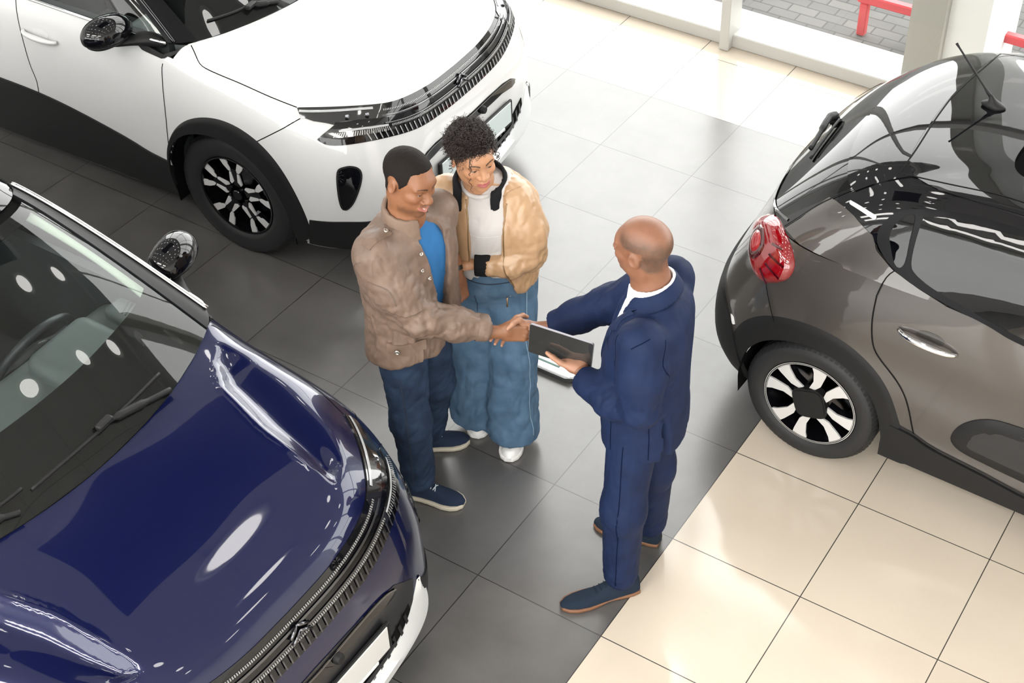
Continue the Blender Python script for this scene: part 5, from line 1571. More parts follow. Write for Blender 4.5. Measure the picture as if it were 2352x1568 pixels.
def torso_fn(fr, org, table, power=2.3):
    """stack of rounded cross-sections in the torso frame: rows (z, half width, half depth, forward shift, side shift)"""
    T_ = np.asarray(table, float); o = np.asarray(org, float)
    zs = T_[:, 0]; zz = np.linspace(zs[0], zs[-1], 200)
    dense = np.stack([np.interp(zz, np.linspace(zs[0], zs[-1], 200), nat_spline(T_[:, k], np.interp(zz, zs, np.arange(len(zs))))) for k in range(1, T_.shape[1])], 1)
    def f(P):
        q = (P - o) @ fr
        z = np.clip(q[:, 2], zs[0], zs[-1])
        a = np.interp(z, zz, dense[:, 0]); b = np.interp(z, zz, dense[:, 1]); c = np.interp(z, zz, dense[:, 2])
        s = np.interp(z, zz, dense[:, 3]) if dense.shape[1] > 3 else 0
        u = np.abs(q[:, 1] - s)/a; v = np.abs(q[:, 0] - c)/b
        r = (u**power + v**power)**(1/power)
        d = (r - 1)*np.minimum(a, b)
        d = smax(d, q[:, 2] - zs[-1], .015)
        return smax(d, zs[0] - q[:, 2], .006)
    return f

class Person:
    def __init__(s, label, base, skin, mat):
        s.base = np.array(base, float); s.skin = np.array(skin); s.mat = mat; s.parts = []
        s.label = label
    def add(s, V, F, tone, midx=0): s.parts.append((V, F, tone, np.full(len(F), midx)))
    def hand(s, wrist, x, z, curl, thumb, side, spread=.06, arm=.14, arm_r=.033, h=.0036, size=1.0, tilt=0.0):
        """x finger direction, z back-of-hand direction, side +1 left hand / -1 right hand"""
        X = unit(x); Z = unit(np.asarray(z, float) - X*(np.dot(z, X))); Y = np.cross(Z, X)
        f0 = hand_fn(curl, thumb, spread, arm=arm, arm_r=arm_r, tilt=tilt)
        # thumb lies on +y: for which hand +y is the thumb side depends on handedness; mirror in y when needed
        R = np.stack([X, Y, Z], 1); mir = 1 if side < 0 else -1
        V, F = surf_nets(f0, (-arm-.05, -.075, -.13), (.21, .13, .05), h)
        V = lap(V, F, 1)
        tone = np.tile(s.skin, (len(V), 1))
        for tip, dv in f0.nails:
            c = tip + unit(dv)*.0005 + np.array([0, 0, .005])
            w = np.clip(1 - np.linalg.norm((V - c)/np.array([.0075, .0065, .006]), axis=1), 0, 1)
            tone = tone*(1 - .8*np.clip(w*2.5, 0, 1))[:, None] + np.array(s.nail)*(.8*np.clip(w*2.5, 0, 1))[:, None]
        pal = np.clip((-V[:, 2] - .004)/.012, 0, 1)*(V[:, 0] > -.01)
        tone = tone*(1 - .45*pal)[:, None] + np.array(s.palm)*(.45*pal)[:, None]
        if mir < 0: V = V*np.array([1, -1, 1]); F = F[:, ::-1]
        W = (V*size) @ R.T + np.asarray(wrist)
        s.add(W, F, tone)
        return R
    def limb(s, pts, rad, h=.02):
        rad = [r*.7 for r in rad]
        P = np.array(pts); r = max(rad) + .03
        V, F = surf_nets(lambda Q: chain(Q, pts, rad, .03), P.min(0)-r, P.max(0)+r, h)
        s.add(V, F, np.tile(s.skin, (len(V), 1)))
    def head(s, centre, fwd, up, k, neck_base, h=.0032):
        R = frame(fwd, up); s.R = R; s.c = np.asarray(centre, float); s.k = k
        k['neck'] = R.T @ (np.asarray(neck_base) - s.c)
        f = head_fn(k); s.hf = f
        V, F = surf_nets(f, (-.16, -.13, -.24), (.14, .13, .135), h)
        V = lap(V, F, 1, .3)
        tone = np.tile(s.skin, (len(V), 1))
        A = np.abs(V[:, 1]); sm = k.get('smile', 0)
        def blend(mask, col):
            nonlocal tone
            mask = np.clip(mask, 0, 1)[:, None]; tone = tone*(1-mask) + np.array(col)*mask
        # warmth in cheeks, paler under the eyes
        blend(.35*np.exp(-(((V[:, 0]-.075)/.03)**2 + ((A-.045)/.02)**2 + ((V[:, 2]+.03)/.022)**2)), s.skin*np.array([1.12, .92, .88]))
        # lips
        cy = .026 + .007*sm
        zc = -.069 + .007*sm*(A/cy)**2
        half = .0125*k.get('lip', 1)*(1 - np.clip(A/cy, 0, 1)**2)**.6
        m = (V[:, 0] > .078)*(A < cy)*np.clip((half - np.abs(V[:, 2] - zc + .001))/.002, 0, 1)
        blend(m, s.lips)
        # brows
        t = (A - .012)/.040
        zb = .0225 + k.get('brow_arch', .006)*np.sin(np.clip(t, 0, 1)*PI*.75) + .002
        m = (t > 0)*(t < 1)*np.clip((.0042*(1.15 - .6*np.clip(t, 0, 1)) - np.abs(V[:, 2] - zb))/.0015, 0, 1)*(V[:, 0] > .05)
        blend(.92*m, s.hair_col)
        # lash line
        m = np.exp(-(((V[:, 2]-.0058)/.0016)**2))*(A > .016)*(A < .047)*(V[:, 0] > .074)
        blend(.85*m, (.01, .007, .006))
        if 'stubble' in k:
            nz = noise3(V, .0065, 8)*.35 + noise3(V, .02, 9)*.25
            blend(k['stubble'](V)*(.72 + nz*.5), s.stub_col)
        if 'beard' in k:
            m = k['beard']*np.clip((.03 - np.abs(V[:, 2]+.095))/.02, 0, 1)*(V[:, 0] > .02)*(1-np.clip((half - np.abs(V[:, 2]-zc))/.002, 0, 1)*(A < cy))
            blend(m, s.hair_col)
            m = k['beard']*1.1*np.exp(-((V[:, 2]+.052)/.006)**2)*(A < .026)*(V[:, 0] > .085); blend(m, s.hair_col)
        s.add(V @ R.T + s.c, F, tone)
        # eyes: eyeball with iris and pupil, as part of the same mesh
        for sg in (1, -1):
            c = np.array([.0772, .031*sg, .003]); r = .0125
            u, v = np.meshgrid(np.linspace(0, 2*PI, 25), np.linspace(0, PI, 17), indexing='ij')
            D = np.stack([np.cos(v), np.sin(v)*np.cos(u), np.sin(v)*np.sin(u)], -1)
            g = unit(k.get('gaze', (1, 0, -.1)))
            Rg = frame(g, (0, 0, 1))
            EV = (D @ Rg.T)*r + c
            n_, m_ = EV.shape[:2]
            EF = np.array(grid_faces(n_, m_)); an = np.broadcast_to(v, (n_, m_)).reshape(-1)
            et = np.where((an < .20)[:, None], [[.004, .004, .004]], np.where((an < .64)[:, None], [s.iris], [[.24, .22, .205]]))
            s.add(EV.reshape(-1, 3) @ R.T + s.c, EF, et, 1)
        # teeth
        if sm > .3:
            u = np.linspace(-.019, .019, 17); z = np.array([-.0655+.002, -.0735])
            TV = np.array([[(.0985 - (a/.019)**2*.010, a, zz + .006*sm*(a/.022)**2) for zz in z] for a in u])
            s.add(TV.reshape(-1, 3) @ R.T + s.c, np.array(grid_faces(17, 2)), np.tile([.75, .72, .66], (34, 1)), 1)
    def body(s):
        off = 0; VV = []; FF = []; TT = []; MI = []
        for V, F, t, m in s.parts:
            VV.append(V); FF.append(F + off); TT.append(t); MI.append(m); off += len(V)
        o = make_mesh('person', np.vstack(VV), np.vstack(FF), [s.mat, M['eye']], None, s.base, np.concatenate(MI), np.vstack(TT))
        tag(o, s.label, 'person'); s.o = o
        return o
    def scalp(s, name, mask, mat, amp, h=.0034, grain=0.0, seed=1):
        """close-cropped hair: thin shell following the skull where mask (0..1) is set"""
        f = lambda P: s.hf(P) - (amp*1.0*np.clip(mask(P), 0, 1) - amp*.45)
        V, F = surf_nets(lambda P: np.maximum(f(P), -(P[:, 2] + .115)), (-.16, -.12, -.12), (.11, .12, .14), h)
        keep = mask(V) > .28
        keepF = keep[F].all(1); idx = np.unique(F[keepF]); mp = -np.ones(len(V), int); mp[idx] = np.arange(len(idx))
        V2, F2 = lap(V, F, 1, .3)[idx], mp[F[keepF]]
        if grain:
            V2 = V2 + normals_of(V2, F2)*(grain*noise3(V2, .006, seed))[:, None]
        return make_mesh(name, V2 @ s.R.T + s.c, F2, [mat], s.o, s.base)

M['eye'] = principled('eye_and_teeth', (.7, .7, .7), 0.12, coat=1.0)
_n, _l, _p = nodes(M['eye']); _a = _n.new('ShaderNodeVertexColor'); _a.layer_name = 'tone'; _l.new(_a.outputs['Color'], _p.inputs['Base Color'])

def sleeve(P, pts, rad, k=.05): return chain(P, pts, rad, k)
def bend_folds(c, r, axis, amp, sc, seed):
    """folds gathered near a joint"""
    c = np.asarray(c, float)
    return lambda V: amp*np.exp(-(np.linalg.norm(V - c, axis=1)/r)**2)*fold_noise(V, axis, sc*5, sc, seed)
def all_folds(axis, amp, along, across, seed, zlo=-9, zhi=9):
    return lambda V: amp*fold_noise(V, axis, along, across, seed)*np.clip((V[:, 2]-zlo)/.06, 0, 1)*np.clip((zhi-V[:, 2])/.06, 0, 1)

def shoe(parent, base, name, heel, toe, mat, sole_mat, width=.095, toe_h=.055, ankle_h=.10, sole=.024, toe_taper=.8, label=None, heel_block=False):
    """heel, toe: ground points"""
    heel = np.array([*heel[:2], 0.0]); toe = np.array([*toe[:2], 0.0])
    d = toe - heel; L = np.linalg.norm(d); fr = frame(d, (0, 0, 1))
    def loc(P): return (P - heel) @ fr
    xs = np.array([0, .10, .3, .5, .68, .82, .93, 1.0])*L
    wd = np.array([.62, .74, .74, .84, 1.0, .95, .72, .30])*width/2
    def wid(x): return np.interp(x, xs, wd)
    ht_x = np.array([-.02, .0, .22, .38, .55, .75, .92, 1.02])*L
    ht = np.array([ankle_h*.9, ankle_h, ankle_h*1.0, ankle_h*.92, toe_h*1.28, toe_h*1.02, toe_h*.86, toe_h*.5])
    def up(P):
        q = loc(P); x = q[:, 0]; xc = np.clip(x, .02*L, .97*L)
        w = wid(xc)*.97; hgt = np.interp(xc, ht_x, ht)
        cy = .004*np.sin(xc/L*PI)
        r = np.sqrt(np.abs((q[:, 1]-cy)/w)**2.4 + np.abs(q[:, 2]/hgt)**2.4 + (np.maximum(np.abs(x - .5*L) - .47*L, 0)/(.045*L))**2)
        dd = (r - 1)*np.minimum(w, hgt)*.8
        return smax(dd, sole*.7 - q[:, 2], .004)
    def so(P):
        q = loc(P); x = q[:, 0]; xc = np.clip(x, .012*L, .985*L)
        w = wid(xc)*1.06 + .003
        dd = np.maximum(np.abs(q[:, 1]) - w, np.abs(x - .5*L) - .502*L)
        e = np.sqrt(np.maximum(np.abs(q[:, 1])-w+.006, 0)**2 + np.maximum(np.abs(x-.5*L)-.502*L+.006, 0)**2) - .006
        e = np.maximum(e, np.minimum(dd, 0) - 0)
        arch = .010*np.exp(-((x/L-.40)/.12)**2)*(1 if heel_block else .3)
        e = np.maximum(e, q[:, 2] - sole)
        return np.maximum(e, .001 + arch - q[:, 2])
    lo = np.minimum(heel, toe) - .09; hi = np.maximum(heel, toe) + .09; lo[2] = -.012; hi[2] = ankle_h + .03
    V, F = surf_nets(up, lo, hi, .0045); V = lap(V, F, 3)
    o = make_mesh(name, V, F, [mat], parent, base)
    V, F = surf_nets(so, lo, hi, .0042); V = lap(V, F, 3)
    s = make_mesh('sole', V, F, [sole_mat], o, base)
    if label: o['label'] = label
    def on_top(fx, fy):
        """point on the upper at a share of length and width"""
        x = fx*L; w = wid(x); hgt = np.interp(x, ht_x, ht); yy = fy*w
        z = hgt*max(0, 1 - abs(fy)**2.4)**(1/2.4)
        return heel + fr @ np.array([x, yy, z])
    o.location = (0, 0, 0)
    return o, on_top

def laces(parent, base, on_top, f0, f1, n, mat, r=.0022, cross=True):
    mb = MB()
    for i in range(n):
        f = f0 + (f1 - f0)*i/max(n-1, 1)
        a = on_top(f, .42) + [0, 0, .003]; b = on_top(f + (.035 if cross else 0), -.42) + [0, 0, .003]
        c = .5*(a+b); c[2] = on_top(f + .017, 0)[2] + .004
        mb.tube(smooth_line([a, c, b], 10) - base, r, 6)
        if cross:
            a = on_top(f + .035, .42) + [0, 0, .003]; b = on_top(f, -.42) + [0, 0, .003]
            c = .5*(a+b); c[2] = on_top(f + .017, 0)[2] + .006
            mb.tube(smooth_line([a, c, b], 10) - base, r, 6)
    return mb.build('laces', mat, parent, smooth=True)

def button(parent, base, p, n, mat, r=.011, name='button', ring=None):
    n = unit(n); fr = frame(n, (0, 0, 1) if abs(n[2]) < .9 else (1, 0, 0))
    mb = MB()
    prof = [(.0005, .004), (r*.45, .004), (r*.5, .0055), (r*.85, .0055), (r, .003), (r, -.002)]
    an = np.linspace(0, 2*PI, 18, endpoint=False)
    G = np.array([[np.asarray(p) - base + fr @ np.array([h, q*math.cos(a), q*math.sin(a)]) for a in an] for q, h in prof])
    mb.grid(G, wrap_v=True)
    return mb.build(name, mat, parent, smooth=True)

def strip_on(V_bvh, pts, w, out, n=30):
    """ribbon lying on a cloth mesh (world coordinates), smoothed so that small folds do not kink it"""
    P = smooth_line(pts, n); R = []; N = []
    for p in P:
        q, nn, i, d = V_bvh.find_nearest(Vector(p)); R.append(np.array(q)); N.append(np.array(nn))
    R = np.array(R); N = np.array(N)
    for _ in range(4):
        R[1:-1] = .25*R[:-2] + .5*R[1:-1] + .25*R[2:]; N[1:-1] = .25*N[:-2] + .5*N[1:-1] + .25*N[2:]
    N /= np.linalg.norm(N, axis=1)[:, None]
    Q = []
    for p, nn in zip(R, N):
        h = V_bvh.ray_cast(Vector(p + nn*.03), Vector(-nn), .06)
        Q.append(np.array(h[0]) if h[0] is not None else p)
    R = np.array(Q) + N*out
    Tn = np.gradient(R, axis=0); Tn /= np.linalg.norm(Tn, axis=1)[:, None]
    S = np.cross(N, Tn); S /= np.linalg.norm(S, axis=1)[:, None]
    return np.stack([R - S*w/2 - N*.003, R - S*w/2, R + S*w/2, R + S*w/2 - N*.003], 1)

def panel_on(name, o, base, c, nrm, down, w, h, mat, out=.004, rnd=.25, point=0.0):
    """cloth panel (flap, tab, pocket) lying on a garment: w across, h down from c"""
    t = bvh_of(o, base); n = unit(nrm); v = unit(np.asarray(down, float) - n*np.dot(down, n)); u = np.cross(v, n)
    A, B = 13, 9; P = np.zeros((A, B, 3))
    D = np.zeros((A, B))
    for i, a in enumerate(np.linspace(-.5, .5, A)):
        for j, b in enumerate(np.linspace(0, 1, B)):
            k = 1 - rnd*max(0, (b-.7)/.3)**2*.35
            P[i, j] = np.asarray(c) + u*a*w*k + v*(b*h + point*(1-abs(a)*2)*b)
            r = t.ray_cast(Vector(P[i, j] + n*.12), Vector(-n), .3)
            D[i, j] = (.12 - r[3]) if r[0] is not None else np.nan
    D = np.where(np.isnan(D), np.nanmedian(D), D)
    for _ in range(6):
        E = np.pad(D, 1, mode='edge'); D = np.maximum(D*.0 + (E[:-2, 1:-1] + E[2:, 1:-1] + E[1:-1, :-2] + E[1:-1, 2:] + 2*D)/6, D - .004)
    top = P + n*(D + out)[..., None]
    big = np.zeros((A+2, B+2, 3)); big[1:-1, 1:-1] = top
    big[0, 1:-1] = top[0]; big[-1, 1:-1] = top[-1]; big[:, 0] = big[:, 1]; big[:, -1] = big[:, -2]
    for sl in ((0, slice(None)), (-1, slice(None)), (slice(None), 0), (slice(None), -1)): big[sl] -= n*(out + .006)
    return grid_obj(name, [big - base], mat, o, ang=60)

def bvh_of(o, base):
    me = o.data
    V = [Vector(v.co) + Vector(base) for v in me.vertices]
    return BVHTree.FromPolygons(V, [tuple(p.vertices) for p in me.polygons])

def surf_strip(name, o, base, lines, w, out, mat, parent, n=30):
    t = bvh_of(o, base); mb = MB()
    for L in lines: mb.grid(strip_on(t, L, w, out, n) - base)
    r = mesh_obj(name, mb.V, mb.F, mat, parent, True)
    bm = bmesh.new(); bm.from_mesh(r.data); bmesh.ops.recalc_face_normals(bm, faces=bm.faces); bm.to_mesh(r.data); bm.free()
    return sharp(r, 50)
# ---------------------------------------------------------------- cloth and skin materials
def fabric(name, col, rough=.75, weave=1400, ws=.25, sheen=.0, spec=.18, mott=None, crease=(14, .15, .5)):
    m = principled(name, col, rough, sheen=sheen, spec=spec)
    if mott: add_mottle(m, mott, col, 14, 5)
    n, l, p_ = nodes(m)
    tc = n.new('ShaderNodeTexCoord')
    wv = n.new('ShaderNodeTexNoise'); wv.inputs['Scale'].default_value = weave; wv.inputs['Detail'].default_value = 2
    l.new(tc.outputs['Object'], wv.inputs['Vector'])
    b1 = n.new('ShaderNodeBump'); b1.inputs['Strength'].default_value = ws; b1.inputs['Distance'].default_value = .0006
    l.new(wv.outputs['Fac'], b1.inputs['Height'])
    cr = n.new('ShaderNodeTexNoise'); cr.noise_type = 'RIDGED_MULTIFRACTAL'; cr.inputs['Scale'].default_value = crease[0]; cr.inputs['Detail'].default_value = 2.0; cr.inputs['Distortion'].default_value = 1.2
    mp = n.new('ShaderNodeMapping'); mp.inputs['Scale'].default_value = (1, 1, crease[2]); mp.inputs['Rotation'].default_value = (.5, .4, .2)
    l.new(tc.outputs['Object'], mp.inputs['Vector']); l.new(mp.outputs['Vector'], cr.inputs['Vector'])
    b2 = n.new('ShaderNodeBump'); b2.inputs['Strength'].default_value = crease[1]; b2.inputs['Distance'].default_value = .010
    l.new(cr.outputs['Fac'], b2.inputs['Height']); l.new(b1.outputs['Normal'], b2.inputs['Normal'])
    l.new(b2.outputs['Normal'], p_.inputs['Normal'])
    return m
M['jacket_brown'] = fabric('brown_field_jacket_cloth', (.155, .103, .077), .55, spec=.45, mott=(.115, .076, .055), crease=(20, .55, .45))
M['jacket_brown_seam'] = principled('brown_seam', (.10, .068, .05), .7)
M['jacket_brown_collar'] = fabric('brown_collar_cloth', (.17, .118, .09), .6)
M['tee_blue'] = fabric('blue_tee', (.022, .11, .27))
M['jeans_dark'] = fabric('dark_denim', (.022, .040, .078), .8, 900, .35, mott=(.012, .022, .045), crease=(14, .40, .5))
M['jeans_dark_seam'] = principled('dark_denim_seam', (.012, .02, .04), .8)
M['jeans_light'] = fabric('light_denim', (.085, .15, .235), .8, 900, .35, mott=(.055, .105, .17), crease=(10, .30, .4))
M['jeans_light_seam'] = principled('light_denim_seam', (.22, .32, .42), .8)
M['tee_white'] = fabric('white_tee', (.47, .45, .44))
M['bomber'] = fabric('tan_satin', (.40, .25, .14), .32, 1800, .08, spec=.6, mott=(.36, .22, .12), crease=(13, .40, .5))
M['bomber_seam'] = principled('tan_seam', (.33, .20, .11), .6)
M['knit_black'] = fabric('black_rib_knit', (.008, .008, .009), .9, 700, .4)
M['suit_blue'] = fabric('navy_blue_suit_cloth', (.0072, .0155, .051), .7, 1600, .2, mott=(.0056, .0122, .040), crease=(12, .14, .5))
M['suit_seam'] = principled('navy_seam', (.003, .006, .022), .9, spec=.05)
M['shirt_white'] = fabric('white_shirt_cloth', (.74, .74, .76))
M['shoe_navy'] = fabric('navy_suede', (.016, .026, .052), .85, 800, .3)
M['shoe_sole'] = principled('cream_rubber_sole', (.52, .47, .38), .6)
M['sneaker'] = principled('white_leather', (.72, .72, .71), .4)
M['sneaker_sole'] = principled('white_rubber', (.74, .73, .71), .5)
M['suede_dark'] = fabric('dark_navy_suede', (.012, .020, .034), .9, 700, .35)
M['sole_brown'] = principled('brown_heel', (.17, .075, .035), .5)
M['lace'] = principled('pale_lace', (.60, .66, .68), .7)
M['metal_button'] = principled('worn_metal_button', (.42, .38, .34), .3, metal=.9)
M['zip'] = principled('brass_zip', (.30, .20, .11), .4, metal=.8)
M['hair_black'] = add_bump(principled('cropped_black_hair', (.010, .0075, .0065), .75, spec=.12), 700, .7, .0010, detail=3)
M['hair_grizzle'] = add_bump(add_mottle(principled('shaved_grey_brown_hair', (.1, .06, .04), .6), (.060, .038, .026), (.16, .10, .068), 320, 3), 500, .5, .0008)
M['hair_base'] = principled('hair_mass', (.010, .007, .007), .85, spec=.08)
M['hair_curl'] = principled('dark_brown_curls', (.022, .014, .013), .42, spec=.45)

RH_CURL = [(.22, .42, .30), (.25, .50, .35), (.28, .58, .40), (.32, .62, .42)]
# ================================================================ MAN in the brown jacket
def man():
    base = np.array((-1.10, .34, 0.0))
    sk = skin_material('brown_skin', (.30, .12, .055))
    p = Person('person in brown field jacket and dark jeans shaking hands, smiling', base, (.205, .088, .043), sk)
    p.lips = (.33, .12, .09); p.hair_col = (.014, .010, .008); p.nail = (.50, .30, .23); p.palm = (.45, .25, .16); p.iris = (.03, .014, .006)
    T_ = frame(az(-8), (.02, 0, 1))
    nb = (-1.058, .315, 1.495)
    hf = unit((.975, -.14, -.22)); up = unit((.12, .10, 1))
    p.head((-1.030, .318, 1.665), hf, up, dict(smile=1.0, nose=1.25, lip=1.15, beard=.34, squint=.0012, wide=1.02, gaze=(1, -.05, -.12), neck_r=.060), nb)
    # hands
    C = np.array((-.648, .432, 1.015))
    hx = unit((.80, .585, -.10)); hz = unit((.585, -.80, .12))
    p.hand(C - hx*.060 + hz*.013, hx, hz, RH_CURL, [(.66, .66, -.34), (.76, -.10, -.66), (.66, -.55, -.50)], -1, .04, arm=.17, tilt=-.30)
    lx = unit((.30, -.20, -.93)); lz = unit((.85, -.10, .30))
    p.hand((-1.015, .545, 1.045), lx, lz, [(.95, 1.20, .70), (1.0, 1.25, .75), (1.0, 1.25, .75), (1.0, 1.2, .7)], [(.74, .52, -.38), (.86, .08, -.48), (.80, -.22, -.55)], 1, .02, arm=.08)
    p.limb([(-1.09,.31,.95),(-1.06,.31,1.2),(-1.055,.315,1.44)], [.11,.11,.08], .03)
    p.limb([(-1.06,.22,.92),(-1.05,.2,.5),(-1.06,.235,.10)], [.06,.05,.04], .03); p.limb([(-1.08,.41,.92),(-1.11,.46,.5),(-1.19,.48,.10)], [.06,.05,.04], .03)
    p.limb([(-1.09,.14,1.42),(-.93,.175,1.13),(-.72,.375,1.035)], [.045,.04,.03], .03)
    o = p.body()
    def hm(P):
        x, a, z = P[:, 0], np.abs(P[:, 1]), P[:, 2]
        line = .058 + .020*np.clip((x-.02)/.05, 0, 1) - .075*np.clip((.040 - x)/.045, 0, 1)*np.clip((a-.03)/.03, 0, 1)
        line = np.where(x < -.025, -.055 - .02*np.clip((-x-.05)/.04, 0, 1), line)
        side = (x > -.03)*(x < .045)*(a > .05)
        line = np.where(side, np.clip(.030 - (.045 - x)*1.35, -.035, .06), line)
        return np.clip((z - line)/.012, 0, 1)*np.clip((.082 - x)/.008, 0, 1)*np.clip((np.hypot((x + .014)/.029, (z + .004)/.041) - 1)/.08 + np.clip((.058 - a)/.004, 0, 1), 0, 1)
    p.scalp('hair', hm, M['hair_black'], .0048, grain=.0007)
    # trousers
    def ft(P):
        a = chain(P, [(-1.085,.235,.90),(-1.05,.205,.50),(-1.062,.230,.13)], [.105,.082,.072], .05)
        b = chain(P, [(-1.085,.40,.90),(-1.11,.455,.50),(-1.20,.495,.13)], [.105,.082,.072], .05)
        d = smin(a, b, .03); d = smin(d, s_ell(P, (-1.09,.315,.95), (.12,.165,.13)), .05)
        return smax(d, .085 - P[:, 2] - .012*np.sin(P[:, 0]*40), .008)
    tr = cloth('jeans', ft, (-1.40,.05,.04), (-.90,.62,1.1), .009, M['jeans_dark'], o, base,
        [all_folds((.3,.2,.3), .006, .30, .05, 3, .1, .9), bend_folds((-1.05,.2,.48), .16, (.4,1,.2), .006, .035, 5), bend_folds((-1.06,.23,.14), .10, (1,.4,.1), .008, .028, 7), bend_folds((-1.2,.49,.16), .10, (1,.4,.1), .008, .028, 9)])
    surf_strip('jeans_seam', tr, base, [[(-1.02,.12,.80),(-1.0,.115,.5),(-1.03,.14,.15)]], .005, .002, M['jeans_dark_seam'], tr, 30)
    # shoes
    near, ot = shoe(o, base, 'shoe', (-1.135,.222), (-.868,.288), M['shoe_navy'], M['shoe_sole'], .104)
    laces(near, base, ot, .36, .50, 3, M['lace'])
    far, ot = shoe(o, base, 'shoe', (-1.275,.445), (-1.075,.625), M['shoe_navy'], M['shoe_sole'], .104)
    laces(far, base, ot, .36, .50, 3, M['lace'])
    # tee
    org = (-1.075,.312,0)
    tee = torso_fn(T_, org, [(.90,.17,.115,.0),(1.05,.165,.11,.0),(1.25,.185,.122,.005),(1.38,.185,.115,.0),(1.46,.11,.085,.0),(1.50,.073,.072,.005)])
    cloth('tee_shirt', tee, (-1.30,.08,.88), (-.86,.56,1.52), .012, M['tee_blue'], o, base, [all_folds((0,0,1), .004, .3, .05, 2)])
    # jacket: solid torso with sleeves, cut open down the front
    jt = torso_fn(T_, org, [(.80,.215,.165,-.005),(.95,.205,.158,.0),(1.10,.198,.15,.0),(1.25,.212,.15,.0),(1.36,.218,.142,-.005),(1.425,.178,.122,-.008),(1.465,.115,.098,-.006),(1.49,.095,.090,-.004)], 2.5)
    def fj(P):
        q = (P - org) @ T_
        d = jt(P)
        hem = .855 + .035*np.clip(q[:, 0]/.15, -1, 1) + .008*np.sin(q[:, 1]*40)
        d = smax(d, hem - P[:, 2], .012)
        # opening: a wedge that widens towards the chest
        z = P[:, 2]
        w = .012 + .050*np.clip((z - .98)/.42, 0, 1)
        cut = np.maximum(np.abs(q[:, 1] - .040) - w, .075 - q[:, 0])
        d = smax(d, -cut, .010)
        r = smin(d, sleeve(P, [(-1.085,.140,1.415),(-1.02,.150,1.27),(-.925,.185,1.135)], [.088,.080,.074]), .045)
        arm = chain(P, [(-.925,.185,1.135),(-.83,.27,1.085),(-.745,.352,1.045)], [.074,.066,.053], .03)
        hx_ = unit((.72,.66,-.28)); arm = smax(arm, (P - np.array((-.735,.362,1.040))) @ hx_, .006)
        r = smin(r, arm, .03)
        la = chain(P, [(-1.045,.485,1.415),(-1.12,.555,1.24),(-1.075,.555,1.10)], [.085,.075,.060], .04)
        lx_ = unit((.35,-.05,-.95)); la = smax(la, (P - np.array((-1.058,.553,1.085))) @ lx_, .006)
        return smin(r, la, .03)
    jk = cloth('jacket', fj, (-1.38,.0,.76), (-.68,.70,1.54), .0085, M['jacket_brown'], o, base,
        [all_folds((.2,0,1), .0055, .22, .045, 11, .8, 1.5), all_folds((1,.6,.2), .0035, .12, .028, 12, .8, 1.3), bend_folds((-.94,.17,1.14), .13, (.4,1,.3), .012, .034, 13),
         bend_folds((-.82,.28,1.08), .10, (.4,-.6,1), .006, .03, 14), bend_folds((-1.07,.14,1.30), .10, (.3,1,.3), .008, .035, 15), bend_folds((-1.10,.16,1.0), .16, (.2,.2,1), .008, .03, 16)])
    # stand collar
    nbv = np.array(nb)
    def fc(P):
        q = (P - (nbv + np.array((-.004,0,-.010)))) @ T_
        q2 = q.copy(); q2[:, 2] += .22*q[:, 0]
        r = np.sqrt((q2[:, 0]/1.0)**2 + (q2[:, 1]/.98)**2)
        R_ = .083 - .10*(q2[:, 2])
        d = np.maximum(np.abs(r - R_) - .0065, np.abs(q2[:, 2] - .006) - .042)
        cut = np.maximum(np.abs(q[:, 1] - .030) - (.042), .02 - q[:, 0])
        return smax(d - .003, -cut, .006)
    cl = cloth('jacket_collar', fc, nbv - .16, nbv + .14, .006, M['jacket_brown_collar'], jk, base, [all_folds((0,1,0), .002, .1, .02, 4)])
    # seams, cuff, shoulder tab, pocket, buttons
    surf_strip('seams', jk, base, [
        [(-1.075,.02,1.44),(-1.14,.05,1.38),(-1.16,.06,1.28),(-1.06,.05,1.24)],
        [(-1.06,.02,1.35),(-.985,.07,1.33),(-.97,.10,1.25)],
        [(-1.02,.0,1.22),(-.93,.06,1.20),(-.86,.16,1.22)]], .004, .0015, M['jacket_brown_seam'], jk, 40)
    t = bvh_of(jk, base)
    def on(pt, out=.0):
        q, n, i, d = t.find_nearest(Vector(pt)); return np.array(q) + np.array(n)*out, np.array(n)
    panel_on('shoulder_tab', jk, base, (-1.062,.200,1.50), (.0,-.55,.84), (-.15,-.84,-.50), .046, .105, M['jacket_brown'], .005, 0)
    q, n = on((-1.064,.195,1.49), .008); button(jk, base, q, n, M['metal_button'], .010, 'snap_button')
    # chest placket buttons and loops
    for pt in ((-.935,.245,1.40),(-.915,.262,1.28),(-.905,.27,1.12),(-.93,.235,1.33)):
        q, n = on(pt, .003); button(jk, base, q, n, M['metal_button'], .008, 'snap_button')
    # hip pocket with flap
    c0 = np.array((-.975,.055,.985))
    q, n = on(c0)
    pn = unit((.42,-.90,.0)); panel_on('pocket', jk, base, (-.945,.06,.985), pn, (0,0,-1), .125, .085, M['jacket_brown'], .003, .2)
    panel_on('pocket_flap', jk, base, (-.945,.06,1.005), pn, (0,0,-1), .150, .045, M['jacket_brown'], .008, .1, .012)
    q, n = on((-.955,.055,.972), .010); button(jk, base, q, n, M['metal_button'], .011, 'snap_button')
    # sleeve cuff band
    cc = np.array((-.757,.341,1.050)); ax = unit((.72,.66,-.28))
    fr = frame(ax, (0, 0, 1))
    ring = lambda rr, s_: [cc + ax*s_ + fr @ np.array([0, rr*math.cos(a), rr*math.sin(a)]) for a in np.linspace(0, 2*PI, 40, endpoint=False)]
    mb = MB(); mb.grid(np.array([ring(.0535,-.022), ring(.0560,-.019), ring(.0555,.016), ring(.0535,.021), ring(.047,.023)]) - base, wrap_v=True)
    mb.build('sleeve_cuff', M['jacket_brown'], jk, ang=50)
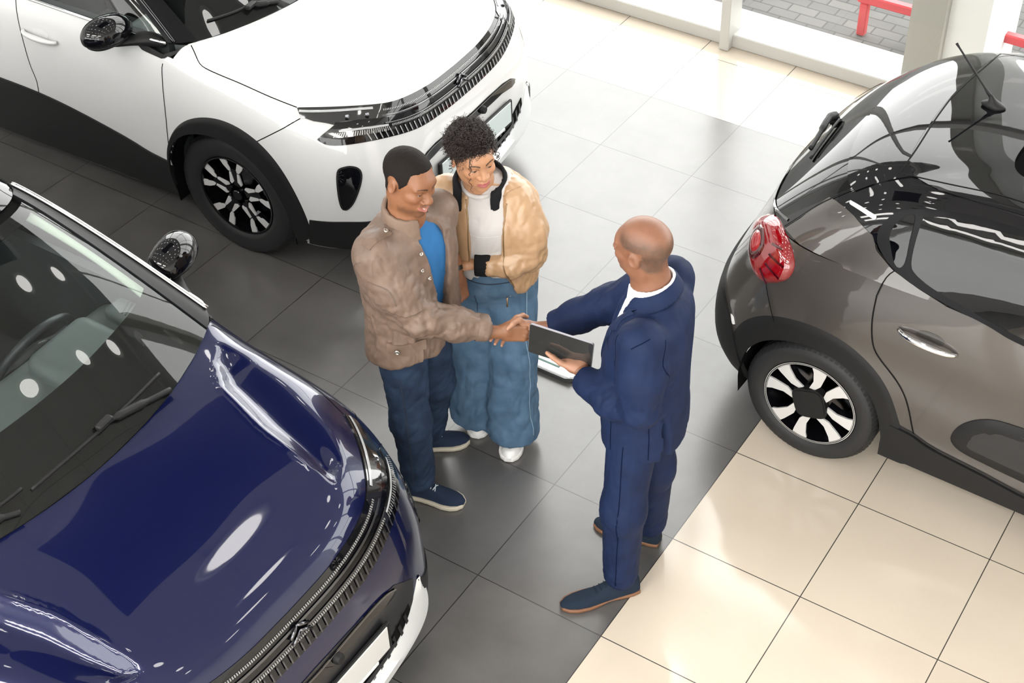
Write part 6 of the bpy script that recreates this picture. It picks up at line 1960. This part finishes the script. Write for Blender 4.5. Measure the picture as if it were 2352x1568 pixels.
    # wrist watch on the left wrist
    w = np.array((-1.040,.552,1.082)); wx = unit((.42,-.30,-.86)); fw = frame(wx, (.55,-.62,.45))
    rg = lambda rr, s_: [w + wx*s_ + fw @ np.array([0, rr*math.cos(a), rr*1.0*math.sin(a)]) for a in np.linspace(0, 2*PI, 28, endpoint=False)]
    wt = MB(); wt.grid(np.array([rg(.036,-.009), rg(.040,-.009), rg(.040,.009), rg(.036,.009)]) - base, wrap_v=True, wrap_u=True)
    wo = wt.build('wrist_watch', M['satin_black'], o, ang=50)
    mb = MB(); zc_ = fw[:, 2]
    mb.lathe([(.001,.008),(.017,.008),(.020,.005),(.020,-.004)], 24, 'z'); Vv = np.array(mb.V) @ np.stack([fw[:, 0], fw[:, 1], fw[:, 2]], 1).T + w + zc_*.040 - base
    mesh_obj('watch_case', Vv, mb.F, M['dark_chrome'], wo)
    return o

# ================================================================ WOMAN in the tan bomber jacket
def woman():
    base = np.array((-1.00, .77, 0.0))
    sk = skin_material('light_brown_skin', (.56, .29, .14))
    p = Person('person with curly dark hair, tan bomber jacket, white tee and wide blue jeans', base, (.40, .205, .112), sk)
    p.lips = (.36, .10, .10); p.hair_col = (.020, .012, .010); p.nail = (.62, .38, .30); p.palm = (.62, .36, .22); p.iris = (.035, .016, .007)
    T_ = frame(az(-62), (.02, .0, 1))
    nb = (-1.022, .735, 1.415)
    hf = unit((.80, -.50, -.10)); up = unit((-.02, -.06, 1))
    p.head((-1.016, .700, 1.550), hf, up, dict(smile=.5, nose=1.10, lip=1.05, wide=.99, brow_arch=.008, gaze=(1, .28, -.12), neck_r=.050), nb)
    p.hand((-1.000,.627,1.072), unit((-.93,-.30,-.02)), unit((-.25,.20,.92)), [(.5,.6,.4)]*4, [(.7,.6,-.3),(.9,.3,-.3),(.95,.1,-.3)], 1, .03, arm=.055, arm_r=.034)
    p.limb([(-1.0,.78,.95),(-1.01,.76,1.2),(-1.02,.74,1.38)], [.11,.10,.07], .03)
    p.limb([(-1.07,.75,.9),(-1.09,.74,.5),(-1.11,.74,.10)], [.06,.05,.04], .03); p.limb([(-.92,.80,.9),(-.92,.77,.5),(-.93,.74,.10)], [.06,.05,.04], .03)
    o = p.body()
    # jeans, wide legs
    def ft(P):
        a = chain(P, [(-1.062,.745,.90),(-1.085,.720,.55),(-1.100,.720,.10)], [.118,.108,.118], .05)
        b = chain(P, [(-.930,.800,.90),(-.915,.760,.55),(-.905,.735,.08)], [.118,.112,.122], .05)
        d = smin(a, b, .025); d = smin(d, s_ell(P, (-.995,.775,.95), (.165,.155,.14), frame(az(-62), (0,0,1))), .05)
        z0 = np.where(P[:, 0] < -1.0, .082, .064)
        return smax(smax(d, z0 - P[:, 2], .008), P[:, 2] - 1.04, .01)
    tr = cloth('jeans', ft, (-1.27,.52,.02), (-.72,.98,1.08), .009, M['jeans_light'], o, base,
        [all_folds((.1,-.2,1), .0075, .35, .07, 21, .1, .95), bend_folds((-.92,.72,.25), .25, (.5,.2,1), .010, .06, 22), bend_folds((-1.09,.68,.2), .2, (.5,.2,1), .010, .06, 23), bend_folds((-.98,.66,.92), .12, (1,.5,0), .004, .02, 24)])
    surf_strip('jeans_seam', tr, base, [[(-.79,.74,.92),(-.775,.72,.6),(-.775,.71,.12)]], .003, .0012, M['jeans_light_seam'], tr, 50)
    surf_strip('fly_seam', tr, base, [[(-.985,.60,.92),(-.985,.62,.80)]], .003, .0012, M['jeans_dark_seam'], tr, 20)
    surf_strip('waist_seam', tr, base, [[(-1.10,.63,.99),(-.99,.62,.985),(-.86,.70,.985)]], .004, .0015, M['jeans_dark_seam'], tr, 24)
    for hl, tt in (((-1.135,.885),(-1.062,.648)), ((-.955,.845),(-.848,.605))):
        s_, ot = shoe(o, base, 'shoe', hl, tt, M['sneaker'], M['sneaker_sole'], .100, .062, .085, .026)
        # dark line between toe cap and upper
        mb = MB(); P = [ot(.74, v) + (0,0,.001) for v in np.linspace(-.88,.88,14)]
        P = [ot(.66 + .20*(1-(abs(v)/.92)**2), v*.98) for v in np.linspace(-.92,.92,24)]
        P = np.array(P); cen = P.mean(0)*[1, 1, 0] + [0, 0, .02]; P = cen + (P - cen)*1.045
        mb.tube(P - base, .0024, 6); mb.build('toe_line', M['knit_black'], s_, smooth=True)
        laces(s_, base, ot, .46, .60, 3, M['sneaker'], .003)
    # tee with curved hem
    org = (-1.008, .762, 0)
    tee = torso_fn(T_, org, [(.86,.168,.145,.0),(.98,.160,.142,.0),(1.12,.150,.128,.004),(1.24,.165,.138,.012),(1.33,.165,.118,.0),(1.385,.105,.085,-.004),(1.435,.072,.068,.0)], 2.3)
    def fte(P):
        q = (P - org) @ T_
        d = smax(tee(P), .93 - .035*np.cos(np.clip(q[:, 1]*9, -PI, PI)) - P[:, 2], .006)
        return smax(d, P[:, 2] - 1.425 + .30*np.clip(q[:, 0], 0, .1), .006)
    ts = cloth('tee_shirt', fte, (-1.22,.54,.86), (-.80,.97,1.45), .008, M['tee_white'], o, base,
        [all_folds((.3,.1,1), .004, .2, .05, 31), bend_folds((-.96,.64,.98), .12, (.9,.3,.3), .005, .03, 32)])
    surf_strip('tee_seams', ts, base, [[(-1.08,.64,1.24),(-.97,.62,1.225),(-.88,.66,1.235)]], .0035, .001, M['plate'], ts, 20)
    nk = np.array((-1.018,.738,1.398)); an_ = np.linspace(0, 2*PI, 48, endpoint=False)
    mb = MB(); mb.tube(np.array([nk + T_ @ np.array([.068*math.cos(a), .070*math.sin(a), -.30*.068*math.cos(a)]) for a in an_]) - base, .010, 10, closed=True); mb.build('neckband', M['tee_white'], ts, smooth=True)
    # bomber jacket
    jt = torso_fn(T_, org, [(.92,.185,.160,.0),(.97,.192,.165,.0),(1.10,.185,.155,.0),(1.22,.190,.155,.004),(1.32,.188,.135,-.004),(1.375,.142,.110,-.010),(1.415,.092,.086,-.008)], 2.3)
    def fj(P):
        q = (P - org) @ T_
        z = P[:, 2]
        d = smax(jt(P), .945 - z - .05*np.clip(q[:, 1]/.15, -1, 1), .012)
        w = .062 + .060*np.clip((1.10 - z)/.16, 0, 1) + .015*np.clip((z - 1.28)/.12, 0, 1)
        c_ = -.012 - .01*np.clip((1.1 - z)/.16, 0, 1)
        cut = np.maximum(np.abs(q[:, 1] - c_) - w, .05 - q[:, 0])
        d = smax(d, -cut, .010)
        la = chain(P, [(-.892,.800,1.335),(-.832,.795,1.20),(-.812,.775,1.100)], [.078,.074,.070], .05)
        d = smin(d, la, .022)
        fa = chain(P, [(-.812,.775,1.100),(-.872,.700,1.074),(-.942,.655,1.070)], [.069,.062,.051], .02)
        d = smin(d, fa, .006)
        ra = chain(P, [(-1.145,.690,1.335),(-1.215,.72,1.15),(-1.13,.63,1.04)], [.078,.070,.055], .05)
        return smin(d, ra, .035)
    jk = cloth('bomber_jacket', fj, (-1.34,.52,.86), (-.72,.99,1.47), .0085, M['bomber'], o, base,
        [all_folds((0,0,1), .0045, .25, .05, 41), bend_folds((-.83,.78,1.08), .12, (.7,.7,.2), .013, .034, 42), bend_folds((-.90,.71,1.05), .09, (.3,-.4,1), .010, .030, 43), bend_folds((-.86,.76,.99), .10, (.2,.2,1), .010, .026, 44), bend_folds((-.885,.77,1.30), .09, (.3,.2,1), .006, .03, 45)])
    surf_strip('jacket_seams', jk, base, [[(-.945,.66,1.40),(-.90,.72,1.40),(-.865,.80,1.40)],[(-.885,.70,1.36),(-.87,.70,1.25),(-.88,.70,1.16)]], .004, .0015, M['bomber_seam'], jk, 24)
    W_ = lambda f_, l_, u_: np.array(org) + T_ @ np.array([f_, l_, u_])
    tj = bvh_of(jk, base)
    for sg, nm in ((1, 'jacket_zip'), (-1, 'jacket_zip')):
        P = []
        for z in np.linspace(1.365, .975 if sg > 0 else 1.0, 16):
            w_ = .062 + .060*np.clip((1.10 - z)/.16, 0, 1) + .015*np.clip((z - 1.28)/.12, 0, 1); c_ = -.012 - .01*np.clip((1.1 - z)/.16, 0, 1)
            hit = tj.ray_cast(Vector(W_(.4, c_ + sg*(w_ + .009), z)), Vector(-T_[:, 0]), .6)
            if hit[0] is not None and (np.array(hit[0]) - org) @ T_[:, 0] > .05: P.append(np.array(hit[0]) + T_[:, 0]*.001)
        if len(P) > 3:
            mb = MB(); mb.tube(smooth_line(P, 60) - base, .0028, 6); mb.build(nm, M['zip'], jk, smooth=True)
    mb = MB(); a = np.array((-.842,.640,.950)); mb.tube(np.array([a, a+(.003,-.004,-.018), a+(.004,-.006,-.042)]) - base, [.004,.003,.0045], 8); mb.build('zip_pull', M['zip'], jk, smooth=True)
    # knitted collar
    nbv = np.array((-1.018,.742,1.402))
    def fc(P):
        q = (P - nbv) @ T_
        zz = q[:, 2] + .34*q[:, 0]
        r = np.sqrt((q[:, 0])**2 + (q[:, 1]*.93)**2)
        d = np.abs(r - (.098 - .38*zz)) - .005
        d = np.maximum(d, np.abs(zz + .012) - .038)
        cut = np.maximum(np.abs(q[:, 1] + .010) - .056, .02 - q[:, 0])
        d = smax(d - .003, -cut, .006)
        return smax(d, q[:, 0] - .098, .006)
    cloth('knit_collar', fc, nbv - .17, nbv + .15, .006, M['knit_black'], jk, base)
    # knitted cuff
    cc = np.array((-.962,.645,1.070)); ax = unit((-.85,-.50,0)); fr = frame(ax, (0,0,1))
    ring = lambda rr, s_: [cc + ax*s_ + fr @ np.array([0, rr*math.cos(a), rr*1.08*math.sin(a)])*(1+.012*math.cos(a*20)) for a in np.linspace(0, 2*PI, 120, endpoint=False)]
    mb = MB(); mb.grid(np.array([ring(.044,-.040), ring(.048,-.032), ring(.047,0), ring(.046,.024), ring(.043,.030), ring(.034,.028)]) - base, wrap_v=True)
    mb.build('knit_cuff', M['knit_black'], jk, smooth=True)
    # curly hair: dense volume plus many separate curls
    Rh, ch = p.R, p.c
    def vol(P):
        q = (P - ch) @ Rh
        d = s_ell(q, (-.030, 0, .046), (.102, .085, .082))
        d = smin(d, s_ell(q, (-.004, .0, .080), (.078, .070, .044)), .03)
        a = np.abs(q[:, 1])
        S = np.stack([q[:, 0], a, q[:, 2]], 1)
        # keep the face clear
        face = s_ell(q, (.095, 0, -.035), (.060, .068, .105))
        d = smax(d, -face, .012)
        d = smin(d, s_ell(q, (-.105, .045, -.060), (.045, .055, .060)), .03)      # gathered tail behind the neck
        return d
    def hv(P): return vol(P) + .0060*noise3(P, .016, 3) + .0050*np.abs(noise3(P, .009, 4))
    V, F = surf_nets(hv, ch - .19, ch + .20, .0055)
    V = lap(V, F, 1, .3)
    hair = make_mesh('hair', V, F, [M['hair_base']], o, base)
    N = normals_of(V, F)
    rng = np.random.RandomState(4)
    mb = MB()
    q = (V - ch) @ Rh
    pick = rng.choice(len(V), min(3600, len(V)), replace=False)
    for i in pick:
        s0 = V[i]; n = N[i]
        qq = q[i]
        if qq[0] > .085 and qq[2] < .03: continue
        flow = Rh @ np.array([-.55, np.clip(qq[1]*9, -1, 1)*.45, -.35 if qq[2] < .10 else .15])
        flow = flow + rng.randn(3)*.35; flow -= n*(flow @ n)*.85; flow = unit(flow)
        b = np.cross(n, flow); L = rng.uniform(.022, .048); rr = rng.uniform(.0020, .0040); s0 = s0 + n*rng.uniform(-.001, .003); tw = rng.uniform(5, 9)
        k = 15; t = np.linspace(0, 1, k); ph = rng.rand()*6.28
        P = s0 + np.outer(t*L, flow) + np.outer(rr*np.cos(ph + t*tw*L/.03*2.2), n) + np.outer(rr*np.sin(ph + t*tw*L/.03*2.2), b) - np.outer((t**2)*.012, np.array([0,0,.5])) + n*.002
        mb.tube(P - base, (.00085*(1 - .5*t) + .0002), 4, caps=False)
    mb.build('curls', M['hair_curl'], hair, smooth=True)
    # loose ringlets in front of the face and beside it
    mb = MB()
    def ringlet(pts, turns, r, th):
        P = smooth_line([ch + Rh @ np.array(a) for a in pts], 90); t = np.linspace(0, 1, 90)
        T1 = np.gradient(P, axis=0); T1 /= np.linalg.norm(T1, axis=1)[:, None]
        u = np.cross(T1, Rh[:, 0]); u /= np.linalg.norm(u, axis=1)[:, None]; v = np.cross(T1, u)
        e = r*np.sin(np.clip(t*6, 0, PI/2))
        P = P + (e*np.cos(turns*2*PI*t))[:, None]*u + (e*.6*np.sin(turns*2*PI*t))[:, None]*v
        mb.tube(P - base, th*(1.05 - .6*t), 5)
    ringlet([(.075,-.050,.085),(.092,-.050,.045),(.088,-.052,.0),(.080,-.052,-.05),(.078,-.045,-.115)], 4.5, .0045, .0016)
    ringlet([(.078,-.046,.088),(.094,-.048,.055),(.088,-.056,.015)], 2.5, .005, .0015)
    ringlet([(.070,.056,.080),(.082,.064,.045),(.060,.078,.005),(.045,.080,-.035)], 3.5, .006, .0020)
    ringlet([(.062,.066,.075),(.066,.076,.035),(.050,.085,-.010)], 3, .007, .0018)
    ringlet([(.02,-.082,.02),(-.03,-.085,-.04),(-.06,-.075,-.10)], 4, .007, .002)
    for k in range(26):
        a = rng.uniform(-.03, .09); zz = rng.uniform(-.02, -.05)
        ringlet([(-.10+rng.uniform(-.02,.02), a, -.02), (-.125+rng.uniform(-.02,.01), a*1.2, -.07), (-.115+rng.uniform(-.03,.02), a*1.3+rng.uniform(-.02,.02), -.125)], rng.uniform(2.5,4.5), .006, .0018)
    mb.build('ringlets', M['hair_curl'], hair, smooth=True)
    return o

# ================================================================ SALESMAN in the blue suit
def salesman():
    base = np.array((-.06, .38, 0.0))
    sk = skin_material('dark_brown_skin', (.33, .14, .07))
    p = Person('person in blue suit with shaved head, shaking hands and holding a tablet', base, (.190, .084, .048), sk)
    p.lips = (.33, .12, .095); p.hair_col = (.05, .035, .028); p.nail = (.55, .33, .25); p.palm = (.48, .26, .17); p.iris = (.03, .014, .006)
    T_ = frame(az(196), (-.03, 0, 1))
    nb = (-.060, .425, 1.500)
    def hm(P):
        x, a, z = P[:, 0], np.abs(P[:, 1]), P[:, 2]
        sst = lambda t: np.clip(t, 0, 1)**2*(3 - 2*np.clip(t, 0, 1))
        ring = sst((.100 - z - .25*np.clip(-x - .02, 0, 1))/.045)*sst((a + .6*np.clip(-x - .03, 0, 1) - .030)/.028)
        low = sst((z - np.interp(x, [-.10, -.06, -.03, .0, .03, .06], [-.080, -.072, -.045, .0, .012, .030]))/.024)
        return ring*low*sst((.064 - x + .35*np.clip(z - .02, 0, .06))/.034)*(1 - .9*((a > .073)&(z < .028)&(x > -.04)))
    p.stub_col = (.062, .040, .028)
    hf = unit((-.985, .03, -.06)); up = unit((-.06, -.02, 1))
    p.head((-.098, .418, 1.668), hf, up, dict(smile=.6, nose=1.2, lip=1.1, wide=1.04, beard=.12, neck_r=.064, stubble=hm), nb)
    C = np.array((-.648, .432, 1.015))
    hx = unit((-.86, -.50, -.06)); hz = unit((-.52, .85, .10))
    p.hand(C - hx*.058 + hz*.013, hx, hz, RH_CURL, [(.58, .80, -.16), (.70, .15, -.70), (.74, -.45, -.50)], -1, .04, arm=.13, tilt=-.30)
    # left hand under the tablet, thumb over the screen
    hx2 = unit((-.88, .45, .06)); hz2 = unit((.05, .22, -.97))
    p.hand((-.298,.326,1.066), hx2, hz2, [(.18,.35,.25)]*4, [(.64,.60,-.48),(.70,.42,-.58),(.78,.36,-.50)], 1, .02, arm=.10)
    p.limb([(-.045,.38,.95),(-.04,.41,1.2),(-.055,.42,1.46)], [.11,.11,.08], .03)
    p.limb([(-.04,.29,.9),(-.035,.2,.5),(-.06,.22,.1)], [.06,.05,.04], .03); p.limb([(-.07,.48,.9),(-.06,.49,.5),(-.10,.54,.1)], [.06,.05,.04], .03)
    o = p.body()
    def ft(P):
        a = chain(P, [(-.045,.300,.90),(-.035,.225,.52),(-.045,.232,.12)], [.100,.084,.071], .05)
        b = chain(P, [(-.065,.465,.90),(-.055,.500,.52),(-.085,.545,.12)], [.100,.084,.071], .05)
        d = smin(a, b, .03); d = smin(d, s_ell(P, (-.050,.38,.95), (.108,.150,.12), T_), .05)
        return smax(d, .065 - P[:, 2], .008)
    tr = cloth('suit_trousers', ft, (-.28,.05,.03), (.16,.72,1.08), .009, M['suit_blue'], o, base,
        [all_folds((0,.1,1), .004, .4, .06, 51, .1, .95), bend_folds((-.10,.22,.50), .14, (.3,1,.2), .006, .04, 52), bend_folds((-.05,.23,.14), .10, (1,.5,.15), .010, .032, 53), bend_folds((-.085,.545,.14), .10, (1,.5,.15), .009, .032, 54)])
    surf_strip('trouser_seam', tr, base, [[(-.03,.17,.90),(-.015,.13,.5),(-.03,.15,.12)]], .004, .001, M['suit_seam'], tr, 30)
    n_, ot = shoe(o, base, 'shoe', (.005,.292), (-.212,.035), M['suede_dark'], M['sole_brown'], .100, .050, .10, .020, heel_block=True)
    laces(n_, base, ot, .44, .56, 3, M['suede_dark'], .002, cross=False)
    f_, ot = shoe(o, base, 'shoe', (-.035,.550), (-.330,.500), M['suede_dark'], M['sole_brown'], .100, .050, .10, .020, heel_block=True)
    org = (-.045, .405, 0)
    sh = torso_fn(T_, org, [(.95,.165,.12,.0),(1.15,.172,.135,.012),(1.30,.185,.13,.008),(1.40,.175,.112,.0),(1.46,.10,.085,-.004),(1.495,.074,.076,.0)])
    cloth('shirt', sh, (-.25,.17,.93), (.16,.64,1.53), .010, M['shirt_white'], o, base, [all_folds((0,0,1), .003, .3, .05, 55)])
    jt = torso_fn(T_, org, [(.78,.208,.160,.010),(.92,.207,.163,.012),(1.08,.192,.162,.016),(1.22,.203,.158,.012),(1.34,.222,.146,.0),(1.41,.200,.126,-.010),(1.455,.125,.102,-.014),(1.485,.090,.088,-.012)], 2.4)
    def fj(P):
        q = (P - org) @ T_
        z = P[:, 2]
        front = np.clip(q[:, 0]/.13, 0, 1)
        hem = .815 + .035*front*np.exp(-(q[:, 1]/.05)**2)
        d = smax(jt(P), hem - z, .010)
        w = .006 + .072*np.clip((z - 1.12)/.30, 0, 1)
        cut = np.maximum(np.abs(q[:, 1]) - w, .055 - q[:, 0])
        cut = np.maximum(cut, 1.11 - z)
        d = smax(d, -cut, .008)
        # side vents at the back
        for sg in (1, -1):
            vent = np.maximum(np.abs(q[:, 1] - sg*.150 + .0*z) - .0035 - .012*np.clip((1.02 - z)/.2, 0, 1), q[:, 0] + .02)
            vent = np.maximum(vent, z - 1.03); d = smax(d, -vent, .006)
        la = chain(P, [(.012,.232,1.408),(.030,.205,1.27),(.035,.200,1.135)], [.092,.083,.074], .05)
        d = smin(d, la, .022)
        fa = chain(P, [(.035,.200,1.135),(-.10,.225,1.080),(-.272,.302,1.048)], [.074,.068,.056], .03)
        ax = unit((-.90,.42,-.14)); fa = smax(fa, (P - np.array((-.268,.301,1.048))) @ ax, .005)
        d = smin(d, fa, .025)
        ra = chain(P, [(-.075,.600,1.405),(-.195,.60,1.29),(-.325,.585,1.185),(-.44,.54,1.105),(-.535,.492,1.045)], [.090,.080,.072,.064,.056], .04)
        ax = unit((-.80,-.45,-.40)); ra = smax(ra, (P - np.array((-.532,.494,1.048))) @ ax, .005)
        return smin(d, ra, .025)
    jk = cloth('suit_jacket', fj, (-.62,.06,.74), (.20,.76,1.53), .0085, M['suit_blue'], o, base,
        [all_folds((.1,0,1), .003, .35, .06, 61), bend_folds((.03,.20,1.13), .13, (.5,1,.4), .010, .036, 62), bend_folds((-.06,.21,1.09), .10, (.4,-.2,1), .010, .034, 63), bend_folds((-.30,.58,1.19), .12, (.4,.3,1), .009, .034, 64), bend_folds((.02,.22,1.30), .08, (1,.3,.4), .004, .03, 65)])
    t = bvh_of(jk, base)
    # lapels: long flat leaves lying on the chest, notch near the top
    W_ = lambda f_, l_, u_: np.array(org) + T_ @ np.array([f_, l_, u_])
    for sg in (1, -1):
        inner = [(1.475,.062),(1.40,.074),(1.30,.050),(1.20,.027),(1.115,.007)]
        outer = [(1.475,.100),(1.42,.112),(1.385,.135),(1.365,.098),(1.345,.112),(1.25,.072),(1.115,.012)]
        A = resample([W_(.16, sg*l_, z) for z, l_ in inner], 24); B = resample([W_(.16, sg*l_, z) for z, l_ in outer], 24)
        R = []
        for a, b in zip(A, B):
            row = []
            for s_ in np.linspace(0, 1, 5):
                pt = a + (b - a)*s_
                dvec = -T_[:, 0]; hit = t.ray_cast(Vector(pt + T_[:, 0]*.1), Vector(dvec), .5)
                if hit[0] is None: q_, n2, i_, d_ = t.find_nearest(Vector(pt)); q_ = np.array(q_); n2 = np.array(n2)
                else: q_ = np.array(hit[0]); n2 = np.array(hit[1])
                row.append(q_ + n2*.0055)
            R.append([row[0] - T_[:, 0]*.006] + row + [row[-1] - T_[:, 0]*.006])
        G = np.array(R) - base
        grid_obj('lapel', [G], M['suit_blue'], jk, ang=60)
    # jacket collar round the back of the neck and white shirt collar inside
    nbv = np.array(nb)
    def ringcol(c, r0, slope, h0, h1, thick, gap, tilt):
        def f(P):
            q = (P - c) @ T_; zz = q[:, 2] + tilt*q[:, 0]
            r = np.sqrt(q[:, 0]**2 + (q[:, 1]*.95)**2)
            d = np.maximum(np.abs(r - (r0 - slope*zz)) - thick, np.maximum(h0 - zz, zz - h1))
            cut = np.maximum(np.abs(q[:, 1]) - gap, .0 - q[:, 0])
            return smax(d - .0025, -cut, .005)
        return f
    cloth('suit_collar', ringcol(nbv + (0,0,-.012), .094, .45, -.030, .030, .005, .072, .42), nbv - .17, nbv + .15, .0055, M['suit_blue'], jk, base)
    sc = cloth('shirt_collar', ringcol(nbv + (0,0,-.004), .080, .10, -.030, .036, .0035, .014, .30), nbv - .16, nbv + .14, .0050, M['shirt_white'], o, base)
    for k in range(3):
        pt = W_(.15, .0, 1.40 - .07*k)
    # breast pocket, seams, cuff buttons
    panel_on('breast_pocket', jk, base, W_(.2,.118,1.315), T_[:, 0] + .25*T_[:, 1], (0,0,-1), .085, .022, M['suit_blue'], .003, 0)
    for ln in [[(.085,.255,1.44),(.10,.22,1.36),(.075,.25,1.27)],[(-.045,.20,1.44),(-.065,.185,1.36),(-.045,.20,1.28)],[(.02,.12,1.44+.02),(.06,.2,1.475)],
        [W_(.10,.175,1.05), W_(.10,.185,.95), W_(.10,.19,.84)], [W_(-.05,.195,1.0), W_(-.05,.20,.84)]]:
        surf_strip('suit_seam', jk, base, [ln], .0035, .0012, M['suit_seam'], jk, 30)
    for k in range(3):
        q_, n2, i_, d_ = t.find_nearest(Vector((-.245 + .018*k, .262, .985))); button(jk, base, np.array(q_) + np.array(n2)*.002, np.array(n2), M['satin_black'], .006, 'cuff_button')
    return o

def tablet():
    BL, BR = np.array((-.517,.304,1.070)), np.array((-.269,.359,1.040)); TL = np.array((-.497,.286,1.235))
    ex = unit(BR - BL); ez = unit(TL - BL - ex*((TL-BL) @ ex)); ey = np.cross(ez, ex)
    c = BL + (BR - BL)*.5 + ez*.083
    t = thing('tablet_computer', 'black screened tablet held in the hand of the suited salesman', 'tablet', tuple(c))
    R = np.stack([ex, ey, ez], 1)
    def rr(w, h, r, n=8):
        P = []
        for cx, cy, a0 in ((w-r, h-r, 0), (-w+r, h-r, PI/2), (-w+r, -h+r, PI), (w-r, -h+r, 1.5*PI)):
            P += [(cx + r*math.cos(a0 + PI/2*k/n), cy + r*math.sin(a0 + PI/2*k/n)) for k in range(n+1)]
        return P
    fn = lambda x, y, z: tuple(R @ np.array([x, z, y]))
    MB().prism(rr(.1268,.0833,.0115), -.0040, .004, fn).build('tablet_shell', principled('pale_aluminium', (.42,.41,.45), .35, metal=.7), t, ang=30)
    s1 = MB().prism(rr(.1255,.082,.010), -.0055, .003, fn).build('screen', principled('black_glass', (.028,.028,.027), .06, coat=1.0), t, ang=30)
    return t
white_car = build_c5('white suv with black mirror cap parked behind the standing couple', M['paint_white'], (-2.9167, 2.0253, 0), 0.03564, False)
blue_car = build_c5('dark blue suv with glossy bonnet in the lower left, nose towards the group', M['paint_blue'], (-1.3962, -1.0526, 0), -0.00225, True)
grey_car = build_c3('grey hatchback with black roof and red tail lamp parked at the right', M['paint_grey'], (0.283, 2.19, 0), -0.03)
man(); woman(); salesman(); tablet()
